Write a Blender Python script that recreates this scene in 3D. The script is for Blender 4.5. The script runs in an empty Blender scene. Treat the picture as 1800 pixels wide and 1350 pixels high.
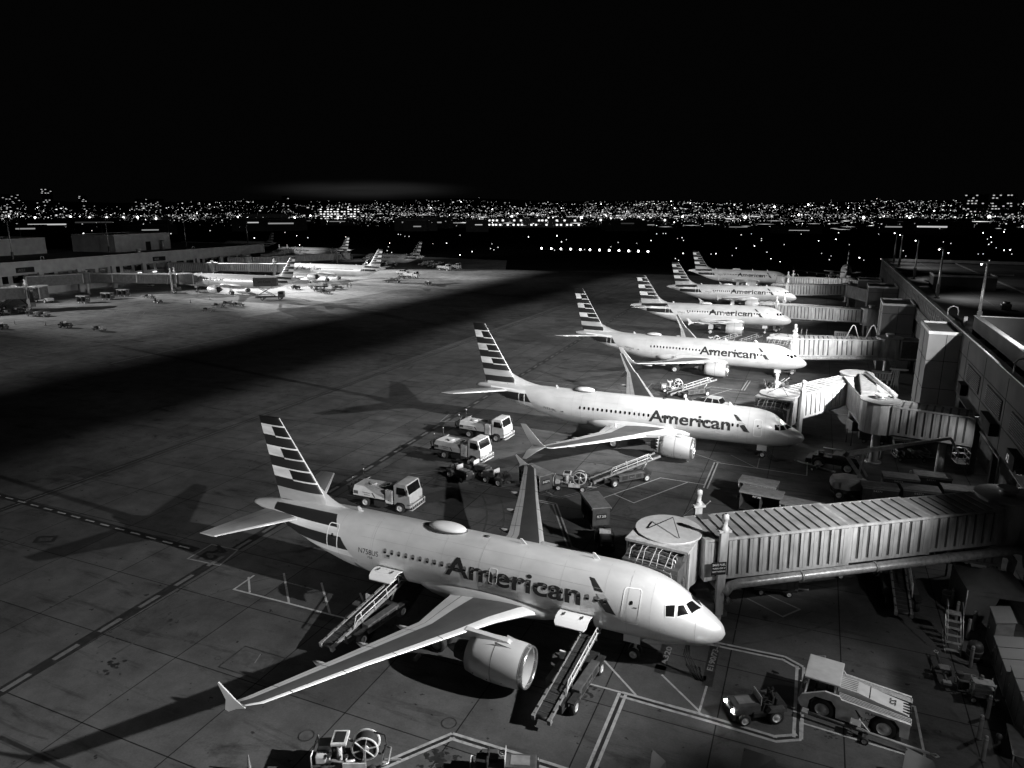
import bpy, bmesh, math, random
from mathutils import Vector, Matrix
PI = math.pi
random.seed(7)
sc = bpy.context.scene
col = sc.collection

# ------------------------------------------------------------------ camera
CAM = Vector((3.439, -36.987, 26.082)); FPX = 1245.8; YAW = 1.991; PITCH = -0.243
DIR = Vector((math.cos(PITCH)*math.cos(YAW), math.cos(PITCH)*math.sin(YAW), math.sin(PITCH)))
RT = DIR.cross(Vector((0, 0, 1))).normalized(); UP = RT.cross(DIR)
cam_d = bpy.data.cameras.new('camera'); cam = bpy.data.objects.new('camera', cam_d); col.objects.link(cam)
cam.matrix_world = Matrix(((RT.x, UP.x, -DIR.x, CAM.x), (RT.y, UP.y, -DIR.y, CAM.y), (RT.z, UP.z, -DIR.z, CAM.z), (0, 0, 0, 1)))
cam_d.sensor_width = 36; cam_d.lens = 36*FPX/1800; cam_d.clip_start = .5; cam_d.clip_end = 30000
sc.camera = cam
def G(px, py, z=0.0):
    """the point at height z that the photograph shows at pixel px, py"""
    v = DIR + RT*((px-900)/FPX) - UP*((py-675)/FPX)
    return CAM + v*((z-CAM.z)/v.z)

# ------------------------------------------------------------------ world, exposure
w = bpy.data.worlds.new('World'); sc.world = w; w.use_nodes = True
nt = w.node_tree; nt.nodes.clear()
wo = nt.nodes.new('ShaderNodeOutputWorld'); bg = nt.nodes.new('ShaderNodeBackground')
sky = nt.nodes.new('ShaderNodeTexSky'); sky.sky_type = 'NISHITA'; sky.sun_disc = False
sky.sun_elevation = math.radians(-4); sky.sun_rotation = math.radians(200)
bw = nt.nodes.new('ShaderNodeRGBToBW'); nt.links.new(sky.outputs[0], bw.inputs[0])
mul = nt.nodes.new('ShaderNodeMath'); mul.operation = 'MULTIPLY_ADD'; mul.inputs[1].default_value = .002; mul.inputs[2].default_value = .0011
nt.links.new(bw.outputs[0], mul.inputs[0])
# faint glow of the city behind the horizon cloud
tc = nt.nodes.new('ShaderNodeTexCoord')
gv = Vector((math.cos(YAW+.2), math.sin(YAW+.2), .024)).normalized()
sub = nt.nodes.new('ShaderNodeVectorMath'); sub.operation = 'SUBTRACT'; sub.inputs[1].default_value = gv
nt.links.new(tc.outputs['Generated'], sub.inputs[0])
scl = nt.nodes.new('ShaderNodeVectorMath'); scl.operation = 'MULTIPLY'; scl.inputs[1].default_value = (7, 7, 75)
nt.links.new(sub.outputs[0], scl.inputs[0])
ln = nt.nodes.new('ShaderNodeVectorMath'); ln.operation = 'LENGTH'; nt.links.new(scl.outputs[0], ln.inputs[0])
mr = nt.nodes.new('ShaderNodeMapRange'); mr.interpolation_type = 'SMOOTHERSTEP'
mr.inputs[1].default_value = 0; mr.inputs[2].default_value = 1.25; mr.inputs[3].default_value = .026; mr.inputs[4].default_value = 0
nt.links.new(ln.outputs['Value'], mr.inputs[0])
nz = nt.nodes.new('ShaderNodeTexNoise'); nz.inputs['Scale'].default_value = 6
mp = nt.nodes.new('ShaderNodeMapping'); mp.inputs['Scale'].default_value = (1, 1, 14); nt.links.new(tc.outputs['Generated'], mp.inputs[0]); nt.links.new(mp.outputs[0], nz.inputs[0])
m2 = nt.nodes.new('ShaderNodeMath'); m2.operation = 'MULTIPLY'; nt.links.new(mr.outputs[0], m2.inputs[0]); nt.links.new(nz.outputs[0], m2.inputs[1])
ad = nt.nodes.new('ShaderNodeMath'); ad.operation = 'ADD'; nt.links.new(mul.outputs[0], ad.inputs[0]); nt.links.new(m2.outputs[0], ad.inputs[1])
nt.links.new(ad.outputs[0], bg.inputs[0]); bg.inputs[1].default_value = 1.0
nt.links.new(bg.outputs[0], wo.inputs[0])
sc.view_settings.view_transform = 'Standard'; sc.view_settings.look = 'None'
sc.view_settings.exposure = 0; sc.view_settings.gamma = 1; sc.view_settings.use_curve_mapping = False

# floodlight masts: (x, y, z, heading, depression, watts of each head, head headings, cone); poles stand on the concourse roofs, except the first, an added lamp with no pole
FLOODS = [
 (5, -120, 20, 111, 4.5, 430000, (0,), 24),  # added out of view, without a mast, to light the nearest fin
 (24.0, -4, 21.8, 179, 18, 160000, (0, 32), 52),
 (24.0, -4, 21.8, 141, 20, 100000, (0,), 46),
 (24.0, -4, 21.8, 167, 52, 20000, (0,), 34),
 (23.2, 29, 20.8, 170, 15, 330000, (-38, 0), 46),
 (23.2, 29, 20.8, 118, 19, 55000, (0,), 62),
 (19.6, 61, 19.6, 174, 16, 125000, (-42, 0, 36), 48),
 (19.0, 94, 19.6, 176, 16, 115000, (-42, 0, 38), 48),
 (18.6, 128, 19.6, 178, 18, 110000, (-42, 0, 42), 50),
 (18.2, 162, 19.6, 176, 18, 70000, (-42, 0, 40), 50),
 (17.0, 176, 19.6, 150, 18, 22000, (0,), 50),
 (-219, 62, 21.5, 40, 13, 150000, (-24, 8), 48),
 (-222.3, 100, 21.5, 24, 14, 120000, (0,), 44),
 (-226.2, 135, 21.7, 10, 13, 300000, (-16, 20), 36),
 (-232, 173, 21.9, 0, 13, 1000000, (-22, 10), 32),
 (-234, 208, 22, -6, 13, 900000, (-22, 12), 32),
 (-234, 208, 22, 95, 7, 130000, (-20, 14), 36),
]
for x, y, z, hd_, dp_, wt, heads, cone in FLOODS:
    for k in heads:
        ld = bpy.data.lights.new('floodlight', 'SPOT'); ld.energy = wt; ld.spot_size = math.radians(cone); ld.spot_blend = 1
        ld.shadow_soft_size = .3; lo = bpy.data.objects.new('floodlight', ld); col.objects.link(lo); lo.location = (x, y, z)
        a_, d_ = math.radians(hd_+k), math.radians(dp_)
        lo.rotation_euler = Vector((math.cos(a_)*math.cos(d_), math.sin(a_)*math.cos(d_), -math.sin(d_))).to_track_quat('-Z', 'Y').to_euler()
for x, y, z, wt in ((19.8, 61, 19.4, 900), (19.2, 94, 19.4, 1100), (18.8, 128, 19.4, 1100), (18.4, 162, 19.4, 900), (18.1, 176, 19.4, 700)):     # roof side heads of the same masts
    ld = bpy.data.lights.new('roof_lamp', 'SPOT'); ld.energy = wt*1.6; ld.spot_size = 2.2; ld.spot_blend = 1; ld.shadow_soft_size = .3
    lo = bpy.data.objects.new('roof_lamp', ld); col.objects.link(lo); lo.location = (x+1.4, y, z); lo.rotation_euler = Vector((.75, 0, -1)).to_track_quat('-Z', 'Y').to_euler()

WALL_LAMPS = [(-8, 420), (6, 420), (22, 260), (38, 200), (70, 200), (110, 200)]
for y, wt in WALL_LAMPS:
    ld = bpy.data.lights.new('wall_light', 'SPOT'); ld.energy = wt*1.9; ld.spot_size = 2.6; ld.spot_blend = .8; ld.shadow_soft_size = .15
    lo = bpy.data.objects.new('wall_light', ld); col.objects.link(lo); lo.location = (18.035-.0145*y-.75, y, 7.4); lo.rotation_euler = Vector((-.6, 0, -1)).to_track_quat('-Z', 'Y').to_euler()

# ------------------------------------------------------------------ materials
def mat(name, c, rough=.6, metal=0., var=.25, scale=3., bump=0., coat=0., detail=5., stretch=None):
    m = bpy.data.materials.new(name); m.use_nodes = True; t = m.node_tree; b = t.nodes['Principled BSDF']
    b.inputs['Base Color'].default_value = (c, c, c, 1); b.inputs['Roughness'].default_value = rough; b.inputs['Metallic'].default_value = metal
    if coat: b.inputs['Coat Weight'].default_value = coat; b.inputs['Coat Roughness'].default_value = .12
    if var or bump:
        n = t.nodes.new('ShaderNodeTexNoise'); n.inputs['Scale'].default_value = scale; n.inputs['Detail'].default_value = detail
        o = t.nodes.new('ShaderNodeTexCoord'); src = o.outputs['Object']
        if stretch:
            mpn = t.nodes.new('ShaderNodeMapping'); mpn.inputs['Scale'].default_value = stretch; t.links.new(src, mpn.inputs[0]); src = mpn.outputs[0]
        t.links.new(src, n.inputs['Vector'])
    if var:
        r = t.nodes.new('ShaderNodeMapRange'); r.inputs[1].default_value = .3; r.inputs[2].default_value = .7
        r.inputs[3].default_value = c*(1-var); r.inputs[4].default_value = min(1, c*(1+var))
        t.links.new(n.outputs[0], r.inputs[0]); t.links.new(r.outputs[0], b.inputs['Base Color'])
        r2 = t.nodes.new('ShaderNodeMapRange'); r2.inputs[3].default_value = min(1, rough+.12); r2.inputs[4].default_value = max(.05, rough-.1)
        t.links.new(n.outputs[0], r2.inputs[0]); t.links.new(r2.outputs[0], b.inputs['Roughness'])
    if bump:
        bp = t.nodes.new('ShaderNodeBump'); bp.inputs['Strength'].default_value = bump; bp.inputs['Distance'].default_value = .05
        t.links.new(n.outputs[0], bp.inputs['Height']); t.links.new(bp.outputs[0], b.inputs['Normal'])
    return m
def emis(name, s):
    m = bpy.data.materials.new(name); m.use_nodes = True; t = m.node_tree; t.nodes.clear()
    e = t.nodes.new('ShaderNodeEmission'); e.inputs[1].default_value = s; e.inputs[0].default_value = (1, 1, 1, 1)
    o = t.nodes.new('ShaderNodeOutputMaterial'); t.links.new(e.outputs[0], o.inputs[0])
    try: m.cycles.emission_sampling = 'NONE'
    except Exception: pass
    return m
M = {}
M['skin'] = mat('aircraft_paint', .66, .36, .3, .11, 1.1, coat=.3, stretch=(.5, 1, .8), detail=9.)
M['skin2'] = mat('aircraft_radome', .72, .35, 0, .04, .6, coat=.3)
M['slat'] = mat('wing_bare_metal', .78, .32, .35, .08, 1.2)
M['box'] = mat('wing_grey', .065, .5, .1, .15, .8)
M['flap'] = mat('flap_grey', .45, .5, .1, .1, 1.)
M['seam'] = mat('panel_seam', .06, .6, 0, 0)
M['stab'] = mat('tailplane_grey', .27, .5, .1, .12, 1.)
M['title'] = mat('title_paint', .012, .65, 0, 0)
M['tdark'] = mat('tail_dark_stripe', .022, .35, 0, 0, coat=.3)
M['tdark2'] = mat('tail_darker_stripe', .012, .35, 0, 0, coat=.3)
M['tlight'] = mat('tail_light_stripe', .7, .4, 0, .35, .5, stretch=(.6, .3, 3))
M['tmid'] = mat('tail_grey_stripe', .38, .4, 0, .2, .6, stretch=(.6, .3, 3))
M['outline'] = mat('door_outline_paint', .85, .4, 0, 0)
M['glass'] = mat('dark_glass', .008, .08, 0, 0)
M['shade'] = mat('window_shade', .16, .4, 0, 0)
M['chrome'] = mat('inlet_lip_metal', .75, .18, .9, .05, 2)
M['fan'] = mat('fan_blade_metal', .12, .35, .8, .1, 2)
M['tyre'] = mat('tyre_rubber', .018, .8, 0, .2, 6)
M['hub'] = mat('wheel_hub', .55, .4, .3, .2, 9)
M['strut'] = mat('strut_metal', .35, .35, .6, .25, 4)
M['dark'] = mat('dark_machinery', .03, .55, .2, .4, 5)
M['black'] = mat('black_recess', .004, .9, 0, 0)
M['steel'] = mat('galvanised_steel', .42, .4, .5, .25, 4)
M['bridge'] = mat('bridge_paint', .42, .5, 0, .3, 2.6, stretch=(1, 1, .25))
M['groove_shade'] = mat('bridge_groove_shade', .08, .6, 0, .2, 2.)  # darker colour stands in for the shade between the ribs
M['bridge_roof'] = mat('bridge_roof_paint', .3, .6, 0, .3, .9)
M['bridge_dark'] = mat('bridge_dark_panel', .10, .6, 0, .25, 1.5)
M['white'] = mat('white_paint', .52, .4, 0, .1, 2.5, coat=.2)
M['cream'] = mat('dirty_white_paint', .5, .5, 0, .25, 2.5)
M['grey'] = mat('grey_paint', .2, .5, 0, .25, 2.5)
M['dgrey'] = mat('dark_grey_paint', .07, .5, 0, .3, 2.5)
M['belt'] = mat('rubber_belt', .028, .75, 0, .3, 3)
M['wallc'] = mat('precast_wall', .085, .8, 0, .18, .5, bump=.1)
M['wallp'] = mat('pale_precast_wall', .34, .8, 0, .15, .5)
M['wall2'] = mat('dark_fascia_wall', .05, .8, 0, .2, .4, bump=.1)
M['tower'] = mat('tower_panel', .17, .75, 0, .12, .5)
M['coping'] = mat('metal_coping', .5, .4, .4, .2, .7)
M['roof'] = mat('roof_membrane', .16, .75, 0, .35, .22, bump=.2)
M['seat'] = mat('seat_vinyl', .7, .6, 0, .1, 3)
M['tent'] = mat('tent_canvas', .09, .8, 0, .2, 1, bump=.1)
M['duct'] = mat('insulated_duct', .42, .35, .3, .3, 4, bump=.3)
M['lampglow'] = emis('lamp_glow', 14)
M['lampsoft'] = emis('lamp_soft_glow', 4)
M['headlamp'] = emis('headlamp_glow', 60)
M['litpanel'] = emis('lit_panel', .55)
M['signlit'] = emis('lit_sign', .28)
M['dimsign'] = emis('dim_lit_sign', .035)
M['skinp'] = mat('face_skin', .25, .6, 0, 0)
M['cloth'] = mat('dark_workwear', .03, .85, 0, .2, 8)
M['vest'] = mat('pale_safety_vest', .3, .8, 0, .2, 8)

def ground_mat(name, base, joints=True, tone=.4, light_falloff=None):
    m = bpy.data.materials.new(name); m.use_nodes = True; t = m.node_tree; b = t.nodes['Principled BSDF']; L = t.links.new; N = t.nodes.new
    tcn = N('ShaderNodeTexCoord'); mpn = N('ShaderNodeMapping'); mpn.inputs['Rotation'].default_value = (0, 0, math.radians(-1.0))
    L(tcn.outputs['Object'], mpn.inputs[0]); v = mpn.outputs[0]
    def noise(sc_, det, lo, hi, a, c, vec=v, ro=.55, dist=0):
        n = N('ShaderNodeTexNoise'); n.inputs['Scale'].default_value = sc_; n.inputs['Detail'].default_value = det; n.inputs['Roughness'].default_value = ro; n.inputs['Distortion'].default_value = dist
        L(vec, n.inputs['Vector']); r = N('ShaderNodeMapRange'); r.inputs[1].default_value = lo; r.inputs[2].default_value = hi; r.inputs[3].default_value = a; r.inputs[4].default_value = c
        L(n.outputs[0], r.inputs[0]); return r.outputs[0]
    def mulm(a, c):
        q = N('ShaderNodeMath'); q.operation = 'MULTIPLY'
        for i, s in ((0, a), (1, c)):
            if isinstance(s, (int, float)): q.inputs[i].default_value = s
            else: L(s, q.inputs[i])
        return q.outputs[0]
    f = noise(.06, 6, .3, .7, 1-tone*.75, 1+tone*.75)
    f = mulm(f, noise(.45, 9, .3, .7, 1.3, .7, ro=.68))
    f = mulm(f, noise(9, 4, .3, .7, .9, 1.1))
    st = N('ShaderNodeMapping'); st.inputs['Scale'].default_value = (.25, 1.3, 1); L(v, st.inputs[0])
    f = mulm(f, noise(.55, 8, .54, .70, 1., .38, vec=st.outputs[0], ro=.7, dist=.4))      # oil streaks
    f = mulm(f, noise(1.7, 3, .68, .71, 1., .3)); f = mulm(f, noise(.16, 10, .60, .70, 1., .35, ro=.75, dist=.6))   # spots and spills
    if joints:
        # per-slab tone and dark joints
        sn = N('ShaderNodeVectorMath'); sn.operation = 'SUBTRACT'; sn.inputs[1].default_value = (.2, 1.3, 0); L(v, sn.inputs[0])
        dv = N('ShaderNodeVectorMath'); dv.operation = 'DIVIDE'; dv.inputs[1].default_value = (6.1, 6.0, 1000); L(sn.outputs[0], dv.inputs[0])
        fl = N('ShaderNodeVectorMath'); fl.operation = 'FLOOR'; L(dv.outputs[0], fl.inputs[0])
        wn = N('ShaderNodeTexWhiteNoise'); L(fl.outputs[0], wn.inputs['Vector'])
        r = N('ShaderNodeMapRange'); r.inputs[3].default_value = .88; r.inputs[4].default_value = 1.12; L(wn.outputs['Value'], r.inputs[0]); f = mulm(f, r.outputs[0])
        sx = N('ShaderNodeSeparateXYZ'); fr = N('ShaderNodeVectorMath'); fr.operation = 'FRACTION'; L(dv.outputs[0], fr.inputs[0]); L(fr.outputs[0], sx.inputs[0])
        for o in ('X', 'Y'):
            a = N('ShaderNodeMath'); a.operation = 'SUBTRACT'; a.inputs[1].default_value = .5; L(sx.outputs[o], a.inputs[0])
            c = N('ShaderNodeMath'); c.operation = 'ABSOLUTE'; L(a.outputs[0], c.inputs[0])
            r = N('ShaderNodeMapRange'); r.inputs[1].default_value = .4935; r.inputs[2].default_value = .4955; r.inputs[3].default_value = 1; r.inputs[4].default_value = .16
            L(c.outputs[0], r.inputs[0]); f = mulm(f, r.outputs[0])
    if light_falloff:      # lamp falloff painted into the colour: lane darkens unevenly away from either apron
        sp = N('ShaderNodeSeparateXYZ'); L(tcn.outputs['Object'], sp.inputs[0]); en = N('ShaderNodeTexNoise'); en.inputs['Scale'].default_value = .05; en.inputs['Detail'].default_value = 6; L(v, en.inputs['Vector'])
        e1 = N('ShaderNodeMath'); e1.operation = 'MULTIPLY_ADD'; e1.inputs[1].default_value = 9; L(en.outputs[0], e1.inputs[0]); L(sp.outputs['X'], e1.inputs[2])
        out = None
        for x0, x1, b0 in light_falloff:
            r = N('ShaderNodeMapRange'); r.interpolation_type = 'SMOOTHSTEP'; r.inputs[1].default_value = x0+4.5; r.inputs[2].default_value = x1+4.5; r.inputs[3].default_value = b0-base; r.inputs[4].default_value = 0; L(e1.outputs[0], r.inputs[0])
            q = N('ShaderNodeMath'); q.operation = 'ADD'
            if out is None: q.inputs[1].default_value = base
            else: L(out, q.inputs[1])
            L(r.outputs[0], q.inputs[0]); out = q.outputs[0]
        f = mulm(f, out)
    else: f = mulm(f, base)
    L(f, b.inputs['Base Color'])
    L(noise(.8, 5, .3, .7, .7, .85), b.inputs['Roughness']); b.inputs['Specular IOR Level'].default_value = .12 if joints else 0
    return m
M['apron'] = ground_mat('apron_concrete', .076)
M['taxi'] = ground_mat('taxiway_light_falloff', .011, joints=False, light_falloff=((-124, -101, .30), (-67, -80, .074)))  # near-black lane colour stands in for the lamps falling off
M['apron2'] = ground_mat('pale_apron_concrete', .34)
M['apron3'] = ground_mat('worn_taxilane_concrete', .034)
M['field'] = ground_mat('dark_field', .02, joints=False)
def paint(name, c, wear=.5):
    m = mat(name, c, .6, 0, .2, 3.)
    t = m.node_tree; b = t.nodes['Principled BSDF']
    n = t.nodes.new('ShaderNodeTexNoise'); n.inputs['Scale'].default_value = 2.2; n.inputs['Detail'].default_value = 9; n.inputs['Roughness'].default_value = .7
    o = t.nodes.new('ShaderNodeTexCoord'); t.links.new(o.outputs['Object'], n.inputs['Vector'])
    r = t.nodes.new('ShaderNodeMapRange'); r.inputs[1].default_value = .36; r.inputs[2].default_value = .5; r.inputs[3].default_value = 1-wear; r.inputs[4].default_value = 1
    t.links.new(n.outputs[0], r.inputs[0])
    mx = t.nodes.new('ShaderNodeMix'); mx.data_type = 'RGBA'; mx.inputs['A'].default_value = (.08, .08, .08, 1)
    src = b.inputs['Base Color'].links[0].from_socket
    t.links.new(r.outputs[0], mx.inputs['Factor']); t.links.new(src, mx.inputs['B']); t.links.new(mx.outputs['Result'], b.inputs['Base Color'])
    return m
M['pwhite'] = paint('white_road_paint', .36)
M['pdim'] = paint('worn_pale_paint', .2, .6)
M['pdash'] = paint('faded_dash_paint', .13, .4)
M['pblack'] = paint('black_road_paint', .015, .25)
M['oil'] = mat('oil_stain', .022, .5, 0, .5, 2)
M['skid'] = mat('tyre_mark', .045, .9, 0, .3, 1.5)
M['pred'] = paint('dark_red_road_paint', .012, .3)

# ------------------------------------------------------------------ mesh helpers
class MB:
    def __init__(s, X=None):
        s.v = []; s.f = []; s.mi = []; s.sm = []; s.mats = []; s.X = X
    def mid(s, m):
        if isinstance(m, str): m = M[m]
        if m not in s.mats: s.mats.append(m)
        return s.mats.index(m)
    def add(s, vs, fs, m, smooth=False, X=None):
        o = len(s.v)
        for p in vs:
            p = Vector(p)
            if X is not None: p = X @ p
            if s.X is not None: p = s.X @ p
            s.v.append(p[:])
        k = s.mid(m)
        for f in fs: s.f.append([a+o for a in f]); s.mi.append(k); s.sm.append(smooth)
    def box(s, c, d, m, rz=0, X=None, taper=None):
        x, y, z = d[0]/2, d[1]/2, d[2]/2; t = taper or (1, 1)
        vs = [(-x, -y, -z), (x, -y, -z), (x, y, -z), (-x, y, -z), (-x*t[0], -y*t[1], z), (x*t[0], -y*t[1], z), (x*t[0], y*t[1], z), (-x*t[0], y*t[1], z)]
        Y = Matrix.Translation(c) @ Matrix.Rotation(rz, 4, 'Z')
        if X is not None: Y = X @ Y
        s.add(vs, [(0, 3, 2, 1), (4, 5, 6, 7), (0, 1, 5, 4), (1, 2, 6, 5), (2, 3, 7, 6), (3, 0, 4, 7)], m, X=Y)
    def bbox(s, c, d, m, b=.04, rz=0):
        """box with bevelled edges"""
        bm = bmesh.new(); bmesh.ops.create_cube(bm, size=1)
        for v in bm.verts: v.co = Vector((v.co.x*d[0], v.co.y*d[1], v.co.z*d[2]))
        bmesh.ops.bevel(bm, geom=bm.edges[:], offset=min(b, min(d)*.45), segments=2, profile=.6, affect='EDGES')
        s.addbm(bm, m, Matrix.Translation(c) @ Matrix.Rotation(rz, 4, 'Z'))
    def addbm(s, bm, m, X=None, smooth=False):
        bm.verts.index_update()
        s.add([v.co.copy() for v in bm.verts], [[v.index for v in f.verts] for f in bm.faces], m, smooth, X); bm.free()
    def beam(s, a, b, w, h, m):
        a, b = Vector(a), Vector(b); d = b-a; L = d.length
        if L < 1e-6: return
        q = d.to_track_quat('X', 'Z').to_matrix().to_4x4()
        s.box((L/2, 0, 0), (L, w, h), m, X=Matrix.Translation(a) @ q)
    def cyl(s, a, b, r0, r1=None, m='steel', n=12, cap=True, smooth=True):
        r1 = r0 if r1 is None else r1
        a, b = Vector(a), Vector(b); d = b-a
        if d.length < 1e-6: return
        q = d.to_track_quat('Z', 'Y').to_matrix(); vs = []
        for p, r in ((a, r0), (b, r1)):
            for i in range(n):
                t = 2*PI*i/n; vs.append(p + q @ Vector((math.cos(t)*r, math.sin(t)*r, 0)))
        s.add(vs, [(i, (i+1) % n, n+(i+1) % n, n+i) for i in range(n)], m, smooth)
        if cap: s.add(vs, [list(range(n))[::-1], list(range(n, 2*n))], m)
    def tube(s, pts, r, m, n=8, smooth=True, closed=False):
        pts = [Vector(p) for p in pts]; rings = []
        N = len(pts)
        for i, p in enumerate(pts):
            if closed: t = pts[(i+1) % N]-pts[i-1]
            else: t = pts[min(i+1, N-1)]-pts[max(i-1, 0)]
            q = t.to_track_quat('Z', 'Y').to_matrix()
            rr = r[i] if isinstance(r, (list, tuple)) else r
            rings.append([p + q @ Vector((math.cos(2*PI*k/n)*rr, math.sin(2*PI*k/n)*rr, 0)) for k in range(n)])
        s.loft(rings, m, smooth=smooth, wrap=closed)
    def loft(s, rings, m, smooth=True, cap=True, wrap=False, closed=True):
        n = len(rings[0]); vs = [p for r in rings for p in r]; fs = []
        R_ = len(rings)
        for i in range(R_ if wrap else R_-1):
            j = (i+1) % R_
            for k in range(n if closed else n-1):
                fs.append((i*n+k, i*n+(k+1) % n, j*n+(k+1) % n, j*n+k))
        s.add(vs, fs, m, smooth)
        if cap and not wrap:
            s.add(rings[0], [list(range(n))[::-1]], m); s.add(rings[-1], [list(range(n))], m)
    def lathe(s, prof, m, c=(0, 0, 0), axis='Z', n=20, smooth=True, X=None):
        vs = []; q = {'Z': Matrix.Identity(3), 'X': Matrix(((0, 0, 1), (0, 1, 0), (-1, 0, 0))), 'Y': Matrix(((1, 0, 0), (0, 0, 1), (0, -1, 0)))}[axis]
        for r, h in prof:
            for i in range(n):
                t = 2*PI*i/n; vs.append(Vector(c) + q @ Vector((math.cos(t)*r, math.sin(t)*r, h)))
        fs = [(i*n+k, i*n+(k+1) % n, (i+1)*n+(k+1) % n, (i+1)*n+k) for i in range(len(prof)-1) for k in range(n)]
        s.add(vs, fs, m, smooth, X)
    def prism(s, poly, z0, z1, m, X=None):
        n = len(poly); vs = [(p[0], p[1], z0) for p in poly]+[(p[0], p[1], z1) for p in poly]
        s.add(vs, [list(range(n))[::-1], list(range(n, 2*n))]+[(i, (i+1) % n, n+(i+1) % n, n+i) for i in range(n)], m, X=X)
    def side(s, poly, y0, y1, m):
        """extrude a polygon given in (x, z) between y0 and y1"""
        n = len(poly); vs = [(p[0], y0, p[1]) for p in poly]+[(p[0], y1, p[1]) for p in poly]
        s.add(vs, [list(range(n)), list(range(n, 2*n))[::-1]]+[(i, n+i, n+(i+1) % n, (i+1) % n) for i in range(n)], m)
    def sphere(s, c, r, m, n=12, k=8, sq=(1, 1, 1)):
        prof = [(max(1e-4, math.sin(PI*i/k))*r, -math.cos(PI*i/k)*r) for i in range(k+1)]
        s.lathe(prof, m, (0, 0, 0), 'Z', n, X=Matrix.Translation(c) @ Matrix.Diagonal((*sq, 1)))
    def wheel(s, c, r, wd, axis='Y', hub='hub'):
        s.lathe([(r*.6, -wd/2), (r*.93, -wd/2), (r, -wd*.3), (r, wd*.3), (r*.93, wd/2), (r*.6, wd/2)], 'tyre', c, axis, 20)
        s.lathe([(.001, -wd*.44), (r*.25, -wd*.46), (r*.3, -wd*.36), (r*.55, -wd*.38), (r*.61, -wd/2)], hub, c, axis, 16)
        s.lathe([(r*.61, wd/2), (r*.55, wd*.38), (r*.3, wd*.36), (r*.25, wd*.46), (.001, wd*.44)], hub, c, axis, 16)
    def build(s, name, parent=None, fixn=True):
        me = bpy.data.meshes.new(name); me.from_pydata(s.v, [], s.f)
        for m in s.mats: me.materials.append(m)
        me.polygons.foreach_set('material_index', s.mi); me.polygons.foreach_set('use_smooth', s.sm)
        if fixn:
            bm = bmesh.new(); bm.from_mesh(me); bmesh.ops.remove_doubles(bm, verts=bm.verts, dist=1e-5); bmesh.ops.recalc_face_normals(bm, faces=bm.faces); bm.to_mesh(me); bm.free()
        me.update()
        o = bpy.data.objects.new(name, me); col.objects.link(o)
        if parent is not None: o.parent = parent
        return o
def tag(o, label=None, cat=None, group=None, kind=None):
    if label: o['label'] = label
    if cat: o['category'] = cat
    if group: o['group'] = group
    if kind: o['kind'] = kind
    return o
def thing(name, label, cat, loc=(0, 0, 0), rz=0, group=None):
    o = bpy.data.objects.new(name, None); col.objects.link(o); o.empty_display_size = .5
    o.location = (loc[0], loc[1], loc[2] if len(loc) > 2 else 0); o.rotation_euler = (0, 0, rz)
    return tag(o, label, cat, group)
def kids(o): return [c for c in bpy.data.objects if c.parent == o]
def dup(root, loc, rz, label, group=None):
    r = root.copy(); col.objects.link(r); r.location = (loc[0], loc[1], loc[2] if len(loc) > 2 else 0); r.rotation_euler = (0, 0, rz); r['label'] = label
    if group: r['group'] = group
    for ch in kids(root):
        c = ch.copy(); col.objects.link(c); c.parent = r
        for g in kids(ch):
            d = g.copy(); col.objects.link(d); d.parent = c
    return r
def structure(o): o['kind'] = 'structure'; return o
def hdg(a, b): return math.atan2(b[1]-a[1], b[0]-a[0])
_tc = {}
def text_mesh(s, bold=.0):
    """flat glyph mesh (verts, faces) of height 1 for capitals"""
    k = (s, bold)
    if k in _tc: return _tc[k]
    c = bpy.data.curves.new('txt', 'FONT'); c.body = s; c.size = 1; c.offset = bold; c.resolution_u = 4
    o = bpy.data.objects.new('txt', c); me = bpy.data.meshes.new_from_object(o)
    vs = [v.co.copy() for v in me.vertices]; fs = [list(p.vertices) for p in me.polygons]
    bpy.data.objects.remove(o); bpy.data.curves.remove(c); bpy.data.meshes.remove(me)
    x0 = min(v.x for v in vs); x1 = max(v.x for v in vs)
    h = .73
    _tc[k] = ([Vector(((v.x-x0)/h, v.y/h, 0)) for v in vs], fs, (x1-x0)/h); return _tc[k]
def put_text(mb, s, O, ux, uy, width, height, m, bold=.01, th=0):
    """flat lettering in the plane spanned by ux, uy with origin O"""
    vs, fs, wd = text_mesh(s, bold); O = Vector(O); ux = Vector(ux).normalized(); uy = Vector(uy).normalized()
    mb.add([O + ux*(v.x*width/wd) + uy*(v.y*height) for v in vs], fs, m)
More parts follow.
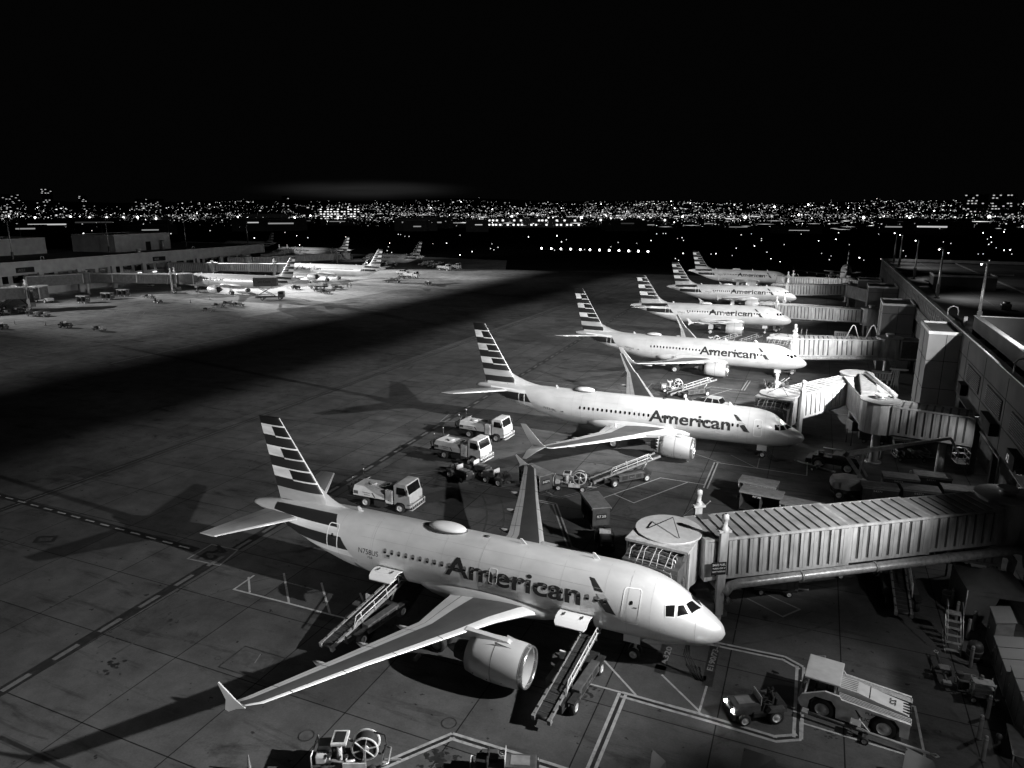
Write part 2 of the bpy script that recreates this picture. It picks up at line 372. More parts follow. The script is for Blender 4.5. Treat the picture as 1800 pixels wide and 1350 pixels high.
# ------------------------------------------------------------------ aircraft
STN = {'A': [(0,.02,2.9,2.96),(.12,.3,2.62,3.3),(.5,.68,2.33,3.68),(1.1,1.03,2.1,4.08),(1.8,1.32,1.96,4.5),(2.5,1.53,1.88,4.98),(3.3,1.72,1.83,5.4),(4.2,1.86,1.80,5.68),(5.2,1.94,1.78,5.84),(6.5,1.975,1.78,5.92)],
       'B': [(0,.02,2.55,2.62),(.12,.28,2.3,2.9),(.6,.65,1.98,3.3),(1.2,.95,1.76,3.62),(1.9,1.2,1.6,3.98),(2.6,1.42,1.48,4.55),(3.3,1.6,1.42,4.98),(4.3,1.75,1.38,5.24),(5.5,1.85,1.34,5.36),(7,1.88,1.32,5.38)]}
def tail_st(k, L):
    if k == 'A': return [(L-11.6,1.975,1.78,5.92),(L-9.6,1.95,1.98,5.92),(L-7.6,1.83,2.45,5.9),(L-5.6,1.58,3.08,5.86),(L-3.6,1.18,3.8,5.76),(L-1.8,.72,4.4,5.58),(L-.6,.4,4.72,5.38),(L,.22,4.86,5.22)]
    return [(L-14.5,1.88,1.32,5.38),(L-12,1.86,1.45,5.38),(L-9.5,1.75,1.95,5.38),(L-7,1.5,2.6,5.37),(L-4.6,1.12,3.3,5.34),(L-2.4,.68,4.0,5.28),(L-.8,.38,4.45,5.15),(L,.2,4.62,5.0)]
class Fus:
    def __init__(s, k, L):
        s.k, s.L, s.T = k, L, STN[k]+tail_st(k, L)
        T = s.T; n = len(T); s.d = []
        for c in (1, 2, 3):
            dl = [(T[i+1][c]-T[i][c])/(T[i+1][0]-T[i][0]) for i in range(n-1)]
            m = [dl[0]]
            for i in range(1, n-1):
                m.append(0 if dl[i-1]*dl[i] <= 0 else 2*dl[i-1]*dl[i]/(dl[i-1]+dl[i]))
            m.append(dl[-1]); s.d.append(m)
    def sec(s, x):
        T = s.T; x = min(max(x, 0), s.L); i = 0
        while i < len(T)-2 and T[i+1][0] < x: i += 1
        h = T[i+1][0]-T[i][0]; t = (x-T[i][0])/h; o = []
        for c in (1, 2, 3):
            a, b = T[i][c], T[i+1][c]; m = s.d[c-1]
            o.append((2*t**3-3*t*t+1)*a+(t**3-2*t*t+t)*h*m[i]+(-2*t**3+3*t*t)*b+(t**3-t*t)*h*m[i+1])
        return o
    def pt(s, x, th, side, off=.012):
        hw, zb, zt = s.sec(x); zc = (zb+zt)/2; hh = (zt-zb)/2
        return Vector((-x, side*(hw+off)*math.cos(th), zc+(hh+off)*math.sin(th)))
    def th(s, x, z):
        hw, zb, zt = s.sec(x); q = (z-(zb+zt)/2)/((zt-zb)/2); return math.asin(min(1, max(-1, q)))
def fus_quad(mb, F, q, side, m, off=.012, n=5):
    """patch between four (x, theta deg) corners laid on the hull"""
    for i in range(n):
        for j in range(n):
            ps = []
            for a, b in ((i, j), (i+1, j), (i+1, j+1), (i, j+1)):
                u, v = a/n, b/n
                x = (q[0][0]*(1-u)+q[1][0]*u)*(1-v)+(q[3][0]*(1-u)+q[2][0]*u)*v
                t = (q[0][1]*(1-u)+q[1][1]*u)*(1-v)+(q[3][1]*(1-u)+q[2][1]*u)*v
                ps.append(F.pt(x, math.radians(t), side, off))
            mb.add(ps, [(0, 1, 2, 3)], m, True)
def fus_ribbon(mb, F, path, side, w, m, off=.014, closed=True):
    """thin painted line along (x, z) points on the hull"""
    pts = []
    N = len(path)
    for i in range(N if closed else N-1):
        a, b = path[i], path[(i+1) % N]; k = max(1, int(math.hypot(a[0]-b[0], a[1]-b[1])/.15))
        for j in range(k): pts.append((a[0]+(b[0]-a[0])*j/k, a[1]+(b[1]-a[1])*j/k))
    if not closed: pts.append(path[-1])
    P3 = [F.pt(x, F.th(x, z), side, off) for x, z in pts]; n = len(P3); vs = []
    for i, p in enumerate(P3):
        t = (P3[(i+1) % n]-P3[i-1]) if closed else (P3[min(i+1, n-1)]-P3[max(i-1, 0)])
        x, z = pts[i]; e = F.pt(x, F.th(x, z)+.0, side, off+1)-F.pt(x, F.th(x, z), side, off)
        d = t.cross(e).normalized()*w/2; vs += [p-d, p+d]
    fs = [(2*i, 2*i+1, (2*i+3) % (2*n), (2*i+2) % (2*n)) for i in range(n if closed else n-1)]
    mb.add(vs, fs, m)
def rrect(x0, x1, z0, z1, r, n=4):
    o = []
    for cx, cz, a in ((x1-r, z1-r, 0), (x0+r, z1-r, 90), (x0+r, z0+r, 180), (x1-r, z0+r, 270)):
        for i in range(n+1):
            t = math.radians(a+90*i/n); o.append((cx+r*math.cos(t), cz+r*math.sin(t)))
    return o
def fus_text(mb, F, s, xa, xb, th0, th1, side, m, bold=.02):
    """lettering wrapped round the hull; xa aft end, xb forward end, degrees for baseline and cap height"""
    vs, fs, wd = text_mesh(s, bold)
    bm = bmesh.new(); V = [bm.verts.new(v) for v in vs]
    for f in fs:
        try: bm.faces.new([V[i] for i in f])
        except ValueError: pass
    for k in range(-2, 9):
        bmesh.ops.bisect_plane(bm, geom=bm.verts[:]+bm.edges[:]+bm.faces[:], plane_co=(0, k*.17, 0), plane_no=(0, 1, 0))
    k = 1.0
    while k < wd:
        bmesh.ops.bisect_plane(bm, geom=bm.verts[:]+bm.edges[:]+bm.faces[:], plane_co=(k, 0, 0), plane_no=(1, 0, 0)); k += 1.0
    for v in bm.verts:
        u = v.co.x/wd; x = xa+(xb-xa)*u if side < 0 else xb+(xa-xb)*u
        v.co = F.pt(x, math.radians(th0+(th1-th0)*v.co.y), side, .014)
    mb.addbm(bm, m)
def af(u): return 5*(.2969*math.sqrt(u)-.126*u-.3516*u*u+.2843*u**3-.1015*u**4)
def wing_loft(mb, secs, bands, seams=()):
    """secs: (y, x leading, x trailing, z, thickness, tilt, side) upper+lower skin, banded chordwise"""
    us = sorted(set([0, .01, .03, .07, .25, .4, .55, .8, .92, 1.0]+[b[0] for b in bands]+[b[0]-.012 for b in bands if b[0] > 0]))
    def mt(u):
        r = bands[0][1]
        for i, b in enumerate(bands):
            if b[0] > 0 and b[0]-.0121 <= u < b[0]-.0001: return 'seam'
            if u >= b[0]-.0001: r = b[1]
        return r
    R_ = []
    for y, xl, xt, z, th, ph in secs:
        c = xt-xl; up = []; lo = []; sg = 1 if y > 0 else -1
        for u in us:
            t = af(u)*th*c
            up.append(Vector((-(xl+u*c), y-sg*math.sin(ph)*t, z+math.cos(ph)*t))); lo.append(Vector((-(xl+u*c), y+sg*math.sin(ph)*t*.6, z-math.cos(ph)*t*.6)))
        R_.append((up, lo))
    for i in range(len(secs)-1):
        gap = i in seams
        for j in range(len(us)-1):
            a = mt(us[j]); 
            if gap and a in ('slat', 'flap'): a = 'seam'
            mb.add([R_[i][0][j], R_[i][0][j+1], R_[i+1][0][j+1], R_[i+1][0][j]], [(0, 1, 2, 3)], a, True)
            b = 'slat' if us[j] < .07 else 'flap'
            mb.add([R_[i][1][j], R_[i][1][j+1], R_[i+1][1][j+1], R_[i+1][1][j]], [(0, 1, 2, 3)], b, True)
    for k in (0, -1):
        u_, l_ = R_[k]; mb.add(u_+l_[::-1], [list(range(2*len(us)))], 'flap')
GEO = {
 'A': dict(fin=dict(zt=11.76, z0=5.5, teT=32.88, teB=31.45, leT=31.0, leB=26.75, fx=24.85, fz=5.9, bands=[11.76,11.2,10.43,9.66,8.9,8.13,7.36,6.6,5.5]),
   wing=[(1.2,9.9,16.5,2.45,.13),(2.2,11.0,16.4,2.55,.14),(4.0,12.25,16.3,2.8,.13),(6.2,13.35,16.15,3.1,.12),(11.4,15.9,17.62,3.75,.11),(16.3,18.15,19.2,4.3,.10)],
   stab=[(.4,28.4,32.3,4.95,.1),(6.2,31.5,32.85,5.35,.09)], eng=(5.75,9.45,1.75,1.0), gear=(5.07,.38,.25,16.1,3.8,.58,.46), canoe=[(6.9,),(9.6,),(12.2,)]),
 'B': dict(fin=dict(zt=12.5, z0=5.1, teT=38.6, teB=36.8, leT=37.0, leB=32.5, fx=28.3, fz=5.38, bands=[12.5,11.65,10.8,10.03,9.24,8.4,7.65,6.9,6.15,5.3]),
   wing=[(1.2,12.3,20.9,1.9,.13),(2.0,13.2,20.85,2.0,.14),(4.8,15.5,20.7,2.3,.12),(5.8,16.0,20.6,2.42,.12),(11.5,19.0,22.0,3.15,.11),(17.1,21.9,23.4,3.95,.10)],
   stab=[(.4,33.2,37.6,4.55,.1),(7.15,37.7,39.35,5.3,.09)], eng=(4.83,11.0,1.55,.9), gear=(4.0,.34,.22,19.6,2.86,.56,.43), canoe=[(6.6,),(9.8,),(13.0,)])}
def wing_at(secs, y):
    for a, b in zip(secs, secs[1:]):
        if a[0] <= y <= b[0]:
            t = (y-a[0])/(b[0]-a[0]); return [a[i]+(b[i]-a[i])*t for i in range(5)]
    return list(secs[-1])
def make_aircraft(label, k='A', L=33.84, sides=(-1,), reg=None, tip='fence', detail=True, shades=False, cargo=(), maxeng=False, dome=None, wshift=0., group=None, overwing=()):
    root = thing('passenger_jet', label, 'airliner', group=group)
    F = Fus(k, L); g = GEO[k]; D = L-{'A': 33.84, 'B': 38.02}[k]   # extra length shifts wing and tail
    ws = D*.55; mb = MB(); NS = 44
    xs = [0, .04, .12, .25, .4, .6, .85, 1.1, 1.4, 1.7, 2, 2.3, 2.6, 3, 3.5, 4, 4.6, 5.2, 5.9, 6.6, 8]
    x = 9.5
    while x < L-12: xs.append(x); x += 1.6
    x = L-12
    while x < L-.7: xs.append(x); x += .55
    xs += [L-.6, L-.3, L]
    rings = [[F.pt(x, 2*PI*i/NS, 1, 0) for i in range(NS)] for x in xs]
    mb.loft(rings, 'skin'); mb.cyl((-L, 0, (F.sec(L)[1]+F.sec(L)[2])/2), (-L-.12, 0, (F.sec(L)[1]+F.sec(L)[2])/2), .17, .15, 'dark')
    # wing-body fairing
    fr = []
    wx = g['wing'][1]; x0, x1 = wx[1]-1.6+ws, wx[2]+2.4+ws
    for i in range(13):
        t = i/12; b = math.sin(PI*t)**.55 if 0 < t < 1 else 0.001; xx = x0+(x1-x0)*t; hw, zb, zt = F.sec(xx)
        cz = zb+.95; fr.append([Vector((-xx, math.copysign(abs(math.cos(a))**.8, math.cos(a))*(hw-.35+.5*b), cz+math.sin(a)*(.6+.62*b)-.12)) for a in [2*PI*j/28 for j in range(28)]])
    mb.loft(fr, 'skin')
    # painted markings that are part of the hull skin
    for sd in (-1, 1):
        if sd not in sides: continue
        dx = D*.12
        if k == 'A': fus_text(mb, F, 'American', 16.8+dx, 7.9+dx, 1 if sd < 0 else 1, 35, sd, 'title')
        else: fus_text(mb, F, 'American', 16.1+dx, 7.35+dx, -6, 32, sd, 'title')
        S = (lambda x_, t_: (x_+dx, t_)) if k == 'A' else (lambda x_, t_: (x_-.42, t_-4))
        fus_quad(mb, F, [S(7.58, 49), S(7.28, 48), S(6.62, 29), S(7.12, 29.5)], sd, 'title', .014)
        fus_quad(mb, F, [S(6.86, 16), S(6.42, 21), S(5.77, -2.6), S(6.37, -1)], sd, 'title', .014)
        fus_quad(mb, F, [S(7.0, 25), S(6.6, 26.5), S(6.2, 19.5), S(6.8, 18.5)], sd, 'tmid', .014)
        if reg:
            rx = (23.35+D*.9, 21.8+D*.9) if k == 'A' else (28.6, 27.0)
            fus_text(mb, F, reg, rx[0], rx[1], 3 if k == 'A' else -17, 13 if k == 'A' else -8, sd, 'title', .0)
            fus_text(mb, F, reg[1:4], rx[0]-.7, rx[0]-1.1, -4 if k == 'A' else -25, 0 if k == 'A' else -21, sd, 'title', .0)
            fus_quad(mb, F, [(rx[1]-.5, 4 if k == 'A' else -15), (rx[1]-.9, 4 if k == 'A' else -15), (rx[1]-.9, 11 if k == 'A' else -9), (rx[1]-.5, 11 if k == 'A' else -9)], sd, 'tmid', .014)
            fus_quad(mb, F, [(rx[1]-.66, 7 if k == 'A' else -12), (rx[1]-.9, 7 if k == 'A' else -12), (rx[1]-.9, 11 if k == 'A' else -9), (rx[1]-.66, 11 if k == 'A' else -9)], sd, 'title', .016)
        # tail bands carried down on the rear hull
        if k == 'A': ed = lambda z: 25.7+D-(5.6-z)*.86; B_ = [(5.17, 6.1, 'tdark', 31.4+D), (4.68, 5.17, 'tlight', 31.2+D), (3.9, 4.68, 'tdark', 30.2+D), (3.48, 3.9, 'tlight', 28.2+D)]
        else: ed = lambda z: 31.55-(5.35-z)*.72; B_ = [(4.62, 4.95, 'tlight', 36), (3.62, 4.58, 'tdark', 36.2), (3.12, 3.6, 'tlight', 32.6)]
        for z0, z1, mm, xe in B_:
            nx, nz_ = 20, 4
            for i in range(nx):
                for j in range(nz_):
                    ps = []
                    for a, b in ((i, j), (i+1, j), (i+1, j+1), (i, j+1)):
                        z = z0+(z1-z0)*b/nz_; xa = ed(min(z, 5.92)); xx = xa+(xe-xa)*a/nx
                        if z1 > 6: z = z0+(F.sec(xx)[2]-z0)*b/nz_; xa = ed(z); xx = xa+(xe-xa)*a/nx
                        ps.append(F.pt(xx, max(-1.2, F.th(xx, z)), sd, .01))
                    mb.add(ps, [(0, 1, 2, 3)], mm, True)
        # skin seams
        if detail:
            for xx in ((5.2, 14.5, 22.3) if k == 'A' else (5.6, 13.0, 24.0)):
                fus_ribbon(mb, F, [(xx, F.sec(xx)[1]+.5), (xx, F.sec(xx)[2]-.02)], sd, .018, 'tmid', closed=False)
            for xx in [3.9+2.65*q for q in range(9)]: fus_ribbon(mb, F, [(xx, F.sec(xx)[1]+.9), (xx, F.sec(xx)[2]-.01)], sd, .010, 'tmid', closed=False)
            for zz, xa in (((5.0, 6.8), (3.1, 6.8), (5.6, 7.5)) if k == 'A' else ((4.6, 6.8), (2.6, 6.8))): fus_ribbon(mb, F, [(xa, zz), (L-10.5, zz)], sd, .010, 'tmid', closed=False)
            r_ = random.Random(5)
            for q in range(14):
                xq = r_.uniform(3, L-9); zq = r_.uniform(2.4, 3.6); fus_ribbon(mb, F, rrect(xq, xq+r_.uniform(.2, .5), zq, zq+r_.uniform(.15, .35), .04), sd, .012, 'tmid')
            zz = 4.85 if k == 'A' else 4.35
            fus_ribbon(mb, F, [(1.5, (F.sec(1.5)[1]+F.sec(1.5)[2])/2-.6), (1.5, F.sec(1.5)[2]-.3)], sd, .015, 'tmid', closed=False)
    mb.build('fuselage', root)
    # cockpit glazing: six panes
    if k == 'A': Q = [[(3.14,38),(2.67,47.6),(2.63,25.2),(3.06,19.7)], [(2.52,50),(2.26,58),(1.92,45.9),(2.47,28.5)], [(2.15,64),(1.92,86.5),(1.36,85.5),(1.77,51.6)]]
    else: Q = [[(2.98,36),(2.55,44),(2.5,22),(2.9,17)], [(2.45,45),(2.12,58),(1.85,42),(2.38,24)], [(2.05,62),(1.85,86.5),(1.3,85.5),(1.72,48)]]
    for sd in (-1, 1):
        for q in Q:
            o = MB(); fus_quad(o, F, q, sd, 'glass', .02, 4)
            cx = sum(a[0] for a in q)/4; ct = sum(a[1] for a in q)/4
            q2 = [(cx+(a[0]-cx)*1.16, min(88, ct+(a[1]-ct)*1.14)) for a in q]
            fus_quad(o, F, q2, sd, 'outline', .013, 4); o.build('cockpit_window', root)
    # doors
    if k == 'A': DR = [(4.5+0, 5.45, 3.42, 5.28), (25.15+D, 26.0+D, 3.5, 5.35)]
    else: DR = [(4.2, 5.0, 2.78, 4.5), (31.2, 31.95, 2.95, 4.6)]
    for sd in sides:
        for a, b, z0, z1 in DR:
            o = MB(); fus_ribbon(o, F, rrect(a, b, z0, z1, .16), sd, .06, 'outline', .018)
            fus_ribbon(o, F, rrect((a+b)/2-.05, (a+b)/2+.05, (z0+z1)/2+.2, (z0+z1)/2+.34, .04), sd, .07, 'glass', .018)
            fus_ribbon(o, F, [(a+.12, (z0+z1)/2+.05), (a+.35, (z0+z1)/2+.05)], sd, .04, 'seam', .02, False); o.build('cabin_door', root)
        for a in overwing:
            zc = 4.42 if k == 'A' else 3.75
            o = MB(); fus_ribbon(o, F, rrect(a-.26, a+.26, zc-.45, zc+.42, .12), sd, .045, 'outline', .018); o.build('overwing_exit', root)
    # cabin windows
    zw = 4.44 if k == 'A' else 3.76
    for sd in sides:
        o = MB(); x0 = 6.45 if k == 'A' else 6.6
        if shades:
            po = rrect(x0-.11, x0+.11, zw-.165, zw+.165, .1, 5)
            o.add([F.pt(x, F.th(x, z), sd, .016) for x, z in po], [list(range(len(po)))], 'shade')
            fus_quad(o, F, [(x0-.1, math.degrees(F.th(x0, zw-.12))), (x0+.1, math.degrees(F.th(x0, zw-.12))), (x0+.1, math.degrees(F.th(x0, zw-.02))), (x0-.1, math.degrees(F.th(x0, zw-.02)))], sd, 'glass', .02, 2)
        else:
            po = rrect(x0-.115, x0+.115, zw-.175, zw+.175, .11, 4)
            o.add([F.pt(x, F.th(x, z), sd, .016) for x, z in po], [list(range(len(po)))], 'glass')
        w0 = o.build('cabin_window', root); xx = x0+.53; xe = (L-12.2) if k == 'A' else (L-13.5)
        while xx < xe:
            c = w0.copy(); col.objects.link(c); c.location.x = -(xx-x0); xx += .53
    # fin, banded
    f = g['fin']; bz = f['bands']; o = MB()
    def fx(z):
        t = (z-f['z0'])/(f['zt']-f['z0']); return f['leB']+(f['leT']-f['leB'])*t+D, f['teB']+(f['teT']-f['teB'])*t+D
    zs = []
    for i, z in enumerate(bz):
        zs.append((z, i))
        if 0 < i < len(bz)-1: zs.append((z-.10, i))
    zs = sorted(zs, key=lambda q: -q[0])
    us = [0, .015, .04, .1, .2, .3, .42, .535, .54, .7, .85, 1]
    def row(z):
        a, b = fx(z); c = b-a; th = .10
        return [(Vector((-(a+u*c), -af(u)*th*c, z)), Vector((-(a+u*c), af(u)*th*c, z))) for u in us]
    nb = len(bz)-1
    for (za, ia), (zb_, ib) in zip(zs, zs[1:]):
        thin = abs(za-zb_-.10) < .02 and ia > 0
        ra, rb = row(za), row(zb_)
        for j in range(len(us)-1):
            aft = us[j] >= .535
            if ia == 0: m_ = 'tdark2'
            elif ia >= nb-1: m_ = 'tmid' if k == 'A' else 'tdark'
            elif ia == nb-2 and k == 'B': m_ = 'tmid'
            elif aft: m_ = ('tlight' if ia % 2 == 1 else 'tdark')
            else: m_ = 'tlight' if thin else ('tdark2' if ia % 2 == 1 else 'tdark')
            if us[j] < .01: m_ = 'slat'
            for sd in (0, 1):
                o.add([ra[j][sd], ra[j+1][sd], rb[j+1][sd], rb[j][sd]], [(0, 1, 2, 3)], m_, False)
    r0 = row(bz[0]); o.add([p[0] for p in r0]+[p[1] for p in r0][::-1], [list(range(2*len(us)))], 'tdark2')
    # dorsal fillet and root
    zr = bz[-1]; a, b = fx(zr); zz = f['fz']
    n = 10
    a2 = fx(zz+1.3)[0]
    for sd in (-1, 1):
        pr = None
        for i in range(n+1):
            t = i/n; x_ = f['fx']+D+(a2-f['fx']-D)*t; z_ = zz+1.3*t**2.2; wdt = .02+.09*t
            cur = (Vector((-x_, 0, z_)), Vector((-x_, sd*(wdt+.08), zz-.12)), Vector((-(a2+.9), sd*.2, z_)), )
            if pr: o.add([pr[0], cur[0], cur[1], pr[1]], [(0, 1, 2, 3)], 'skin', True)
            pr = cur
    o.box((-(a+b)/2, 0, zr-.1), (b-a-.5, .42, .5), 'skin')
    o.build('fin', root)
    # wings
    W = [(s_[0], s_[1]+ws, s_[2]+ws, s_[3], s_[4]) for s_ in g['wing']]
    for sd in (-1, 1):
        o = MB(); S = []
        ys = []
        cuts = (7.3, 9.9, 12.5, 15.0) if k == 'A' else (7.2, 9.8, 12.6, 15.2)
        seams = []
        for s_ in W: ys.append(s_[0])
        for c in cuts: ys += [c, c+.05]
        ys = sorted(ys)
        for i, y in enumerate(ys):
            q = wing_at(W, y); S.append((sd*y, q[1], q[2], q[3], q[4], 0))
            if y in cuts: seams.append(i)
        y, xl, xt, z = W[-1][0], W[-1][1], W[-1][2], W[-1][3]
        if tip != 'fence':
            S += [(sd*(y+.35), xl+.35, xt+.2, z+.12, .09, .4), (sd*(y+.62), xl+.75, xt+.42, z+.5, .08, 1.0), (sd*(y+.8), xl+1.25, xt+.75, z+1.1, .08, 1.3), (sd*(y+1.05), xl+2.3, xt+1.35, z+2.45, .07, 1.4)]
            S[-1] = (S[-1][0], S[-1][1], S[-1][1]+.55, S[-1][3], .07, 1.4)
        else:
            S += [(sd*(y+.5), xl+.55, xt+.25, z+.05, .09, 0)]
        wing_loft(o, S, [(0, 'slat'), (.15, 'box'), (.40, 'box'), (.70, 'flap'), (.86, 'flap')], seams)
        # inboard pale panel near root
        wo = o.build('wing', root)
        o = MB()
        if tip == 'fence':
            yy = sd*(y+.52); a = xl+.1
            o.side([(-(a+.45), z-.05), (-(a+1.0), z+.2), (-(a+1.95), z+.85), (-(a+2.0), z+.78), (-(a+1.6), z+.05), (-(a+1.7), z-.5), (-(a+1.5), z-.55), (-(a+1.0), z-.25)], yy-.03, yy+.03, 'flap'); o.build('wingtip_fence', wo)
        elif tip == 'split':
            S2 = [(sd*(y+.45), xl+.55, xt+.35, z+.2, .08, -.5), (sd*(y+.8), xl+1.3, xt+.8, z-.25, .07, -.7), (sd*(y+1.2), xl+2.2, xl+2.6, z-.95, .06, -.8)]
            wing_loft(o, S2, [(0, 'slat'), (.08, 'flap')]); o.build('lower_winglet', wo)
        for (cy,) in g['canoe']:
            q = wing_at(W, cy); o = MB(); rg = []
            for i in range(9):
                t = i/8; r_ = .2*math.sin(PI*min(1, t*.98+.02))**.6+.005
                rg.append([Vector((-(q[2]-.55*(q[2]-q[1])+(.55*(q[2]-q[1])+.9)*t), sd*cy+math.cos(a)*r_*.8, q[3]-.24+(-.18+.25*t)+math.sin(a)*r_)) for a in [2*PI*j/10 for j in range(10)]])
            o.loft(rg, 'flap'); o.build('flap_track_fairing', wo)
    # horizontal stabilisers
    for sd in (-1, 1):
        o = MB(); s_ = [(sd*q[0], q[1]+D, q[2]+D, q[3], q[4], 0) for q in g['stab']]
        md = tuple((a+b)/2 for a, b in zip(s_[0], s_[1]))
        wing_loft(o, [s_[0], md, s_[1]], [(0, 'slat'), (.1, 'stab'), (.72, 'stab')]); o.build('tailplane', root)
    # engines
    ey, ex, ez, R0 = g['eng']; ex += ws
    if maxeng: ex -= .45; R0 *= 1.08
    for sd in (-1, 1):
        c = (0, sd*ey, ez); o = MB(); s_ = R0*1.2/1.0
        X = Matrix.Translation((-ex, sd*ey, ez))
        P_ = lambda pr: [(r*s_, -h) for r, h in pr]
        Ln = 3.55
        o.lathe(P_([(.86, .18), (.88, .02), (.93, -.02), (.97, .03), (1.0, .22)]), 'chrome', axis='X', n=36, X=X)
        o.lathe(P_([(1.0, .22), (1.035, .6), (1.06, 1.2), (1.04, 2.2), (.96, 3.0), (.85, Ln)]), 'skin', axis='X', n=36, X=X)
        o.lathe(P_([(1.005, .23), (1.008, .26)]), 'seam', axis='X', n=36, X=X)
        o.lathe(P_([(1.056, 1.85), (1.054, 1.88)]), 'seam', axis='X', n=36, X=X)
        o.lathe(P_([(.86, .18), (.80, .5), (.79, 1.0)]), 'flap', axis='X', n=36, X=X)
        o.lathe(P_([(.85, Ln), (.8, Ln-.02), (.78, Ln-1)]), 'dark', axis='X', n=36, X=X)
        o.lathe(P_([(.6, Ln-1), (.56, Ln), (.42, Ln+.9), (.36, Ln+.95)]), 'dark', axis='X', n=28, X=X)
        o.lathe(P_([(.33, Ln), (.3, Ln+.9), (.05, Ln+1.6)]), 'strut', axis='X', n=20, X=X)
        if maxeng:
            for i in range(18):
                a0 = 2*PI*i/18; a1 = 2*PI*(i+1)/18; am = (a0+a1)/2; r = .85*s_
                o.add([X@Vector((-Ln, math.cos(a0)*r, math.sin(a0)*r)), X@Vector((-Ln, math.cos(a1)*r, math.sin(a1)*r)), X@Vector((-Ln-.3, math.cos(am)*r*.97, math.sin(am)*r*.97))], [(0, 1, 2)], 'skin')
        # strakes, latches and access panel outlines on the cowl
        r = 1.05*s_
        for an in ((1.9, .55) if detail else ()):
            t_ = an if sd < 0 else PI-an
            o.add([X@Vector((-.9, math.cos(t_)*r, math.sin(t_)*r)), X@Vector((-1.9, math.cos(t_)*(r+.02), math.sin(t_)*(r+.02))), X@Vector((-1.9, math.cos(t_)*(r+.22), math.sin(t_)*(r+.22)))], [(0, 1, 2)], 'flap')
        for h, a in ((2.1, -.5), (2.5, -.62), (1.2, -.45), (2.9, -.3)):
            t_ = PI-a if sd < 0 else a
            o.cyl(X@Vector((-h, math.cos(t_)*r*.98, math.sin(t_)*r*.98)), X@Vector((-h, math.cos(t_)*(r+.02), math.sin(t_)*(r+.02))), .035, m='seam', n=8)
        eo = o.build('engine', root)
        o = MB()
        o.lathe(P_([(.8, .93), (.0, .93)]), 'black', axis='X', n=24, X=X)
        for i in range(26):
            a = 2*PI*i/26
            v = [Vector((-.68*s_, math.cos(a)*.2*s_, math.sin(a)*.2*s_)), Vector((-.9*s_, math.cos(a+.14)*.2*s_, math.sin(a+.14)*.2*s_)), Vector((-.82*s_, math.cos(a+.2)*.78*s_, math.sin(a+.2)*.78*s_)), Vector((-.66*s_, math.cos(a+.05)*.78*s_, math.sin(a+.05)*.78*s_))]
            o.add([X@q for q in v], [(0, 1, 2, 3)], 'fan')
        o.lathe(P_([(.001, .35), (.1, .45), (.21, .68), (.22, .9)]), 'dgrey', axis='X', n=20, X=X); o.build('fan', eo)
        # pylon
        q = wing_at(W, ey); o = MB(); zt_ = ez+1.04*s_
        o.side([(-(ex+.9), zt_-.1), (-(ex+1.3), zt_+.12), (-(q[1]+.2), q[3]+.18), (-(q[1]+.9), q[3]-.1), (-(q[1]+2.2), q[3]-.35), (-(ex+3.6), ez+.7*s_), (-(ex+2.5), zt_-.3)], sd*ey-.17, sd*ey+.17, 'skin'); o.build('pylon', root)
    # landing gear
    nx, nr, ny, mx, my, mr_, moff = g['gear']; mx += ws
    o = MB(); zb = F.sec(nx)[1]
    for sy in (-1, 1): o.wheel((-nx, sy*ny, nr), nr, .2)
    o.cyl((-nx, -ny, nr), (-nx, ny, nr), .06, m='strut'); o.cyl((-nx, 0, nr), (-nx+.12, 0, zb+.3), .085, .11, m='cream'); o.cyl((-nx+.1, 0, nr+.75), (-nx+1.1, 0, zb+.1), .05, m='strut')
    o.box((-nx-.1, .42, zb-.25), (1.0, .03, .6), 'skin'); o.box((-nx-.1, -.42, zb-.25), (1.0, .03, .6), 'skin'); o.box((-nx+.16, 0, nr+.75), (.12, .5, .12), 'strut')
    o.cyl((-nx+.22, -.15, zb-.35), (-nx+.28, -.15, zb-.35), .09, m='slat'); o.cyl((-nx+.22, .15, zb-.35), (-nx+.28, .15, zb-.35), .09, m='slat')
    o.build('nose_gear', root)
    for sd in (-1, 1):
        o = MB()
        for s2 in (-1, 1): o.wheel((-mx, sd*my+s2*moff, mr_), mr_, .38)
        o.cyl((-mx, sd*my-moff, mr_), (-mx, sd*my+moff, mr_), .09, m='strut'); o.cyl((-mx, sd*my, mr_), (-mx, sd*my-sd*.1, 2.7), .13, .17, m='cream')
        o.cyl((-mx, sd*my, mr_+.9), (-mx, sd*(my-1.6), 2.4), .07, m='strut'); o.cyl((-mx+.2, sd*my, mr_), (-mx+.25, sd*my, mr_+.8), .05, m='strut')
        o.box((-mx, sd*(my+.25), 1.75), (1.0, .05, 1.3), 'skin'); o.build('main_gear', root)
    # open cargo doors; a black patch on the hull is painted for the hold's shade
    for a, b, zh in cargo:
        o = MB(); sd = -1
        fus_quad(o, F, [(a, -17), (b, -17), (b, -62), (a, -62)], sd, 'black', .012, 6)
        fus_ribbon(o, F, rrect(a-.03, b+.03, F.pt(a, math.radians(-60), sd)[2], zh, .1), sd, .05, 'flap', .016)
        h0 = F.pt((a+b)/2, F.th((a+b)/2, zh), sd, .02); rg = []
        for i in range(9):
            t = i/8; yy = h0.y-.05-1.25*t; zz = h0.z+.02+.16*math.sin(PI*t*.9)-.30*t*t
            ins = .14*(max(0, t-.8)/.2)**2
            rg.append([Vector((-(a+ins), yy, zz)), Vector((-(b-ins), yy, zz)), Vector((-(b-ins), yy+.01, zz-.07)), Vector((-(a+ins), yy+.01, zz-.07))])
        p = MB(); p.loft(rg, 'skin2', smooth=False)
        for tx in (.22, .78):
            xx = a+(b-a)*tx
            p.box((-xx, h0.y-.6, h0.z+.165), (.1, .3, .02), 'seam')
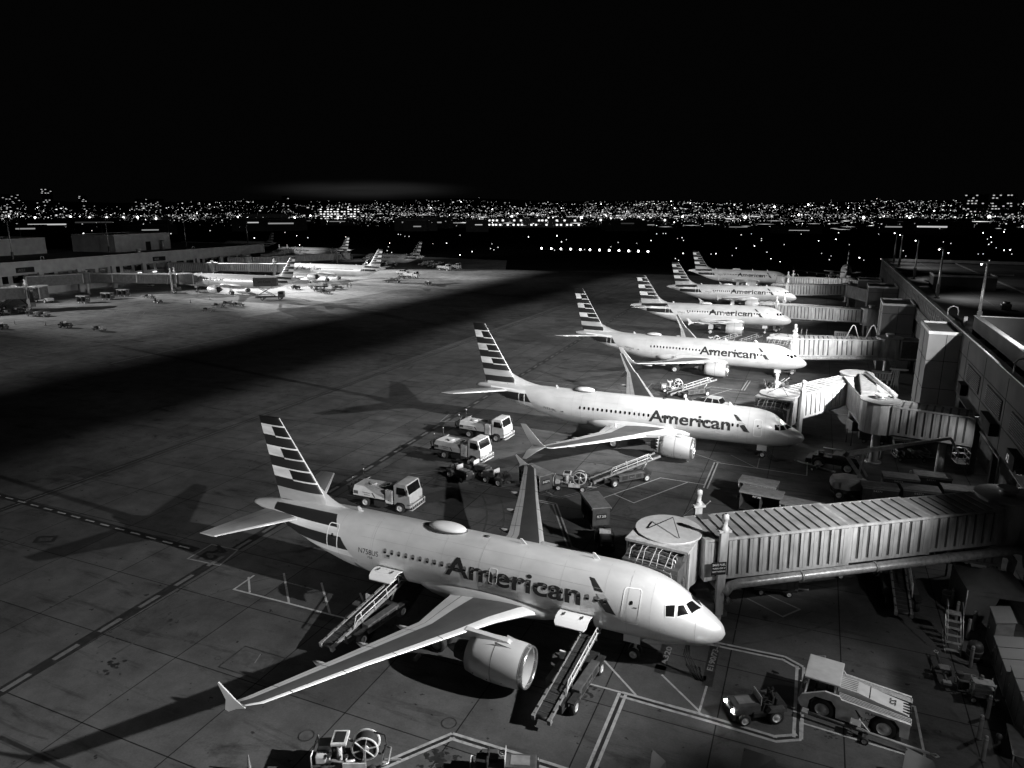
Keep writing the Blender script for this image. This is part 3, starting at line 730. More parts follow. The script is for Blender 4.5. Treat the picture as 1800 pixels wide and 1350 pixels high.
        dd = p.build('cargo_door', root); o.build('cargo_hold_opening', root)
        for xx in (a+.25, b-.25): q = MB(); q.cyl((-xx, h0.y-.7, h0.z+.02), (-xx, h0.y+.35, h0.z-.55), .03, m='strut'); q.build('door_strut', dd)
    # roof fittings
    if dome:
        o = MB(); x0, x1 = dome; zt = F.sec((x0+x1)/2)[2]
        o.sphere((-(x0+x1)/2, 0, zt+.1), 1, 'skin2', 24, 12, ((x1-x0)/2, .62, .3)); o.sphere((-(x0+x1)/2-.15, 0, zt+.0), 1, 'dgrey', 24, 8, ((x1-x0)/2+.25, .7, .16)); o.build('antenna_dome', root)
    for xx, hh_ in ((7.5, .38), (12.2, .34), (L*.72, .3)):
        o = MB(); zt = F.sec(xx)[2]; o.side([(-xx+.16, zt-.04), (-xx-.25, zt-.04), (-xx-.34, zt+hh_), (-xx-.2, zt+hh_)], -.02, .02, 'skin2'); o.build('blade_antenna', root)
    if detail:
        o = MB(); xx = 14.8; zt = F.sec(xx)[2]; o.sphere((-xx, 0, zt), .18, 'dgrey', 14, 8, (1.2, .8, .5)); o.build('beacon', root)
    return root
def place(o, x, y, h): o.location = (x, y, 0); o.rotation_euler = (0, 0, h); return o
GR = 'airliners parked at the right hand gates'; GL = 'airliners parked at the left hand gates'
p1 = place(make_aircraft('nearest silver airliner, N758US on its rear hull, both cargo doors open', 'A', 33.84, (-1,), 'N758US', 'fence', True, True, ((7.15, 9.1, 3.3), (19.95, 21.8, 3.3)), dome=(16.3, 19.0), overwing=(13.5,), group=GR), 0, 0, 0)
p2 = place(make_aircraft('second nearest airliner, N321RL on its hull, split wingtips and saw-toothed engine cowls', 'B', 38.02, (-1,), 'N321RL', 'split', True, maxeng=True, dome=(22.9, 25.3), overwing=(17.6, 16.6), group=GR), 2.56, 40.25, .015)
p3 = place(make_aircraft('third airliner of the right hand row, N305NX on its hull, upturned winglets', 'B', 38.02, (-1,), 'N305NX', 'winglet', True, dome=(22.9, 25.3), overwing=(17.6, 16.6), group=GR), 1.32, 79.87, -.025)
p4 = place(make_aircraft('fourth airliner of the right hand row, short hull, nose beside the grey stair tower bridge', 'A', 33.84, (-1,), 'N764US', 'fence', False, dome=(16.3, 19.0), overwing=(13.5,), group=GR), -3.27, 122.4, .104)
p5 = dup(p4, (-4.35, 165.2), .123, 'fifth airliner of the right hand row, close behind the long pale bridge with hoops', GR)
p6 = dup(p4, (-8.4, 214), -.08, 'farthest and darkest airliner of the right hand row, only its roof and tail showing', GR)
p7 = dup(p3, (8.6, 270), 1.56, 'airliner seen edge-on from behind beyond the far bridges', GR)
a1 = place(make_aircraft('long airliner on the left side with a catering truck at its tail', 'A', 44.5, (1,), None, 'sharklet', False, overwing=(20.3,), group=GL), -188.4, 130.8, 3.23)
a2 = dup(a1, (-187.9, 177.2), 3.21, 'brightly lit white airliner on the left side, behind the dark striped fin of the first', GL)
a3 = place(make_aircraft('airliner at the left whose fin stands farthest right, service trucks at its tail', 'A', 33.84, (1,), None, 'fence', False, overwing=(13.5,), group=GL), -198, 241.7, 3.14)
a4 = dup(a1, (-268.8, 269.4), 3.14, 'dim airliner on the left side mostly hidden behind the stacked bridges', GL)
a5 = dup(a1, (-358.9, 313.7), 3.14, 'farthest airliner on the left side, small fin showing above the concourse end', GL)
# ------------------------------------------------------------------ ground
def sheet(name, pts, z, m):
    o = MB(); o.add([(p[0], p[1], z) for p in pts], [list(range(len(pts)))], m); return structure(o.build(name))
sheet('ground', [(-12000, -500), (12000, -500), (12000, 2600), (-12000, 2600)], -.02, 'field')
sheet('apron', [(-64, -80), (70, -80), (70, 262), (-64, 252)], 0, 'apron')
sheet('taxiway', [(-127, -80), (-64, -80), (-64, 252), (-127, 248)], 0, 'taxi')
sheet('concourse_apron', [(-420, -80), (-127, -80), (-127, 248), (-150, 300), (-420, 330)], 0, 'apron2')
# rising city ground behind the airfield
def hz(x, y):
    d = math.hypot(x-CAM.x, y-CAM.y); a = math.atan2(y-CAM.y, x-CAM.x)-YAW
    return max(0, (d-2400))*(.018+.003*math.sin(a*7+1)+.002*math.sin(a*23))
o = MB(); NX, NY = 60, 24; vs = []
for j in range(NY+1):
    for i in range(NX+1):
        a = YAW-1.1+2.2*i/NX; d = 2300+6200*(j/NY)**1.4
        x, y = CAM.x+d*math.cos(a), CAM.y+d*math.sin(a); vs.append((x, y, hz(x, y)-3*(j == 0)))
o.add(vs, [(j*(NX+1)+i, j*(NX+1)+i+1, (j+1)*(NX+1)+i+1, (j+1)*(NX+1)+i) for j in range(NY) for i in range(NX)], 'field', True); structure(o.build('hills'))

# painted markings, unrolled on the ground from where the photograph shows them
_cn = {}
def line_strip(mb, pts, wd, z, m, close=False, off=0.):
    pts = [Vector((p[0], p[1], 0)) for p in pts]
    if close: pts = pts+[pts[0]]
    for a, b in zip(pts, pts[1:]):
        d = (b-a)
        if d.length < .01: continue
        _cn[m] = (_cn.get(m, 0)+1) % 110; z_ = z+_cn[m]*.000008
        d.normalize(); n = Vector((-d.y, d.x, 0)); ex = min(wd, .17)*.4; a_ = a+n*off-d*ex; b_ = b+n*off+d*ex
        mb.add([(a_+n*wd/2)[:2]+(z_,), (a_-n*wd/2)[:2]+(z_,), (b_-n*wd/2)[:2]+(z_,), (b_+n*wd/2)[:2]+(z_,)], [(0, 1, 2, 3)], m)
def px(*q): return [G(a, b) for a, b in q]
mk = MB()
def dbl(pts, wd=.17, gap=.36, m='pwhite', close=False):
    line_strip(mk, pts, wd, .006, m, close, gap/2); line_strip(mk, pts, wd, .006, m, close, -gap/2); line_strip(mk, pts, gap-wd, .005, 'pblack', close)
# tail clearance band
bp_ = [(0, 1218), (112, 1155), (373, 1002), (505, 925), (640, 838), (760, 762), (850, 702), (950, 657), (1042, 602), (1133, 547), (1189, 513)]
B = px(*bp_); B = [Vector((-36.35-.05*(q.y+17)*1.0, q.y, 0)) for q in B]
line_strip(mk, [B[0]+Vector((.5, -12, 0)), B[-1]], .85, .004, 'pblack')
d0 = B[0]+Vector((.5, -12, 0)); dv = (B[-1]-d0); Lb = dv.length; dv.normalize(); s_ = 0
while s_ < Lb:
    line_strip(mk, [d0+dv*s_, d0+dv*min(Lb, s_+1.5)], .34, .008, 'pdash'); s_ += 3.05
# cross dashes to the taxiway
for i in range(17):
    x = -40.8-i*1.9; y = -.62-.0215*(x+40.5); line_strip(mk, [(x, y), (x-.95, y)], .16, .006, 'pwhite')
line_strip(mk, [(-40, -.62), (-76, .15)], .7, .004, 'pblack')  # dark strip painted under the dashes in place of a shadow
# taxilane edge
line_strip(mk, [(-61.9, -60), (-62.4, 250)], .85, .004, 'pblack'); line_strip(mk, [(-61.9, -60), (-62.4, 250)], .10, .008, 'pdim')
line_strip(mk, [(-46.5, 28), (-50, 200)], .12, .004, 'pblack')
# gate label box
q = px((330, 982), (372, 957), (418, 967), (386, 994)); line_strip(mk, q, .14, .007, 'pdim', True)
mk.add([(v.x, v.y, .0055) for v in q], [(0, 1, 2, 3)], 'skid')
def ground_text(s, a, b, h, m, z=.009, flip=1):
    a, b = Vector((a[0], a[1], z)), Vector((b[0], b[1], z)); d = (b-a); n = Vector((-d.y, d.x, 0))*flip
    put_text(mk, s, a, d, n, d.length, h, m, .03)
qa, qb = G(397, 961), G(352, 987)
ground_text('A2', (qa.x-.7, qa.y), (qb.x-.7, qb.y+.2), 1.5, 'pblack')
q = px((61, 953), (69, 944), (99, 943), (92, 952)); line_strip(mk, q, .3, .006, 'pblack', True)
q = px((708, 648), (716, 641), (726, 643), (718, 650)); line_strip(mk, q, .2, .006, 'pblack', True)
# hatched equipment bay beside the rear hull
for l in ([(411, 1036), (446, 1012)], [(411, 1036), (505, 1060), (580, 1080), (645, 1096)], [(437, 1015), (439, 1041)], [(499, 1008), (508, 1060)], [(565, 1025), (580, 1079)], [(633, 1043), (647, 1077)]):
    line_strip(mk, px(*l), .14, .006, 'pwhite')
# pit cover frames
q = px((384, 1172), (431, 1136), (510, 1160), (465, 1198)); line_strip(mk, q, .07, .006, 'pblack', True)
q2 = px((404, 1160), (424, 1142), (482, 1158), (463, 1182)); mk.add([(v.x, v.y, .005) for v in q2], [(0, 1, 2, 3)], 'dgrey')
line_strip(mk, px((448, 1165), (458, 1150)), .05, .008, 'pdim')
for cx, cy, r in ((538, 1293, .42), (789, 1271, .42), (383, 1157, .16), (1020, 836, .3), (633, 1180, .1)):
    c = G(cx, cy); mk.lathe([(r, .006), (r*.86, .007)], 'pblack', (c.x, c.y, 0), n=24); mk.lathe([(r*.84, .006), (0.001, .007)], 'dgrey', (c.x, c.y, 0), n=24)
for l in ([(640, 1360), (795, 1294), (972, 1349), (1030, 1368)], [(1035, 1362), (1094, 1221), (1250, 1265), (1363, 1299), (1402, 1296), (1407, 1173), (1378, 1157), (1253, 1131), (1240, 1129)]):
    dbl(px(*l))
dbl(px((0, 1296), (120, 1352)), .12, .34, 'skid')
for l in ([(1049, 1147), (1117, 1221)], [(1164, 1187), (1229, 1250)], [(1229, 1251), (1242, 1207)], [(1024, 1199), (1231, 1254)]): line_strip(mk, px(*l), .12, .009, 'pwhite')
# stop bars with type names
for q in ([(1149, 1181), (1168, 1186), (1182, 1136), (1164, 1132)], [(1233, 1205), (1252, 1208), (1267, 1130), (1250, 1126)], [(1122, 1159), (1242, 1189), (1240, 1197), (1120, 1167)]):
    mk.add([(v.x, v.y, .005) for v in px(*q)], [(0, 1, 2, 3)], 'pred')
a, b = G(1170, 1170), G(1182, 1138); ground_text('A320', a, b, .34, 'pdim')
a, b = G(1252, 1180), G(1266, 1133); ground_text('E190/73-8', a, b, .34, 'pdim')
line_strip(mk, px((1408, 1197), (1608, 1242), (1627, 1337), (1407, 1270)), .12, .006, 'pwhite')
line_strip(mk, px((1407, 1270), (1407, 1300)), .12, .006, 'pwhite')
line_strip(mk, px((1427, 1153), (1451, 1153), (1450, 1163)), .08, .006, 'pdim', True)
line_strip(mk, px((1314, 1052), (1376, 1084), (1406, 1071), (1330, 1037)), .13, .006, 'pdim')
dbl(px((944, 880), (975, 886), (1003, 965)), .14, .34)
dbl(px((1060, 850), (1020, 866), (986, 875), (944, 866), (850, 851), (669, 826)), .10, .3, 'pdim')
for l in ([(1055, 877), (1161, 840), (1239, 852)], [(1114, 884), (1208, 848)], [(1080, 869), (1114, 884)]): line_strip(mk, px(*l), .11, .006, 'pwhite')
dbl(px((1259, 813), (1240, 858)), .14, .34)
line_strip(mk, px((1259, 813), (1330, 823), (1418, 836), (1420, 801)), .12, .006, 'pwhite')
for l in ([(1200, 790), (1266, 813)], [(1285, 800), (1331, 823)], [(1331, 823), (1335, 806)], [(1160, 780), (1210, 812)]): line_strip(mk, px(*l), .1, .006, 'pdim')
dbl(px((1317, 669), (1306, 686)), .16, .4)
for l in ([(1205, 692), (1250, 680), (1306, 686)], [(1228, 701), (1287, 684)]): line_strip(mk, px(*l), .12, .006, 'pwhite')
for l in ([(1180, 655), (1317, 669), (1400, 680)],): line_strip(mk, px(*l), .14, .006, 'pdim')
q = px((774, 741), (789, 728), (812, 731), (808, 741)); line_strip(mk, q, .12, .007, 'pdim', True)
for yy in (62, 102, 145, 188):      # worn guide lines at the farther gates
    line_strip(mk, [(-38, yy+.3), (8, yy-.4)], .12, .006, 'pdim'); line_strip(mk, [(-20, yy-6), (-20, yy+6), (-6, yy+6)], .12, .006, 'pdim')
# left apron
for l in ([(-20, 625), (180, 589)], [(191, 586), (361, 557)], [(390, 552), (455, 541)], [(419, 548), (465, 539)]): line_strip(mk, px(*l), .45, .006, 'pwhite')
line_strip(mk, px((195, 639), (450, 582)), .2, .006, 'pdim')
for l in ([(137, 536), (335, 556)], [(110, 548), (250, 567), (335, 575)], [(12, 575), (57, 571), (162, 582)], [(60, 569), (170, 580)], [(0, 606), (110, 586)], [(258, 530), (340, 541), (460, 560)], [(0, 612), (28, 609), (0, 622)], [(380, 543), (500, 530)]): line_strip(mk, px(*l), .16, .006, 'pwhite')
for i in range(9):
    x = 140+i*23; line_strip(mk, px((x, 536+i*2.4), (x-8, 545+i*2.4)), .2, .006, 'pwhite')
for q in ([(325, 562), (350, 557), (366, 560), (340, 566)], [(2, 619), (18, 613), (58, 616), (22, 626)]): line_strip(mk, px(*q), .25, .006, 'pwhite', True)
for i in range(4): line_strip(mk, px((335+i*6, 563-i), (341+i*6, 561-i)), .3, .006, 'pwhite')
for l in ([(345, 520), (372, 512)], [(372, 524), (402, 512)], [(395, 524), (430, 512)]): line_strip(mk, px(*l), .16, .006, 'pwhite')
r5 = random.Random(11)
def arc(c, R, a0, a1, wd, z): line_strip(mk, [(c[0]+R*math.cos(a0+(a1-a0)*k/14), c[1]+R*math.sin(a0+(a1-a0)*k/14)) for k in range(15)], wd, z, 'skid')
for i in range(46):
    gx, gy = r5.uniform(-45, 8), r5.choice((-12, -6, 6, 14, 22, 30, 48, 58, 68, 92, 105)); R = r5.uniform(4, 22); a0 = r5.uniform(0, 6.28); a1 = a0+r5.uniform(.3, 1.1)
    for q in (0, 1.5): arc((gx, gy), R+q, a0, a1, r5.uniform(.1, .2), .0022+.00002*i)
def splat(x, y, r, n, z=.003):
    for k in range(n):
        a = r5.uniform(0, 6.28); d = abs(r5.gauss(0, r)); rr = r5.uniform(.03, .16)*r*(1 if d < r else .5); cx, cy = x+d*math.cos(a), y+d*math.sin(a)
        mk.add([(cx+rr*r5.uniform(.6, 1.3)*math.cos(t)*1.4, cy+rr*r5.uniform(.6, 1.3)*math.sin(t), z+.00002*k) for t in [2*PI*j/9 for j in range(9)]], [list(range(9))], 'oil')
for p_, r, n in (((770, 1335), .9, 70), ((1035, 1205), .6, 40), ((1020, 1222), .7, 50), ((700, 850), 1.1, 50), ((1145, 868), 1.0, 60), ((960, 700), 1.6, 60), ((1345, 1085), .5, 30), ((880, 1190), .6, 30), ((1200, 690), 1.2, 40), ((550, 960), 1.2, 50), ((1300, 1190), .5, 18), ((200, 1170), .8, 25), ((300, 1090), .7, 20), ((1235, 828), .6, 30), ((1460, 1290), .5, 25)):
    c = G(*p_); splat(c.x, c.y, r, n)
structure(mk.build('pavement', fixn=False)).name = 'pavement_markings'
# ------------------------------------------------------------------ right hand concourse
def wx(y): return 18.035-.0145*y
def plate(mb, x_off, y0, y1, z0, z1, t, m):
    """slab lying along the leaning wall line"""
    a, b = (wx(y0)+x_off, y0), (wx(y1)+x_off, y1); mb.prism([a, (a[0]+t, a[1]), (b[0]+t, b[1]), b], z0, z1, m)
T = thing('concourse_building', 'long dark concourse on the right with louvred fascia and parapet roof', 'building', (wx(60), 60, 0))
OX = Matrix.Translation((-wx(60), -60, 0))
o = MB(OX)
plate(o, 0, -60, 179.7, 6.3, 12.95, .35, 'wall2'); plate(o, .35, -60, 179.7, 6.3, 6.6, 40, 'wall2')
plate(o, 2.4, -60, 179.4, 0, 6.3, .4, 'wall2'); o.box((wx(179)+20, 179.5, 9.6), (40, .4, 6.6), 'wall2')
o.box((wx(179)+21, 179.2, 3.1), (38, .4, 6.2), 'wall2')
for y in list(range(-50, 180, 9)): plate(o, -.03, y, y+.05, 6.3, 12.6, .05, 'black')
for z in (8.45, 10.75): plate(o, -.035, -60, 179.7, z, z+.05, .05, 'black')
for y in range(-55, 180, 9): o.box((wx(y)+.9, y, 3.1), (.6, .6, 6.2), 'wallc')
o.build('facade', T)
o = MB(OX); plate(o, -.08, -60, 180, 12.95, 13.05, .5, 'coping'); plate(o, .42, -60, 180, 12.9, 13.0, .15, 'coping'); o.build('coping', T)
o = MB(OX); plate(o, .5, -60, 179.3, 12.0, 12.15, 42, 'roof')
plate(o, 17, 60, 179, 12.15, 12.35, .25, 'coping'); plate(o, 9, 70, 179.3, 12.15, 12.2, .05, 'steel')
o.box((wx(179)+20, 179.0, 12.7), (40, .3, .7), 'coping')
for yy in (112, 145): o.box((wx(yy)+12, yy, 12.25), (22, .18, .2), 'coping')
o.build('roof', T)
for y0, y1 in ((41.2, 47.6), (31.8, 38.0), (21.9, 28.4), (13, 19)):
    o = MB(OX); plate(o, -.06, y0, y1, 8.75, 10.5, .08, 'black')
    for k in range(9): plate(o, -.12, y0+.1, y1-.1, 8.8+k*.19, 8.87+k*.19, .09, 'dgrey')
    o.build('louvre', T)
# clerestory with pale mullions beyond the stair tower
o = MB(OX); plate(o, -.05, 66, 101, 8.7, 10.6, .07, 'glass')
y = 66
while y < 101: plate(o, -.22, y, y+.28, 8.7, 10.6, .2, 'steel'); y += .95
o.build('window_band', T)
o = MB(OX)
y = 67
while y < 172: plate(o, -.05, y, y+1.1, 11.3, 12.2, .03, 'dgrey'); y += 1.8
o.build('upper_panel', T)
# undercroft: doors, lit windows, pipes
for y in (6, 15, 24, 33, 51, 68, 88, 104, 118, 140, 155):
    o = MB(OX); plate(o, 2.36, y, y+2.2, .1, 2.7, .06, 'dgrey'); plate(o, 2.33, y+.2, y+1.0, 1.4, 2.3, .05, 'glass'); o.build('service_door', T)
for y in (28, 37, 45, 75, 97, 125, 148):
    o = MB(OX); plate(o, 2.34, y, y+3.2, 3.6, 5.2, .06, 'glass')
    for k in range(5): plate(o, 2.28, y+k*.8-.03, y+k*.8+.03, 3.6, 5.2, .06, 'grey')
    o.build('window', T)
o = MB(OX)
for k, y in enumerate(range(-40, 175, 12)):
    o.cyl((wx(y)+.5, y, 6.2), (wx(y)+.5, y, .2), .09, m='grey', n=8)
    plate(o, .35, y, y+8, 5.4+.3*(k % 2), 5.5+.3*(k % 2), .14, 'steel')
o.build('pipework', T)
for y, _w in WALL_LAMPS: o = MB(OX); o.box((wx(y)-.35, y, 7.5), (.7, .4, .14), 'dark'); o.box((wx(y)-.45, y, 7.42), (.3, .25, .03), 'lampsoft'); o.build('wall_lamp', T)
def gate_sign(y, z, txt, lit, label, w_=2.6):
    s = thing('gate_sign', label, 'sign', (wx(y), y, z-.5), group='lit gate signs on the fascia')
    Z = z-.5
    b = MB(Matrix.Translation((-wx(y), -y, -Z))); b.box((wx(y)-.35, y, z), (.6, w_, 1.1), 'black'); b.build('sign_box', s)
    b = MB(Matrix.Translation((-wx(y), -y, -Z)))
    put_text(b, txt, (wx(y)-.67, y+w_*.42, z-.33), (0, -1, 0), (0, 0, 1), .9, .62, 'signlit' if lit else 'dimsign', .02); b.build('lettering', s)
    
gate_sign(24.2, 7.75, 'A2', True, 'gate sign A2 glowing on the dark fascia, nearest of the signs')
gate_sign(33.9, 7.9, 'A1', False, 'dim gate sign A1 under the middle louvre', 4.4)
gate_sign(47.2, 7.95, 'A4', False, 'dim gate sign A4 beside the big stair tower', 2.2)
gate_sign(99.3, 7.9, 'A6', False, 'small gate sign A6 beyond the big stair tower under the mullioned window band', 1.6)
# roof penthouse wall behind the parapet
def block(name, label, cat, c, d, m, top='coping', rz=0, lip=.3, extra=None, group=None):
    t = thing(name, label, cat, (c[0], c[1], c[2]), rz, group)
    b = MB(); b.box((0, 0, d[2]/2), d, m); b.build('wall', t)
    b = MB()
    for sx in (-1, 1): b.box((sx*(d[0]/2-.06), 0, d[2]+.1), (.25, d[1]+.12, .35), top)
    for sy in (-1, 1): b.box((0, sy*(d[1]/2-.06), d[2]+.095), (d[0]-.3, .25, .34), top)
    b.box((0, 0, d[2]+.02), (d[0]-.3, d[1]-.3, .06), 'roof' if lip else top); b.build('parapet', t)
    if extra: extra(t, d)
    return t
t = thing('penthouse', 'roof penthouse wall with bright coping behind the near parapet', 'building', (wx(30)+1.2, 30, 12.15))
b = MB(Matrix.Translation((-wx(30)-1.2, -30, -12.15))); plate(b, 1.2, -40, 55.4, 12.15, 14.5, .35, 'wall2'); plate(b, 1.5, 55.1, 55.4, 12.15, 14.5, 24, 'wall2'); b.build('wall', t)
b = MB(Matrix.Translation((-wx(30)-1.2, -30, -12.15))); plate(b, 1.12, -40, 55.5, 14.5, 14.58, .5, 'coping'); plate(b, 1.62, 55.05, 55.45, 14.5, 14.56, 24, 'coping'); b.build('coping', t)
for y in range(-36, 54, 6): b = MB(Matrix.Translation((-wx(30)-1.2, -30, -12.15))); b.box((wx(y)+.85, y, 12.6), (.6, .12, .9), 'coping'); b.build('bracket', t)
def tower_lines(t, d):
    b = MB()
    for z in (3.1, 6.2, 9.4):
        if z < d[2]-.5:
            b.box((-d[0]/2-.01, 0, z), (.04, d[1]+.02, .05), 'black'); b.box((0, -d[1]/2-.01, z), (d[0]+.02, .04, .05), 'black')
    b.box((0, -d[1]/2-.012, d[2]/2), (.05, .045, d[2]-.1), 'black'); b.box((-d[0]/2-.012, 0, d[2]/2), (.045, .05, d[2]-.1), 'black'); b.build('panel_joint', t)
GT = 'stair towers along the concourse wall'
block('stair_tower', 'big grey panelled stair tower with shallow tray roof, nearest one on the concourse wall', 'tower', (15.9, 58, 0), (3.5, 8.4, 12.5), 'tower', extra=tower_lines, group=GT)
block('stair_tower', 'second grey stair tower, between the third and fourth bridges', 'tower', (14.0, 97, 0), (4.6, 8, 10.8), 'tower', extra=tower_lines, group=GT)
block('stair_tower', 'third stair tower, squat and grey beside the fifth bridge', 'tower', (13.4, 129.5, 0), (5.3, 8, 10.4), 'tower', extra=tower_lines, group=GT)
block('stair_tower', 'farthest stair tower near the concourse end by the last bridge', 'tower', (12.6, 168, 0), (5.2, 7, 8.3), 'tower', extra=tower_lines, group=GT)
block('plant_room', 'long low plant room box on the right hand roof between two light masts', 'building', (24.8, 111.5, 12.2), (9.5, 6, 2.3), 'wallc')
def fins(t, d):
    b = MB()
    for i in range(16):
        y = -d[1]/2+2+i*3.3; b.add([(-d[0]/2-.05, y-.9, 1), (-d[0]/2-.05, y+.9, 1), (-d[0]/2-1.0, y, 1), (-d[0]/2-.05, y, 9.5)], [(0, 2, 3), (2, 1, 3)], 'tower')
    b.build('pointed_fin', t)
block('hall_building', 'dark hall at the upper right with a row of pointed fins on its wall', 'building', (60, 132, 0), (28, 60, 21), 'wall2', extra=fins)
t = thing('roof_canopy', 'dark canopy roof slab on slanting legs at the upper right edge', 'canopy', (54, 176, 12))
b = MB(); b.box((10, 0, 12.3), (34, 9, 2.6), 'wallc'); b.build('slab', t)
b = MB(); b.beam((-5, 0, 0), (-7, 0, 11), .6, 1.6, 'wallc'); b.build('leg', t)
b = MB(); b.beam((14, 0, 0), (14, 0, 11), .6, 1.6, 'wallc'); b.build('leg', t)
# roof fittings
def roof_goose(x, y, z, label, r=.55):
    b = MB(); b.tube([(0, 0, 0), (0, 0, .9), (.15, 0, 1.15), (.5, 0, 1.3), (.95, 0, 1.15), (1.1, 0, .8), (1.1, 0, .2)], .07, 'white', 8); q = b.build('roof_ladder_rail'); q.location = (x, y, z); tag(q, label, 'rail', 'white hooked rails at the roof edge')
roof_goose(wx(66)+.2, 66, 12.95, 'white hooked rail on the roof edge above the second stair tower'); roof_goose(wx(31)+.2, 31, 13, 'white hooked rail on the roof edge nearest the camera')
t = thing('roof_vent', 'small pale mushroom vent on the roof beside the hooked rail', 'vent', (wx(63)+1.6, 63, 12.15)); b = MB(); b.cyl((0, 0, 0), (0, 0, .9), .12, m='white'); b.box((.1, 0, 1.0), (.35, .3, .5), 'white'); b.build('stack', t)
t = thing('roof_dish', 'round pale dish antenna lying on the right hand roof', 'dish', (wx(118)+4.6, 118, 12.15)); b = MB(); b.sphere((0, 0, .8), 1.3, 'cream', 16, 8, (1, 1, .35)); b.build('dish', t); b = MB(); b.cyl((0, 0, 0), (0, 0, .7), .15, m='steel'); b.build('foot', t)
t = thing('roof_ladder', 'caged steel ladder at the right edge above the roof', 'ladder', (29, 66, 12.15))
b = MB()
for s_ in (-.35, .35): b.tube([(s_, 0, 0), (s_, 0, 7), (s_, .3, 7.6), (s_, 1.0, 7.6), (s_, 1.2, 7)], .05, 'steel', 6)
for k in range(22): b.cyl((-.35, 0, .3+k*.32), (.35, 0, .3+k*.32), .025, m='steel', n=6)
b.build('rail', t)
t = thing('roof_unit', 'small round fan unit on the right hand roof below the fins', 'fan unit', (26.5, 83, 12.15)); b = MB(); b.bbox((0, 0, .4), (1.2, 1.0, .8), 'cream'); b.cyl((0, 0, .8), (0, 0, 1.1), .45, m='steel'); b.build('housing', t)

# ------------------------------------------------------------------ light masts
def mast(x, y, z0, z1, label, group, aim=-1, box=True, glow=True):
    t = thing('light_mast', label, 'light mast', (x, y, z0), group=group)
    h = z1-z0; b = MB(); b.cyl((0, 0, 0), (0, 0, h), .2, .11, 'steel', 10); b.cyl((0, 0, 0), (0, 0, .15), .42, m='dark', n=10); b.build('pole', t)
    if box: b = MB(); b.bbox((0, 0, 1.3), (.5, .5, 1.9), 'dgrey'); b.build('control_box', t)
    b = MB(); b.box((0, 0, h), (.12, 1.7, .12), 'dark'); b.cyl((0, 0, h), (0, 0, h+.6), .03, m='dark', n=6)
    for k in (-.7, 0, .7): b.box((aim*.28, k, h+.1), (.45, .42, .3), 'dark', X=Matrix.Identity(4))
    b.build('lamp_head', t)
    if glow:
        b = MB(); b.sphere((aim*.62, -.25, h-.1), .09, 'lampglow', 8, 6); b.build('lamp', t)
    return t
GM = 'light masts on the right hand roof'; GN = 'light masts on the left hand roof'
MB_ = [(18.9, 61, 'nearest roof light mast, leaning over the penthouse corner'), (18.3, 94, 'second light mast on the right hand roof, in front of the plant room'), (17.9, 128, 'third light mast on the right hand roof beside the round dish'), (17.5, 162, 'fourth light mast on the right hand roof, close to its far end'), (17.2, 176, 'last light mast standing at the far corner of the right hand roof')]
for x, y, lb in MB_: mast(x+.9, y, 12.15, 19.9, lb, GM)
mast(24, 29, 12.15, 21.1, 'light mast outside the picture above gate A2', GM); mast(24.8, -6, 12.15, 22.1, 'light mast outside the picture lighting the nearest airliner', GM); mast(20.4, -48, 12.15, 23.8, 'light mast outside the picture nearest the tower', GM)
for x, y, x2, lb in ((-223.4, 100, 0, 'left hand roof mast nearest the left edge, in front of the plain box'), (-227.3, 135, 0, 'tall thin mast in front of the two-faced roof box'), (-233, 173, 0, 'mast just right of the two-faced roof box'), (-235, 208.5, 0, 'last mast at the tip of the left hand roof')):
    mast(x, y, 11.05, 22.2, lb, GN, 1, True, False)
for x, y, lb in ((-409.6, 218.6, 'pale mast far behind the left roof box'), (-419.6, 275.2, 'distant mast showing above the two-faced roof box'), (-399.5, 308.1, 'distant mast just right of the two-faced roof box')):
    mast(x, y, 0, 21.8, lb, 'distant masts behind the left concourse', 1, False, False)

mast(-219.8, 62, 11.05, 21.7, 'light mast outside the picture lighting the long airliner from the left', GN, 1, True, False)
# ------------------------------------------------------------------ left hand concourse
def lx(y): return -203.7-.098*y
t = thing('concourse_building', 'left hand concourse with pale roof edge, gate signs A21 and A25 and lit undercroft', 'building', (lx(120), 120, 0))
OX2 = Matrix.Translation((-lx(120), -120, 0))
def lplate(mb, xo, y0, y1, z0, z1, th, m):
    a, b_ = (lx(y0)-xo, y0), (lx(y1)-xo, y1); mb.prism([a, b_, (b_[0]-th, b_[1]), (a[0]-th, a[1])], z0, z1, m)
o = MB(OX2); lplate(o, 0, 20, 206, 7.4, 10.9, .4, 'wallp'); lplate(o, .4, 20, 206, 7.4, 7.6, 50, 'wall2'); lplate(o, 7, 20, 205, 0, 7.4, .5, 'wallp'); o.prism([(lx(206), 206), (lx(206)-55, 211), (lx(206)-55, 211.5), (lx(206), 206.5)], 7.4, 10.9, 'wallp')
for y in range(24, 206, 13): o.box((lx(y)-1.0, y, 3.7), (1.0, 1.4, 7.4), 'wallp')
o.build('facade', t)
o = MB(OX2); lplate(o, -.08, 20, 206.2, 10.9, 11.0, .6, 'coping'); o.build('coping', t)
o = MB(OX2); lplate(o, .5, 20, 206, 10.7, 10.8, 52, 'roof'); o.build('roof', t)
o = MB(OX2)
for y in range(22, 200, 5):
    lplate(o, 6.9, y, y+3.6, 4.2, 6.4, .06, 'glass'); lplate(o, 6.84, y+.5, y+1.6, 6.0, 6.25, .05, 'dimsign')
o.build('window_band', t)
for y, z in ((108, 3.2), (112, 3.4), (121, 3.4), (128, 3.3), (135, 3.4), (143, 3.4), (150, 3.3), (96, 3.2)):
    o = MB(OX2); lplate(o, 6.75, y, y+1.7, z-.05, z+.12, .2, 'lampsoft'); o.build('wall_lamp', t)
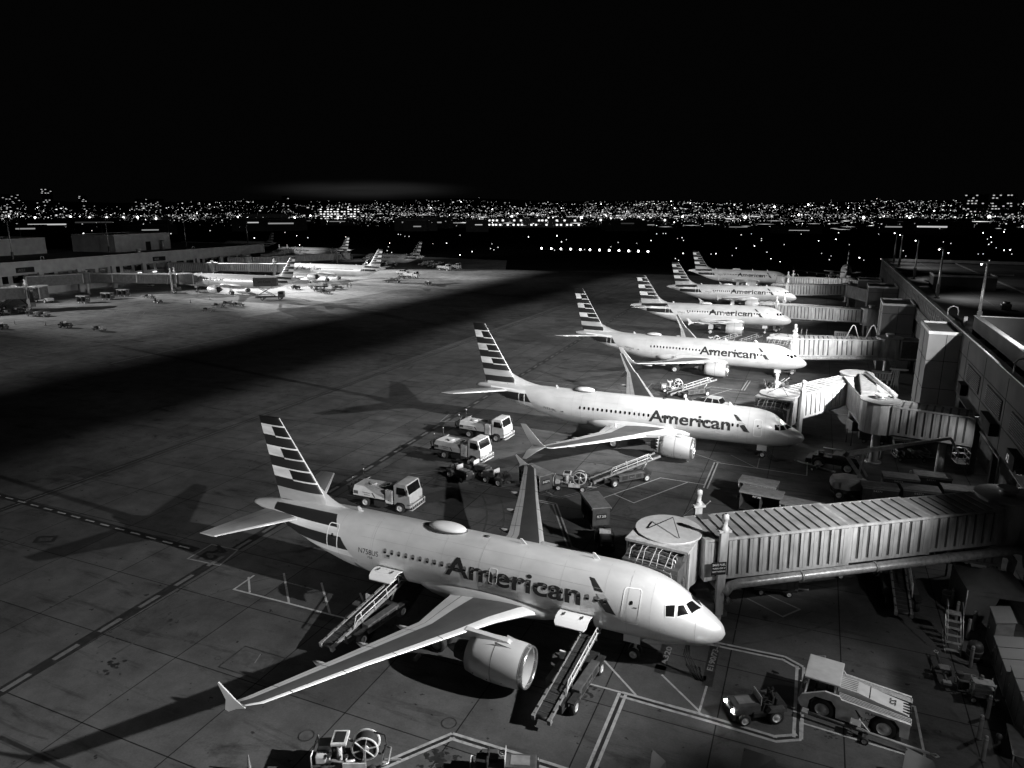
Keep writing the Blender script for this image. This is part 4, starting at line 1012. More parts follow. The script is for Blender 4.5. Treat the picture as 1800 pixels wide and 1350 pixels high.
def lsign(y, txt, label):
    s = thing('gate_sign', label, 'sign', (lx(y), y, 7.9), group='dark gate signs on the left fascia')
    b = MB(); b.box((.25, 0, .6), (.5, 5.2, 1.5), 'black'); b.build('sign_box', s)
    b = MB(); put_text(b, txt, (.53, -2.2, .2), (0, 1, 0), (0, 0, 1), 2.0, .85, 'dimsign', .02); b.build('lettering', s)
lsign(96.5, 'A21', 'dark gate sign reading A21 at the left end of the fascia'); lsign(147, 'A25', 'dark gate sign reading A25 on the left fascia under the roof box')
def door_ex(t, d):
    b = MB(); b.box((d[0]/2+.02, 2, 1.6), (.08, 2.4, 3.2), 'black'); b.build('doorway', t)
    b = MB(); b.box((d[0]/2+.02, 9, 1.2), (.08, 1.6, 1.4), 'dgrey'); b.build('hatch', t)
block('roof_box', 'two-faced pale roof box with dark doorway on the left hand roof', 'building', (-242, 152, 10.8), (20, 26, 5.9), 'wallp', extra=door_ex, rz=.1)
block('roof_box', 'plain pale roof box at the left edge on the left hand roof', 'building', (-257, 112, 10.8), (20, 28, 5.2), 'wallp', rz=.1)
tt = thing('roof_exhaust', 'bright cylindrical exhaust drum on the left hand roof edge', 'vent', (lx(140)-1.6, 140, 10.8)); b = MB(); b.cyl((0, 0, 0), (0, 0, 1.2), .8, .7, 'steel', 16); b.cyl((0, 0, 1.2), (0, 0, 1.45), .9, .9, 'white', 16); b.build('drum', tt)
tt = thing('roof_exhaust', 'shiny upright duct against the two-faced roof box', 'vent', (-231.0, 160.5, 10.8)); b = MB(); b.cyl((0, 0, 0), (0, 0, 3.4), .6, .5, 'steel', 14); b.cyl((0, 0, 3.4), (0, 0, 3.5), .62, .62, 'dark', 14); b.build('duct', tt)
for y, lb in ((103, 'small white hoop on the left roof edge near the plain box'), (165, 'small white hoop on the left roof edge right of the exhaust duct')):
    b = MB(); b.tube([(0, -.5, 0), (0, -.5, .8), (0, 0, 1.1), (0, .5, .8), (0, .5, 0)], .08, 'white', 6); q = b.build('roof_hoop'); q.location = (lx(y)-.6, y, 10.95); tag(q, lb, 'hoop', 'white hoops on the left roof edge')

# ------------------------------------------------------------------ passenger bridges
def bridge(label, cab, face, rot, wall=None, zc=3.05, zr=3.8, duct=True, sign=False, hoops=False, elbow=None, dark=False, group='passenger boarding bridges', cw=3.4, col_f=.115, near=-1, support=True):
    """cab: centre of the cab; face: heading the cab looks; rot: rotunda; wall: end at the building"""
    t = thing('boarding_bridge', label, 'jet bridge', (rot[0], rot[1], 0), group=group)
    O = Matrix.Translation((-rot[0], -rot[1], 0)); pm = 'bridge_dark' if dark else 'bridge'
    C, Rr = Vector((cab[0], cab[1], zc)), Vector((rot[0], rot[1], zr)); pts = [C]+([Vector((elbow[0], elbow[1], zr))] if elbow else [])+[Rr]
    A = pts[1]; d = (A-C); Lh = Vector((d.x, d.y, 0)).length; sl = math.atan2(d.z, Lh); hd = math.atan2(d.y, d.x)
    def tunnel(name, P0, h_, s_, s0, s1, w_, hh, ribs=True, lip=True):
        b = MB(O @ Matrix.Translation(P0) @ Matrix.Rotation(h_, 4, 'Z') @ Matrix.Rotation(-s_, 4, 'Y'))
        b.box(((s0+s1)/2, 0, hh/2), (s1-s0, w_, hh), 'groove_shade' if not dark else pm)
        b.box(((s0+s1)/2, 0, -.12), (s1-s0, w_*.9, .24), 'dgrey')
        for sy in (-1, 1):
            b.box(((s0+s1)/2, sy*(w_/2+.03), .08), (s1-s0, .1, .22), pm); b.box(((s0+s1)/2, sy*(w_/2+.03), hh-.02), (s1-s0, .12, .16), 'bridge')
        if ribs:
            n = max(2, int(round((s1-s0)/.7)))
            for i in range(n):
                x = s0+(i+.5)*(s1-s0)/n
                for sy in (-1, 1): b.box((x, sy*(w_/2+.045), hh*.5), ((s1-s0)/n*.72, .09, hh-.3), pm); b.box((x, sy*(w_/2+.1), hh*.5), (.1, .03, hh-.3), pm)
                b.box((x, 0, hh+.035), ((s1-s0)/n*.72, w_-.02, .07), 'bridge_roof')
        if lip:
            for x in (s0, s1): b.box((x, 0, hh/2), (.22, w_+.16, hh+.14), 'bridge')
        return b.build(name, t)
    # telescoping sections
    e0 = 1.9; e1 = Lh-1.5; cut = [e0, e0+(e1-e0)*.46, e0+(e1-e0)*.74, e1]
    cz = math.cos(sl)
    for i in range(3):
        w_ = cw-.24*i; hh = 2.72-.12*i
        P0 = C+Vector((0, 0, .2+.06*i)); tunnel('tunnel_section', P0, hd, sl, cut[i]/cz-(.0), (cut[i+1]+.02)/cz, w_, hh)
    if elbow:
        d2 = Rr-A; h2 = math.atan2(d2.y, d2.x); L2 = d2.length; tunnel('tunnel_section', A, h2, 0, 1.3, L2-1.2, 3.0, 2.9)
        b = MB(O); b.cyl((A.x, A.y, zr-.1), (A.x, A.y, zr+3.1), 1.75, m=pm, n=16, smooth=False); b.cyl((A.x, A.y, zr+3.1), (A.x, A.y, zr+3.2), 1.9, m='bridge_roof', n=16); b.cyl((A.x, A.y, 0), (A.x, A.y, zr), .4, m='bridge', n=12); b.build('rotunda', t)
        b = MB(O); m_ = (A+Rr)/2; b.bbox((m_.x, m_.y, zr+3.2), (1.6, max(2, L2-3.4), .55), 'grey'); b.tube([(A.x+.9, A.y-1.2, zr+3.3), (A.x+.9, A.y-2, zr+3.7), (Rr.x+.9, Rr.y+1.5, zr+3.7), (Rr.x+1.4, Rr.y+.8, zr+3.4)], .25, 'duct', 10); b.build('roof_unit', t)
    # rotunda at the building end with fixed link
    b = MB(O); b.cyl((Rr.x, Rr.y, zr-.25), (Rr.x, Rr.y, zr+3.0), 1.8, m=pm, n=16, smooth=False); b.cyl((Rr.x, Rr.y, zr+3.0), (Rr.x, Rr.y, zr+3.12), 1.95, m='bridge_roof', n=16); b.build('rotunda', t)
    if support:
        b = MB(O); b.cyl((Rr.x, Rr.y, 0), (Rr.x, Rr.y, zr-.25), .42, m='bridge', n=14); b.cyl((Rr.x, Rr.y, 0), (Rr.x, Rr.y, .15), .8, m='steel', n=14); b.build('column', t)
    b = MB(O); b.cyl((Rr.x, Rr.y, zr+3.1), (Rr.x, Rr.y, zr+3.5), .5, .5, 'steel', 14); b.cyl((Rr.x, Rr.y, zr+3.5), (Rr.x, Rr.y, zr+3.66), .62, .6, 'cream', 14); b.build('roof_vent', t)
    if wall:
        Wv = Vector((wall[0], wall[1], zr)); d3 = Wv-Rr; L3 = d3.length; h3 = math.atan2(d3.y, d3.x); tunnel('fixed_link', Rr, h3, 0, 1.4, L3, 3.0, 2.85, ribs=L3 > 5)
        if L3 > 6:
            b = MB(O); q = Rr+d3*.72; b.cyl((q.x, q.y, 0), (q.x, q.y, zr), .4, .36, 'bridge', 14); b.cyl((q.x, q.y, zr-.4), (q.x, q.y, zr-.02), .7, .75, 'bridge', 14); b.build('column', t)
    # cab
    b = MB(O); b.cyl(C+Vector((0, 0, -.1)), C+Vector((0, 0, 3.0)), 1.95, m=pm, n=28, smooth=False); b.build('cab', t)
    b = MB(O); b.cyl(C+Vector((0, 0, 3.0)), C+Vector((0, 0, 3.14)), 2.1, m='white', n=36); b.tube([C+Vector((-1.2, -.6, 3.2)), C+Vector((.2, .1, 3.9)), C+Vector((.9, -1.2, 3.2))], .035, 'dark', 6); b.build('cab_roof', t)
    X = O @ Matrix.Translation(C) @ Matrix.Rotation(face, 4, 'Z')
    b = MB(X); b.box((1.5, 0, 1.4), (1.3, 3.7, 2.8), pm); b.box((1.6, 0, 2.95), (1.7, 4.0, .16), 'bridge')
    for sy in (-1, 1): b.box((2.0, sy*1.95, 1.4), (.3, .12, 3.0), 'bridge')
    b.build('cab_front', t)
    b = MB(X)     # folding canopy: ribs and cross rods between the cab and the hull
    for i in range(7):
        x = 2.1+i*.26; dz = -.02*i*i
        pr = []
        for k in range(9):
            a = -1+2*k/8; pr.append((x, a*1.78, 2.86+dz*1.0-.25*a*a-(1.5 if k in (0, 8) else 0)))
        b.tube(pr, .035 if i % 2 else .06, 'steel' if i % 2 else 'dgrey', 6)
    for k in range(1, 8):
        a = -1+2*k/8; b.tube([(2.1, a*1.78, 2.9-.25*a*a), (2.9, a*1.78+.1*(-1)**k, 2.82-.25*a*a), (3.66, a*1.78, 2.16-.25*a*a)], .022, 'cream', 5)
    b.add([(2.1, -1.72, 2.76), (3.66, -1.72, 2.0), (3.66, 1.72, 2.0), (2.1, 1.72, 2.76)], [(0, 1, 2, 3)], 'dgrey'); b.box((2.9, 0, 1.2), (1.4, 3.5, 2.1), 'dgrey')
    b.build('folding_canopy', t)
    b = MB(X); b.box((1.6, 0, -.18), (2.4, 3.4, .16), 'dark')
    b.build('cab_floor', t)
    # drive column
    f = col_f; cc = C+d*f; X2 = O @ Matrix.Translation((cc.x, cc.y, 0)) @ Matrix.Rotation(hd, 4, 'Z'); w2 = cw/2+.28; top = cc.z+3.6
    for sy in (-1, 1):
        b = MB(X2); b.box((0, sy*w2, top/2+.5), (.5, .28, top-1.0), 'bridge'); b.box((0, sy*w2, 1.7), (.34, .2, 2.2), 'bridge')
        b.lathe([(.26, top), (.26, top+.25), (.17, top+.3), (.17, top+.75), (.22, top+.8), (.22, top+1.05), (.1, top+1.15)], 'cream', (0, sy*w2, 0), n=12)
        b.box((0, sy*(w2-.05), top+.02), (.8, .5, .14), 'cream'); b.build('lift_column', t)
    b = MB(X2); b.box((0, 0, 1.0), (1.1, w2*2+.2, .35), 'dgrey'); b.box((0, 0, cc.z-.35), (.4, w2*2, .3), 'bridge'); b.box((-1.0, -w2*.7, 1.2), (1.3, 1.3, 1.1), 'dgrey'); b.beam((0, -w2, 1.1), (1.6, 0, cc.z-.2), .12, .12, 'dark'); b.beam((0, w2, 1.1), (1.6, 0, cc.z-.2), .12, .12, 'dark')
    b.build('drive_frame', t)
    for sy in (-1, 1):
        b = MB(X2); b.wheel((0, sy*.75, .5), .5, .4); b.build('wheel', t)
    if sign:
        b = MB(X2); b.box((-.27, -w2-.16, cc.z+1.15), (.95, .06, .85), 'black', rz=0)
        for k, s_ in enumerate(('SAVE FUEL', 'TURN OFF IF', 'NOT NEEDED')): put_text(b, s_, (-.7, -w2-.195, cc.z+1.35-k*.22), (1, 0, 0), (0, 0, 1), .86, .15 if k == 0 else .1, 'outline', .0)
        b.build('notice', t)
    # air duct slung along the near side
    if duct:
        h = hd; nrm = Vector((math.sin(h), -math.cos(h), 0))*(-near)*-1
        nrm = Vector((math.cos(hd+PI/2*near), math.sin(hd+PI/2*near), 0)); w3 = cw/2+.42
        a_ = C+d*(f+.01)+nrm*w3+Vector((0, 0, -.05)); b_ = C+d*.97+nrm*w3+Vector((0, 0, .1)); u = d.normalized()
        b = MB(O); b.tube([a_+Vector((0, 0, -1.2))+u*.3, a_+Vector((0, 0, -.5))+u*.1, a_+Vector((0, 0, -.1))+u*.35, a_+u*.9, b_, b_+u*.8+Vector((0, 0, -.2)), b_+u*1.2+Vector((0, 0, -1.4))], .3, 'duct', 12)
        for k in range(1, 4): q = a_+(b_-a_)*k/4; b.cyl(q-u*.08, q+u*.08, .35, m='steel', n=12)
        b.build('air_duct', t)
    # service stairs from the cab
    b = MB(O @ Matrix.Translation(C+d.normalized()*3.1) @ Matrix.Rotation(hd-near*PI/2*-1 if False else hd+PI/2*(-near), 4, 'Z'))
    zt_ = C.z
    for sy in (-.4, .4):
        b.beam((1.7, sy, zt_-.1), (5.0, sy, .2), .06, .2, 'dark'); b.tube([(1.7, sy, zt_+.9), (5.0, sy, 1.15), (5.0, sy, .2)], .03, 'steel', 6)
    for k in range(10): q = (k+.5)/10; b.box((1.7+3.3*q, 0, zt_-.1-(zt_-.3)*q), (.28, .8, .04), 'dgrey')
    b.box((1.5, 0, zt_-.08), (.9, 1.0, .06), 'dgrey'); b.build('service_stairs', t)
    if hoops:
        for k, x in enumerate((.66, .84)):
            q = C+d*x; b = MB(O @ Matrix.Translation((q.x, q.y, q.z+2.8)) @ Matrix.Rotation(hd, 4, 'Z')); b.tube([(-.9, 0, 0), (-.25, 0, 1.9), (0, 0, 2.15), (.25, 0, 1.9), (.9, 0, 0)], .07, 'white', 6); b.build('cable_hoop', t)
    return t
bridge('nearest boarding bridge, ribbed and pale, with a thick duct slung along it', (-4.45, 5.3), math.radians(-96), (16.0, 18.6), (18.2, 19.8), sign=True)
bridge('second boarding bridge with an elbow and a fixed link on round columns', (-.5, 44.6), math.radians(-100), (9.4, 43.2), (17.6, 41.8), elbow=(7.4, 55.2), duct=False, cw=3.1)
bridge('third boarding bridge with two white cable hoops, by the third airliner', (-2.6, 83.6), math.radians(-100), (12.6, 84.6), (16.9, 85.2), hoops=True)
bridge('fourth boarding bridge, long and plain, by the short fourth airliner', (-8.2, 126.4), math.radians(-95), (11.4, 119.8), (16.3, 119.8), duct=False, hoops=False)
bridge('fifth boarding bridge with a chequered fixed link beside the squat stair tower', (-9.0, 169.8), math.radians(-95), (8.3, 169.8), (15.7, 152), duct=False, hoops=True)
bridge('sixth and farthest boarding bridge of the right hand row, dim behind the fifth', (-9.6, 193), math.radians(95), (8, 187.5), (15.4, 177), duct=False, hoops=False)
GB = 'boarding bridges on the left side'
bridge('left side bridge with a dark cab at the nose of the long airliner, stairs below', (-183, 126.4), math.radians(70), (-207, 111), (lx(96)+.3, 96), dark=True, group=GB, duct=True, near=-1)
bridge('left side bridge running in front of the brightly lit airliner, behind the first fin', (-183.5, 171.5), math.radians(70), (-203, 157), (lx(152)+.3, 152), group=GB)
bridge('long left side bridge in the middle of the stacked three', (-204, 236), math.radians(60), (-215, 187), (lx(183)+.3, 183), group=GB, duct=False)
bridge('rearmost left side bridge with bright roof ribs', (-262, 262), math.radians(90), (-226, 214), (lx(206)+.3, 205.5), group=GB, duct=False)
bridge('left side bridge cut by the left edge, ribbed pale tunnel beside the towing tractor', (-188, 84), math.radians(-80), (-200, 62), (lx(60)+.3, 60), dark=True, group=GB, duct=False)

# ------------------------------------------------------------------ city lights and the far airfield
rnd = random.Random(3)
city = {k: MB() for k in ('cityA', 'cityB', 'cityC')}
M['cityA'] = emis('far_lamp_dim', .6); M['cityB'] = emis('far_lamp', 1.6); M['cityC'] = emis('far_lamp_bright', 9)
def glow_at(x, y, z, s, m, wide=1.):
    a = math.atan2(y-CAM.y, x-CAM.x); r = Vector((-math.sin(a), math.cos(a), 0)); f = Vector((math.cos(a), math.sin(a), 0)); c = Vector((x, y, z)); h = s/2
    city[m].add([c-r*h*wide, c+r*h*wide, c+Vector((0, 0, h)), c-Vector((0, 0, h)), c-f*h, c+f*h], [(0, 2, 4), (2, 1, 4), (1, 3, 4), (3, 0, 4), (2, 0, 5), (1, 2, 5), (3, 1, 5), (0, 3, 5)], m)
def pol(az, d): return CAM.x+d*math.cos(YAW-az), CAM.y+d*math.sin(YAW-az)
streets = [rnd.uniform(840, 2300) for _ in range(30)]
clus = [(rnd.uniform(-.66, .66), rnd.random()**.8, rnd.uniform(.004, .035)) for _ in range(420)]
for i in range(11000):
    if rnd.random() < .84: q = rnd.choice(clus[:int(420*rnd.random()**.6)+1]); az = rnd.gauss(q[0], q[2]); u = min(1, max(0, rnd.gauss(q[1], .006)))
    else: az = rnd.uniform(-.66, .66); u = rnd.random()
    d = 930*(1/(1-.86*u**.75)) if rnd.random() > .35 else rnd.choice(streets)*(1+rnd.uniform(-.006, .006))
    if d > 7600: d = rnd.uniform(2500, 7500)
    # the middle is the busiest, the left thins out near the field
    w_ = 1.0 if -.25 < az < .3 else (.55 if az < 0 else .7)
    if d < 1500 and az < -.22: w_ *= .35
    if d > 3000: w_ *= .75
    if rnd.random() > w_: continue
    x, y = pol(az, d); z = hz(x, y)+rnd.choice((6, 8, 10, 12, rnd.uniform(4, 30)))
    sz = d*.00056*rnd.choice((.4, .55, .7, .9, 1.2, 1.7)); m = rnd.choices(('cityA', 'cityB', 'cityC'), (.66, .32, .02))[0]
    if m == 'cityC': sz *= rnd.uniform(1.0, 1.8)
    glow_at(x, y, z, sz, m, rnd.choice((1, 1, 1, 1.8, 3)) if m != 'cityC' else 1)
for i in range(40):      # lit streets seen edge on
    az = rnd.uniform(-.12, .62) if i < 46 else rnd.uniform(-.6, 0); d = rnd.choice((860, 900, 960, 1020, 1100, 1200, 1350, 1500, 1900))*rnd.uniform(.98, 1.03); x, y = pol(az, d)
    glow_at(x, y, rnd.uniform(3, 9), d*.0006, rnd.choice(('cityA', 'cityA', 'cityB')), rnd.uniform(10, 46))
for a_, d, k in ((-.58, 1300, 3), (-.545, 1300, 3), (-.53, 1300, 3), (-.515, 1300, 2), (-.5, 1310, 3), (-.475, 1300, 4), (-.44, 1320, 4), (-.36, 1400, 3), (-.32, 1250, 3), (-.29, 1300, 3), (-.27, 1300, 3), (-.235, 1250, 3), (.0, 1500, 4), (.05, 1080, 4), (.095, 1080, 4), (.135, 1080, 4), (.18, 1080, 4), (.1, 1900, 5), (.23, 1500, 4), (.31, 1250, 5), (.45, 1200, 4), (.5, 1300, 4), (.58, 1500, 5), (.63, 1400, 4), (.66, 1420, 4), (.375, 1800, 5), (.345, 4200, 12), (.385, 5200, 12)):
    x, y = pol(a_, d); glow_at(x, y, hz(x, y)+rnd.uniform(9, 14), k*1.0, 'cityC')
for k, mb_ in city.items():
    ob = mb_.build('city_lights', fixn=False); ob.name = 'city_lights'; tag(ob, {'cityA': 'dim street and house lights of the city along the horizon', 'cityB': 'medium bright city lights along the horizon', 'cityC': 'brightest lamps scattered through the distant city'}[k], 'city lights', kind='stuff')
# airfield edge lights
city = {'cityB': MB(), 'cityC': MB()}
AL = MB()
for i in range(12):
    c = G(952+i*17, 436.5+i*.5, .6); AL.sphere(c, .62, 'cityC', 8, 6)
for i in range(150):
    pxx, pyy = rnd.uniform(0, 1800), rnd.uniform(404, 462)
    if pxx < 440 and pyy > 412: continue
    if 860 < pxx < 1150 and pyy > 442: continue
    c = G(pxx, pyy, .6); dd = (c-CAM).length; AL.sphere(c, dd*.0005*rnd.uniform(.7, 1.3), rnd.choice(('cityB', 'cityB', 'cityC')), 6, 4)
tag(AL.build('airfield_lights', fixn=False), 'runway and taxiway edge lights dotted over the black airfield', 'airfield lights', kind='stuff')
# distant buildings
def farbld(az, d, w_, h, dp, label, m='wallc', rows=0, cols=0, lit='cityA', lamps=0):
    x, y = pol(az, d); z = hz(x, y); t = thing('distant_building', label, 'building', (x, y, z), YAW-az-PI/2, 'lit buildings beyond the airfield')
    b = MB(); b.box((0, 0, h/2), (w_, dp, h), m); b.build('wall', t)
    b = MB(); b.box((0, 0, h+.4), (w_+1, dp+1, .8), 'dgrey'); b.build('roof', t)
    if rows:
        r_ = random.Random(int(abs(az)*1000)); b = MB(); b.box((0, -dp/2-.12, 0), (w_/cols*.55, .12, h/rows*.35), lit); w0 = b.build('lit_window', t); first = True
        for i in range(rows):
            for j in range(cols):
                if r_.random() < (.62 if lit == 'cityB' else .22):
                    c = w0 if first else w0.copy()
                    if not first: col.objects.link(c)
                    c.location = (-w_/2+(j+.5+r_.uniform(-.2, .2))*w_/cols, 0, (i+.6)*h/rows); first = False
    for k in range(lamps):
        b = MB(); b.sphere((-w_/2+(k+.5)*w_/lamps, -dp/2-1.2, h*.9), 1.3, 'lampsoft', 8, 6); b.build('wall_lamp', t)
M['hangar'] = mat('hangar_cladding', .3, .6, 0, .1, .2)
farbld(-.508, 1180, 62, 15, 30, 'pale hangar with three bright wall lamps, far left', 'hangar', lamps=3)
farbld(-.455, 1190, 44, 13, 30, 'small pale hangar right of the three-lamp hangar', 'hangar', lamps=1)
farbld(-.326, 1250, 70, 17, 20, 'plain bright-faced block left of centre below the towers', 'hangar', lamps=0)
farbld(-.232, 1700, 88, 26, 20, 'wide block with four rows of lit windows left of centre', 'wall2', 5, 12, 'cityB')
farbld(-.275, 1750, 38, 30, 20, 'dark narrow block beside the wide lit block', 'wall2', 5, 4, 'cityA')
farbld(.565, 2300, 55, 62, 20, 'left twin of the tall pale apartment towers on the right horizon', 'wallc', 9, 7, 'cityA')
farbld(.592, 2320, 55, 62, 20, 'right twin of the tall pale apartment towers on the right horizon', 'wallc', 9, 7, 'cityA')
farbld(-.60, 3400, 60, 60, 30, 'leftmost far tower block with scattered lit rooms', 'wall2', 12, 6, 'cityA')
farbld(-.565, 3600, 40, 85, 30, 'taller slim far tower on the left skyline', 'wall2', 12, 4, 'cityA')
farbld(-.46, 3500, 110, 50, 30, 'broad stepped far block on the left skyline', 'wall2', 9, 12, 'cityA')
farbld(-.53, 3700, 34, 60, 30, 'slim far tower left of the broad stepped block', 'wall2', 9, 3, 'cityA')
farbld(-.30, 3300, 30, 60, 20, 'lone far tower with a lit crown left of centre', 'wall2', 8, 3, 'cityA')
farbld(.03, 1030, 130, 12, 20, 'long low lit terminal building at the centre beyond the airfield', 'hangar', 2, 26, 'cityB')
farbld(.15, 1060, 150, 11, 20, 'long dark hangar with lamps along its eave, right of centre', 'wall2', lamps=5)

r6 = random.Random(21)
for i in range(44):
    az = r6.uniform(-.62, .64); d = r6.choice((840, 880, 950, 1050, 1200, 1400, 1700, 2100))*r6.uniform(.97, 1.04); w_ = r6.uniform(18, 75); h = r6.uniform(6, 15); x, y = pol(az, d); z = hz(x, y)
    t = thing('low_building', 'low building, %s lit strip, %s, %s' % ('a short' if w_ < 35 else ('a wide' if w_ > 58 else 'a medium'), 'close across the airfield' if d < 1000 else ('amid the city lights' if d < 1500 else 'high among farthest lights'), 'left horizon' if az < -.3 else ('centre left horizon' if az < 0 else ('centre right horizon' if az < .3 else 'right horizon'))), 'building', (x, y, z), YAW-az-PI/2, 'low lit buildings of the far city')
    b = MB(); b.box((0, 0, h/2), (w_, 24, h), 'wall2'); b.box((0, 0, h+.3), (w_+1, 25, .6), 'dgrey'); b.build('wall', t)
    b = MB(); b.box((r6.uniform(-.1, .1)*w_, -12.1, h*r6.uniform(.45, .75)), (w_*r6.uniform(.3, .7), .15, h*r6.uniform(.06, .12)), r6.choice(('dimsign', 'signlit', 'litpanel', 'litpanel'))); b.build('window_strip', t)
# ------------------------------------------------------------------ ground service equipment
def wheels(t, pts, r, wd, X=None):
    for x, y in pts:
        b = MB(); b.wheel((x, y, r), r, wd); b.build('wheel', t)
def service_truck(label, group=None):
    t = thing('service_truck', label, 'truck', group=group)
    wheels(t, [(2.1, 1.0), (2.1, -1.0), (-1.5, 1.0), (-1.5, -1.0)], .45, .3)
    b = MB(); b.box((-.3, 0, .72), (6.6, .9, .28), 'dark'); b.box((.1, -.95, .6), (1.2, .5, .5), 'dark'); b.box((.1, .95, .6), (1.2, .5, .5), 'dark'); b.build('chassis', t)
    b = MB()     # cab-over cab
    for sy in (-1, 1):
        b.side([(1.55, .75), (1.55, 2.55), (1.75, 2.68), (2.75, 2.66), (3.0, 1.75), (3.1, 1.65), (3.12, .6), (2.65, .55), (2.6, .85), (2.35, 1.0), (1.85, 1.0), (1.65, .8)], sy*1.08-.03, sy*1.08+.03, 'white')
    b.add([(1.75, -1.08, 2.68), (2.75, -1.08, 2.66), (2.75, 1.08, 2.66), (1.75, 1.08, 2.68)], [(0, 1, 2, 3)], 'white'); b.add([(1.55, -1.08, 2.55), (1.75, -1.08, 2.68), (1.75, 1.08, 2.68), (1.55, 1.08, 2.55)], [(0, 1, 2, 3)], 'white')
    b.add([(1.55, -1.08, .75), (1.55, 1.08, .75), (1.55, 1.08, 2.55), (1.55, -1.08, 2.55)], [(0, 1, 2, 3)], 'white')
    b.add([(2.75, -1.08, 2.66), (3.0, -1.08, 1.75), (3.0, 1.08, 1.75), (2.75, 1.08, 2.66)], [(0, 1, 2, 3)], 'white'); b.add([(3.0, -1.08, 1.75), (3.1, -1.08, 1.65), (3.1, 1.08, 1.65), (3.0, 1.08, 1.75)], [(0, 1, 2, 3)], 'white')
    b.add([(3.1, -1.08, 1.65), (3.12, -1.08, .6), (3.12, 1.08, .6), (3.1, 1.08, 1.65)], [(0, 1, 2, 3)], 'white'); b.build('cab', t)
    b = MB(); b.add([(2.785, -.95, 2.56), (3.0, -.98, 1.8), (3.0, .98, 1.8), (2.785, .95, 2.56)], [(0, 1, 2, 3)], 'glass'); b.build('windscreen', t)
    for sy in (-1, 1):
        b = MB(); b.side([(1.8, 1.75), (1.85, 2.4), (2.6, 2.4), (2.82, 1.75)], sy*1.115-.01, sy*1.115+.01, 'glass'); b.build('side_window', t)
        b = MB(); b.box((2.95, sy*1.3, 2.05), (.08, .22, .42), 'dark'); b.cyl((2.9, sy*1.1, 2.3), (2.95, sy*1.3, 2.2), .02, m='dark', n=6); b.build('mirror', t)
        b = MB(); b.bbox((3.13, sy*.8, .98), (.06, .34, .22), 'steel', .02); b.build('headlight', t)
    b = MB(); b.tube([(3.0, -1.15, .45), (3.35, -1.1, .45), (3.35, 1.1, .45), (3.0, 1.15, .45)], .05, 'white', 6); b.tube([(3.0, -1.15, .95), (3.38, -1.1, .95), (3.38, 1.1, .95), (3.0, 1.15, .95)], .04, 'white', 6)
    for k in range(7): b.cyl((3.36, -1.05+k*.35, .45), (3.38, -1.05+k*.35, .95), .03, m='white', n=6)
    b.build('front_guard', t)
    b = MB()     # low tank body
    pr = [(-1.12, 1.0), (-1.12, 1.45), (-.85, 1.85), (.85, 1.85), (1.12, 1.45), (1.12, 1.0)]
    b.loft([[Vector((x, y, z)) for y, z in pr] for x in (-2.75, .55)], 'white', smooth=False); b.cyl((-1.3, 0, 1.85), (-1.3, 0, 1.97), .36, .33, 'cream', 20); b.cyl((.1, .3, 1.85), (.1, .3, 1.93), .16, m='dark', n=12)
    b.box((-2.45, -1.13, 1.3), (.45, .03, .3), 'dgrey')
    put_text(b, 'American', (-1.75, -1.135, 1.34), (1, 0, 0), (0, 0, 1), .8, .13, 'title'); put_text(b, 'Airlines', (-1.6, -1.135, 1.14), (1, 0, 0), (0, 0, 1), .62, .13, 'title')
    b.add([(-.78, -1.137, 1.45), (-.66, -1.137, 1.45), (-.38, -1.137, 1.05), (-.52, -1.137, 1.05)], [(0, 1, 2, 3)], 'title'); b.build('tank', t)
    b = MB(); b.bbox((1.0, 0, 1.35), (.75, 2.3, 1.25), 'white', .04); b.box((1.0, -1.16, 1.35), (.62, .02, 1.05), 'cream'); b.cyl((1.0, -1.17, 1.05), (1.0, -1.19, 1.05), .04, m='dark', n=8); b.build('cabinet', t)
    b = MB()
    for y in (-.9, -.3, .3, .9): b.tube([(-2.8, y, .8), (-3.4, y*.9, .9), (-3.5, y*.9, 1.6), (-2.9, y, 1.7)], .05, 'dark', 6)
    for k in range(5): b.lathe([(.32, -.04), (.36, 0), (.32, .04)], 'dark', (-3.15, -.7+k*.35, 1.25), 'Y', 14)
    b.cyl((-2.9, -.9, 1.6), (-2.9, -.9, 2.5), .03, m='dark', n=6); b.cyl((-2.9, .8, 1.6), (-2.9, .8, 2.7), .03, m='dark', n=6); b.box((-3.1, 0, .8), (.7, 2.1, .1), 'dark'); b.tube([(-2.9, .5, 1.9), (-2.2, .5, 2.05), (-2.2, .9, 2.05), (-2.9, .9, 1.9)], .04, 'steel', 6)
    b.build('pump_rack', t)
    for y, z in ((-.9, 2.55), (.8, 2.75)):
        b = MB(); b.sphere((-2.9, y, z), .07, 'white', 8, 6); b.build('marker_lamp', t)
    return t
GT_ = 'white service trucks parked behind the tails'
k1 = service_truck('white service truck nearest the striped fin of the closest airliner', GT_)
def setp(o, c, h): o.location = (c[0], c[1], 0); o.rotation_euler = (0, 0, h); return o
setp(k1, (-31.3, 12.9), .02)
dup(k1, (-30.9, 26.6), -.1, 'middle one of the three white service trucks, with tractors beside it', GT_); dup(k1, (-31.9, 34.2), -.04, 'farthest of the three white service trucks, beside the dashed band', GT_)

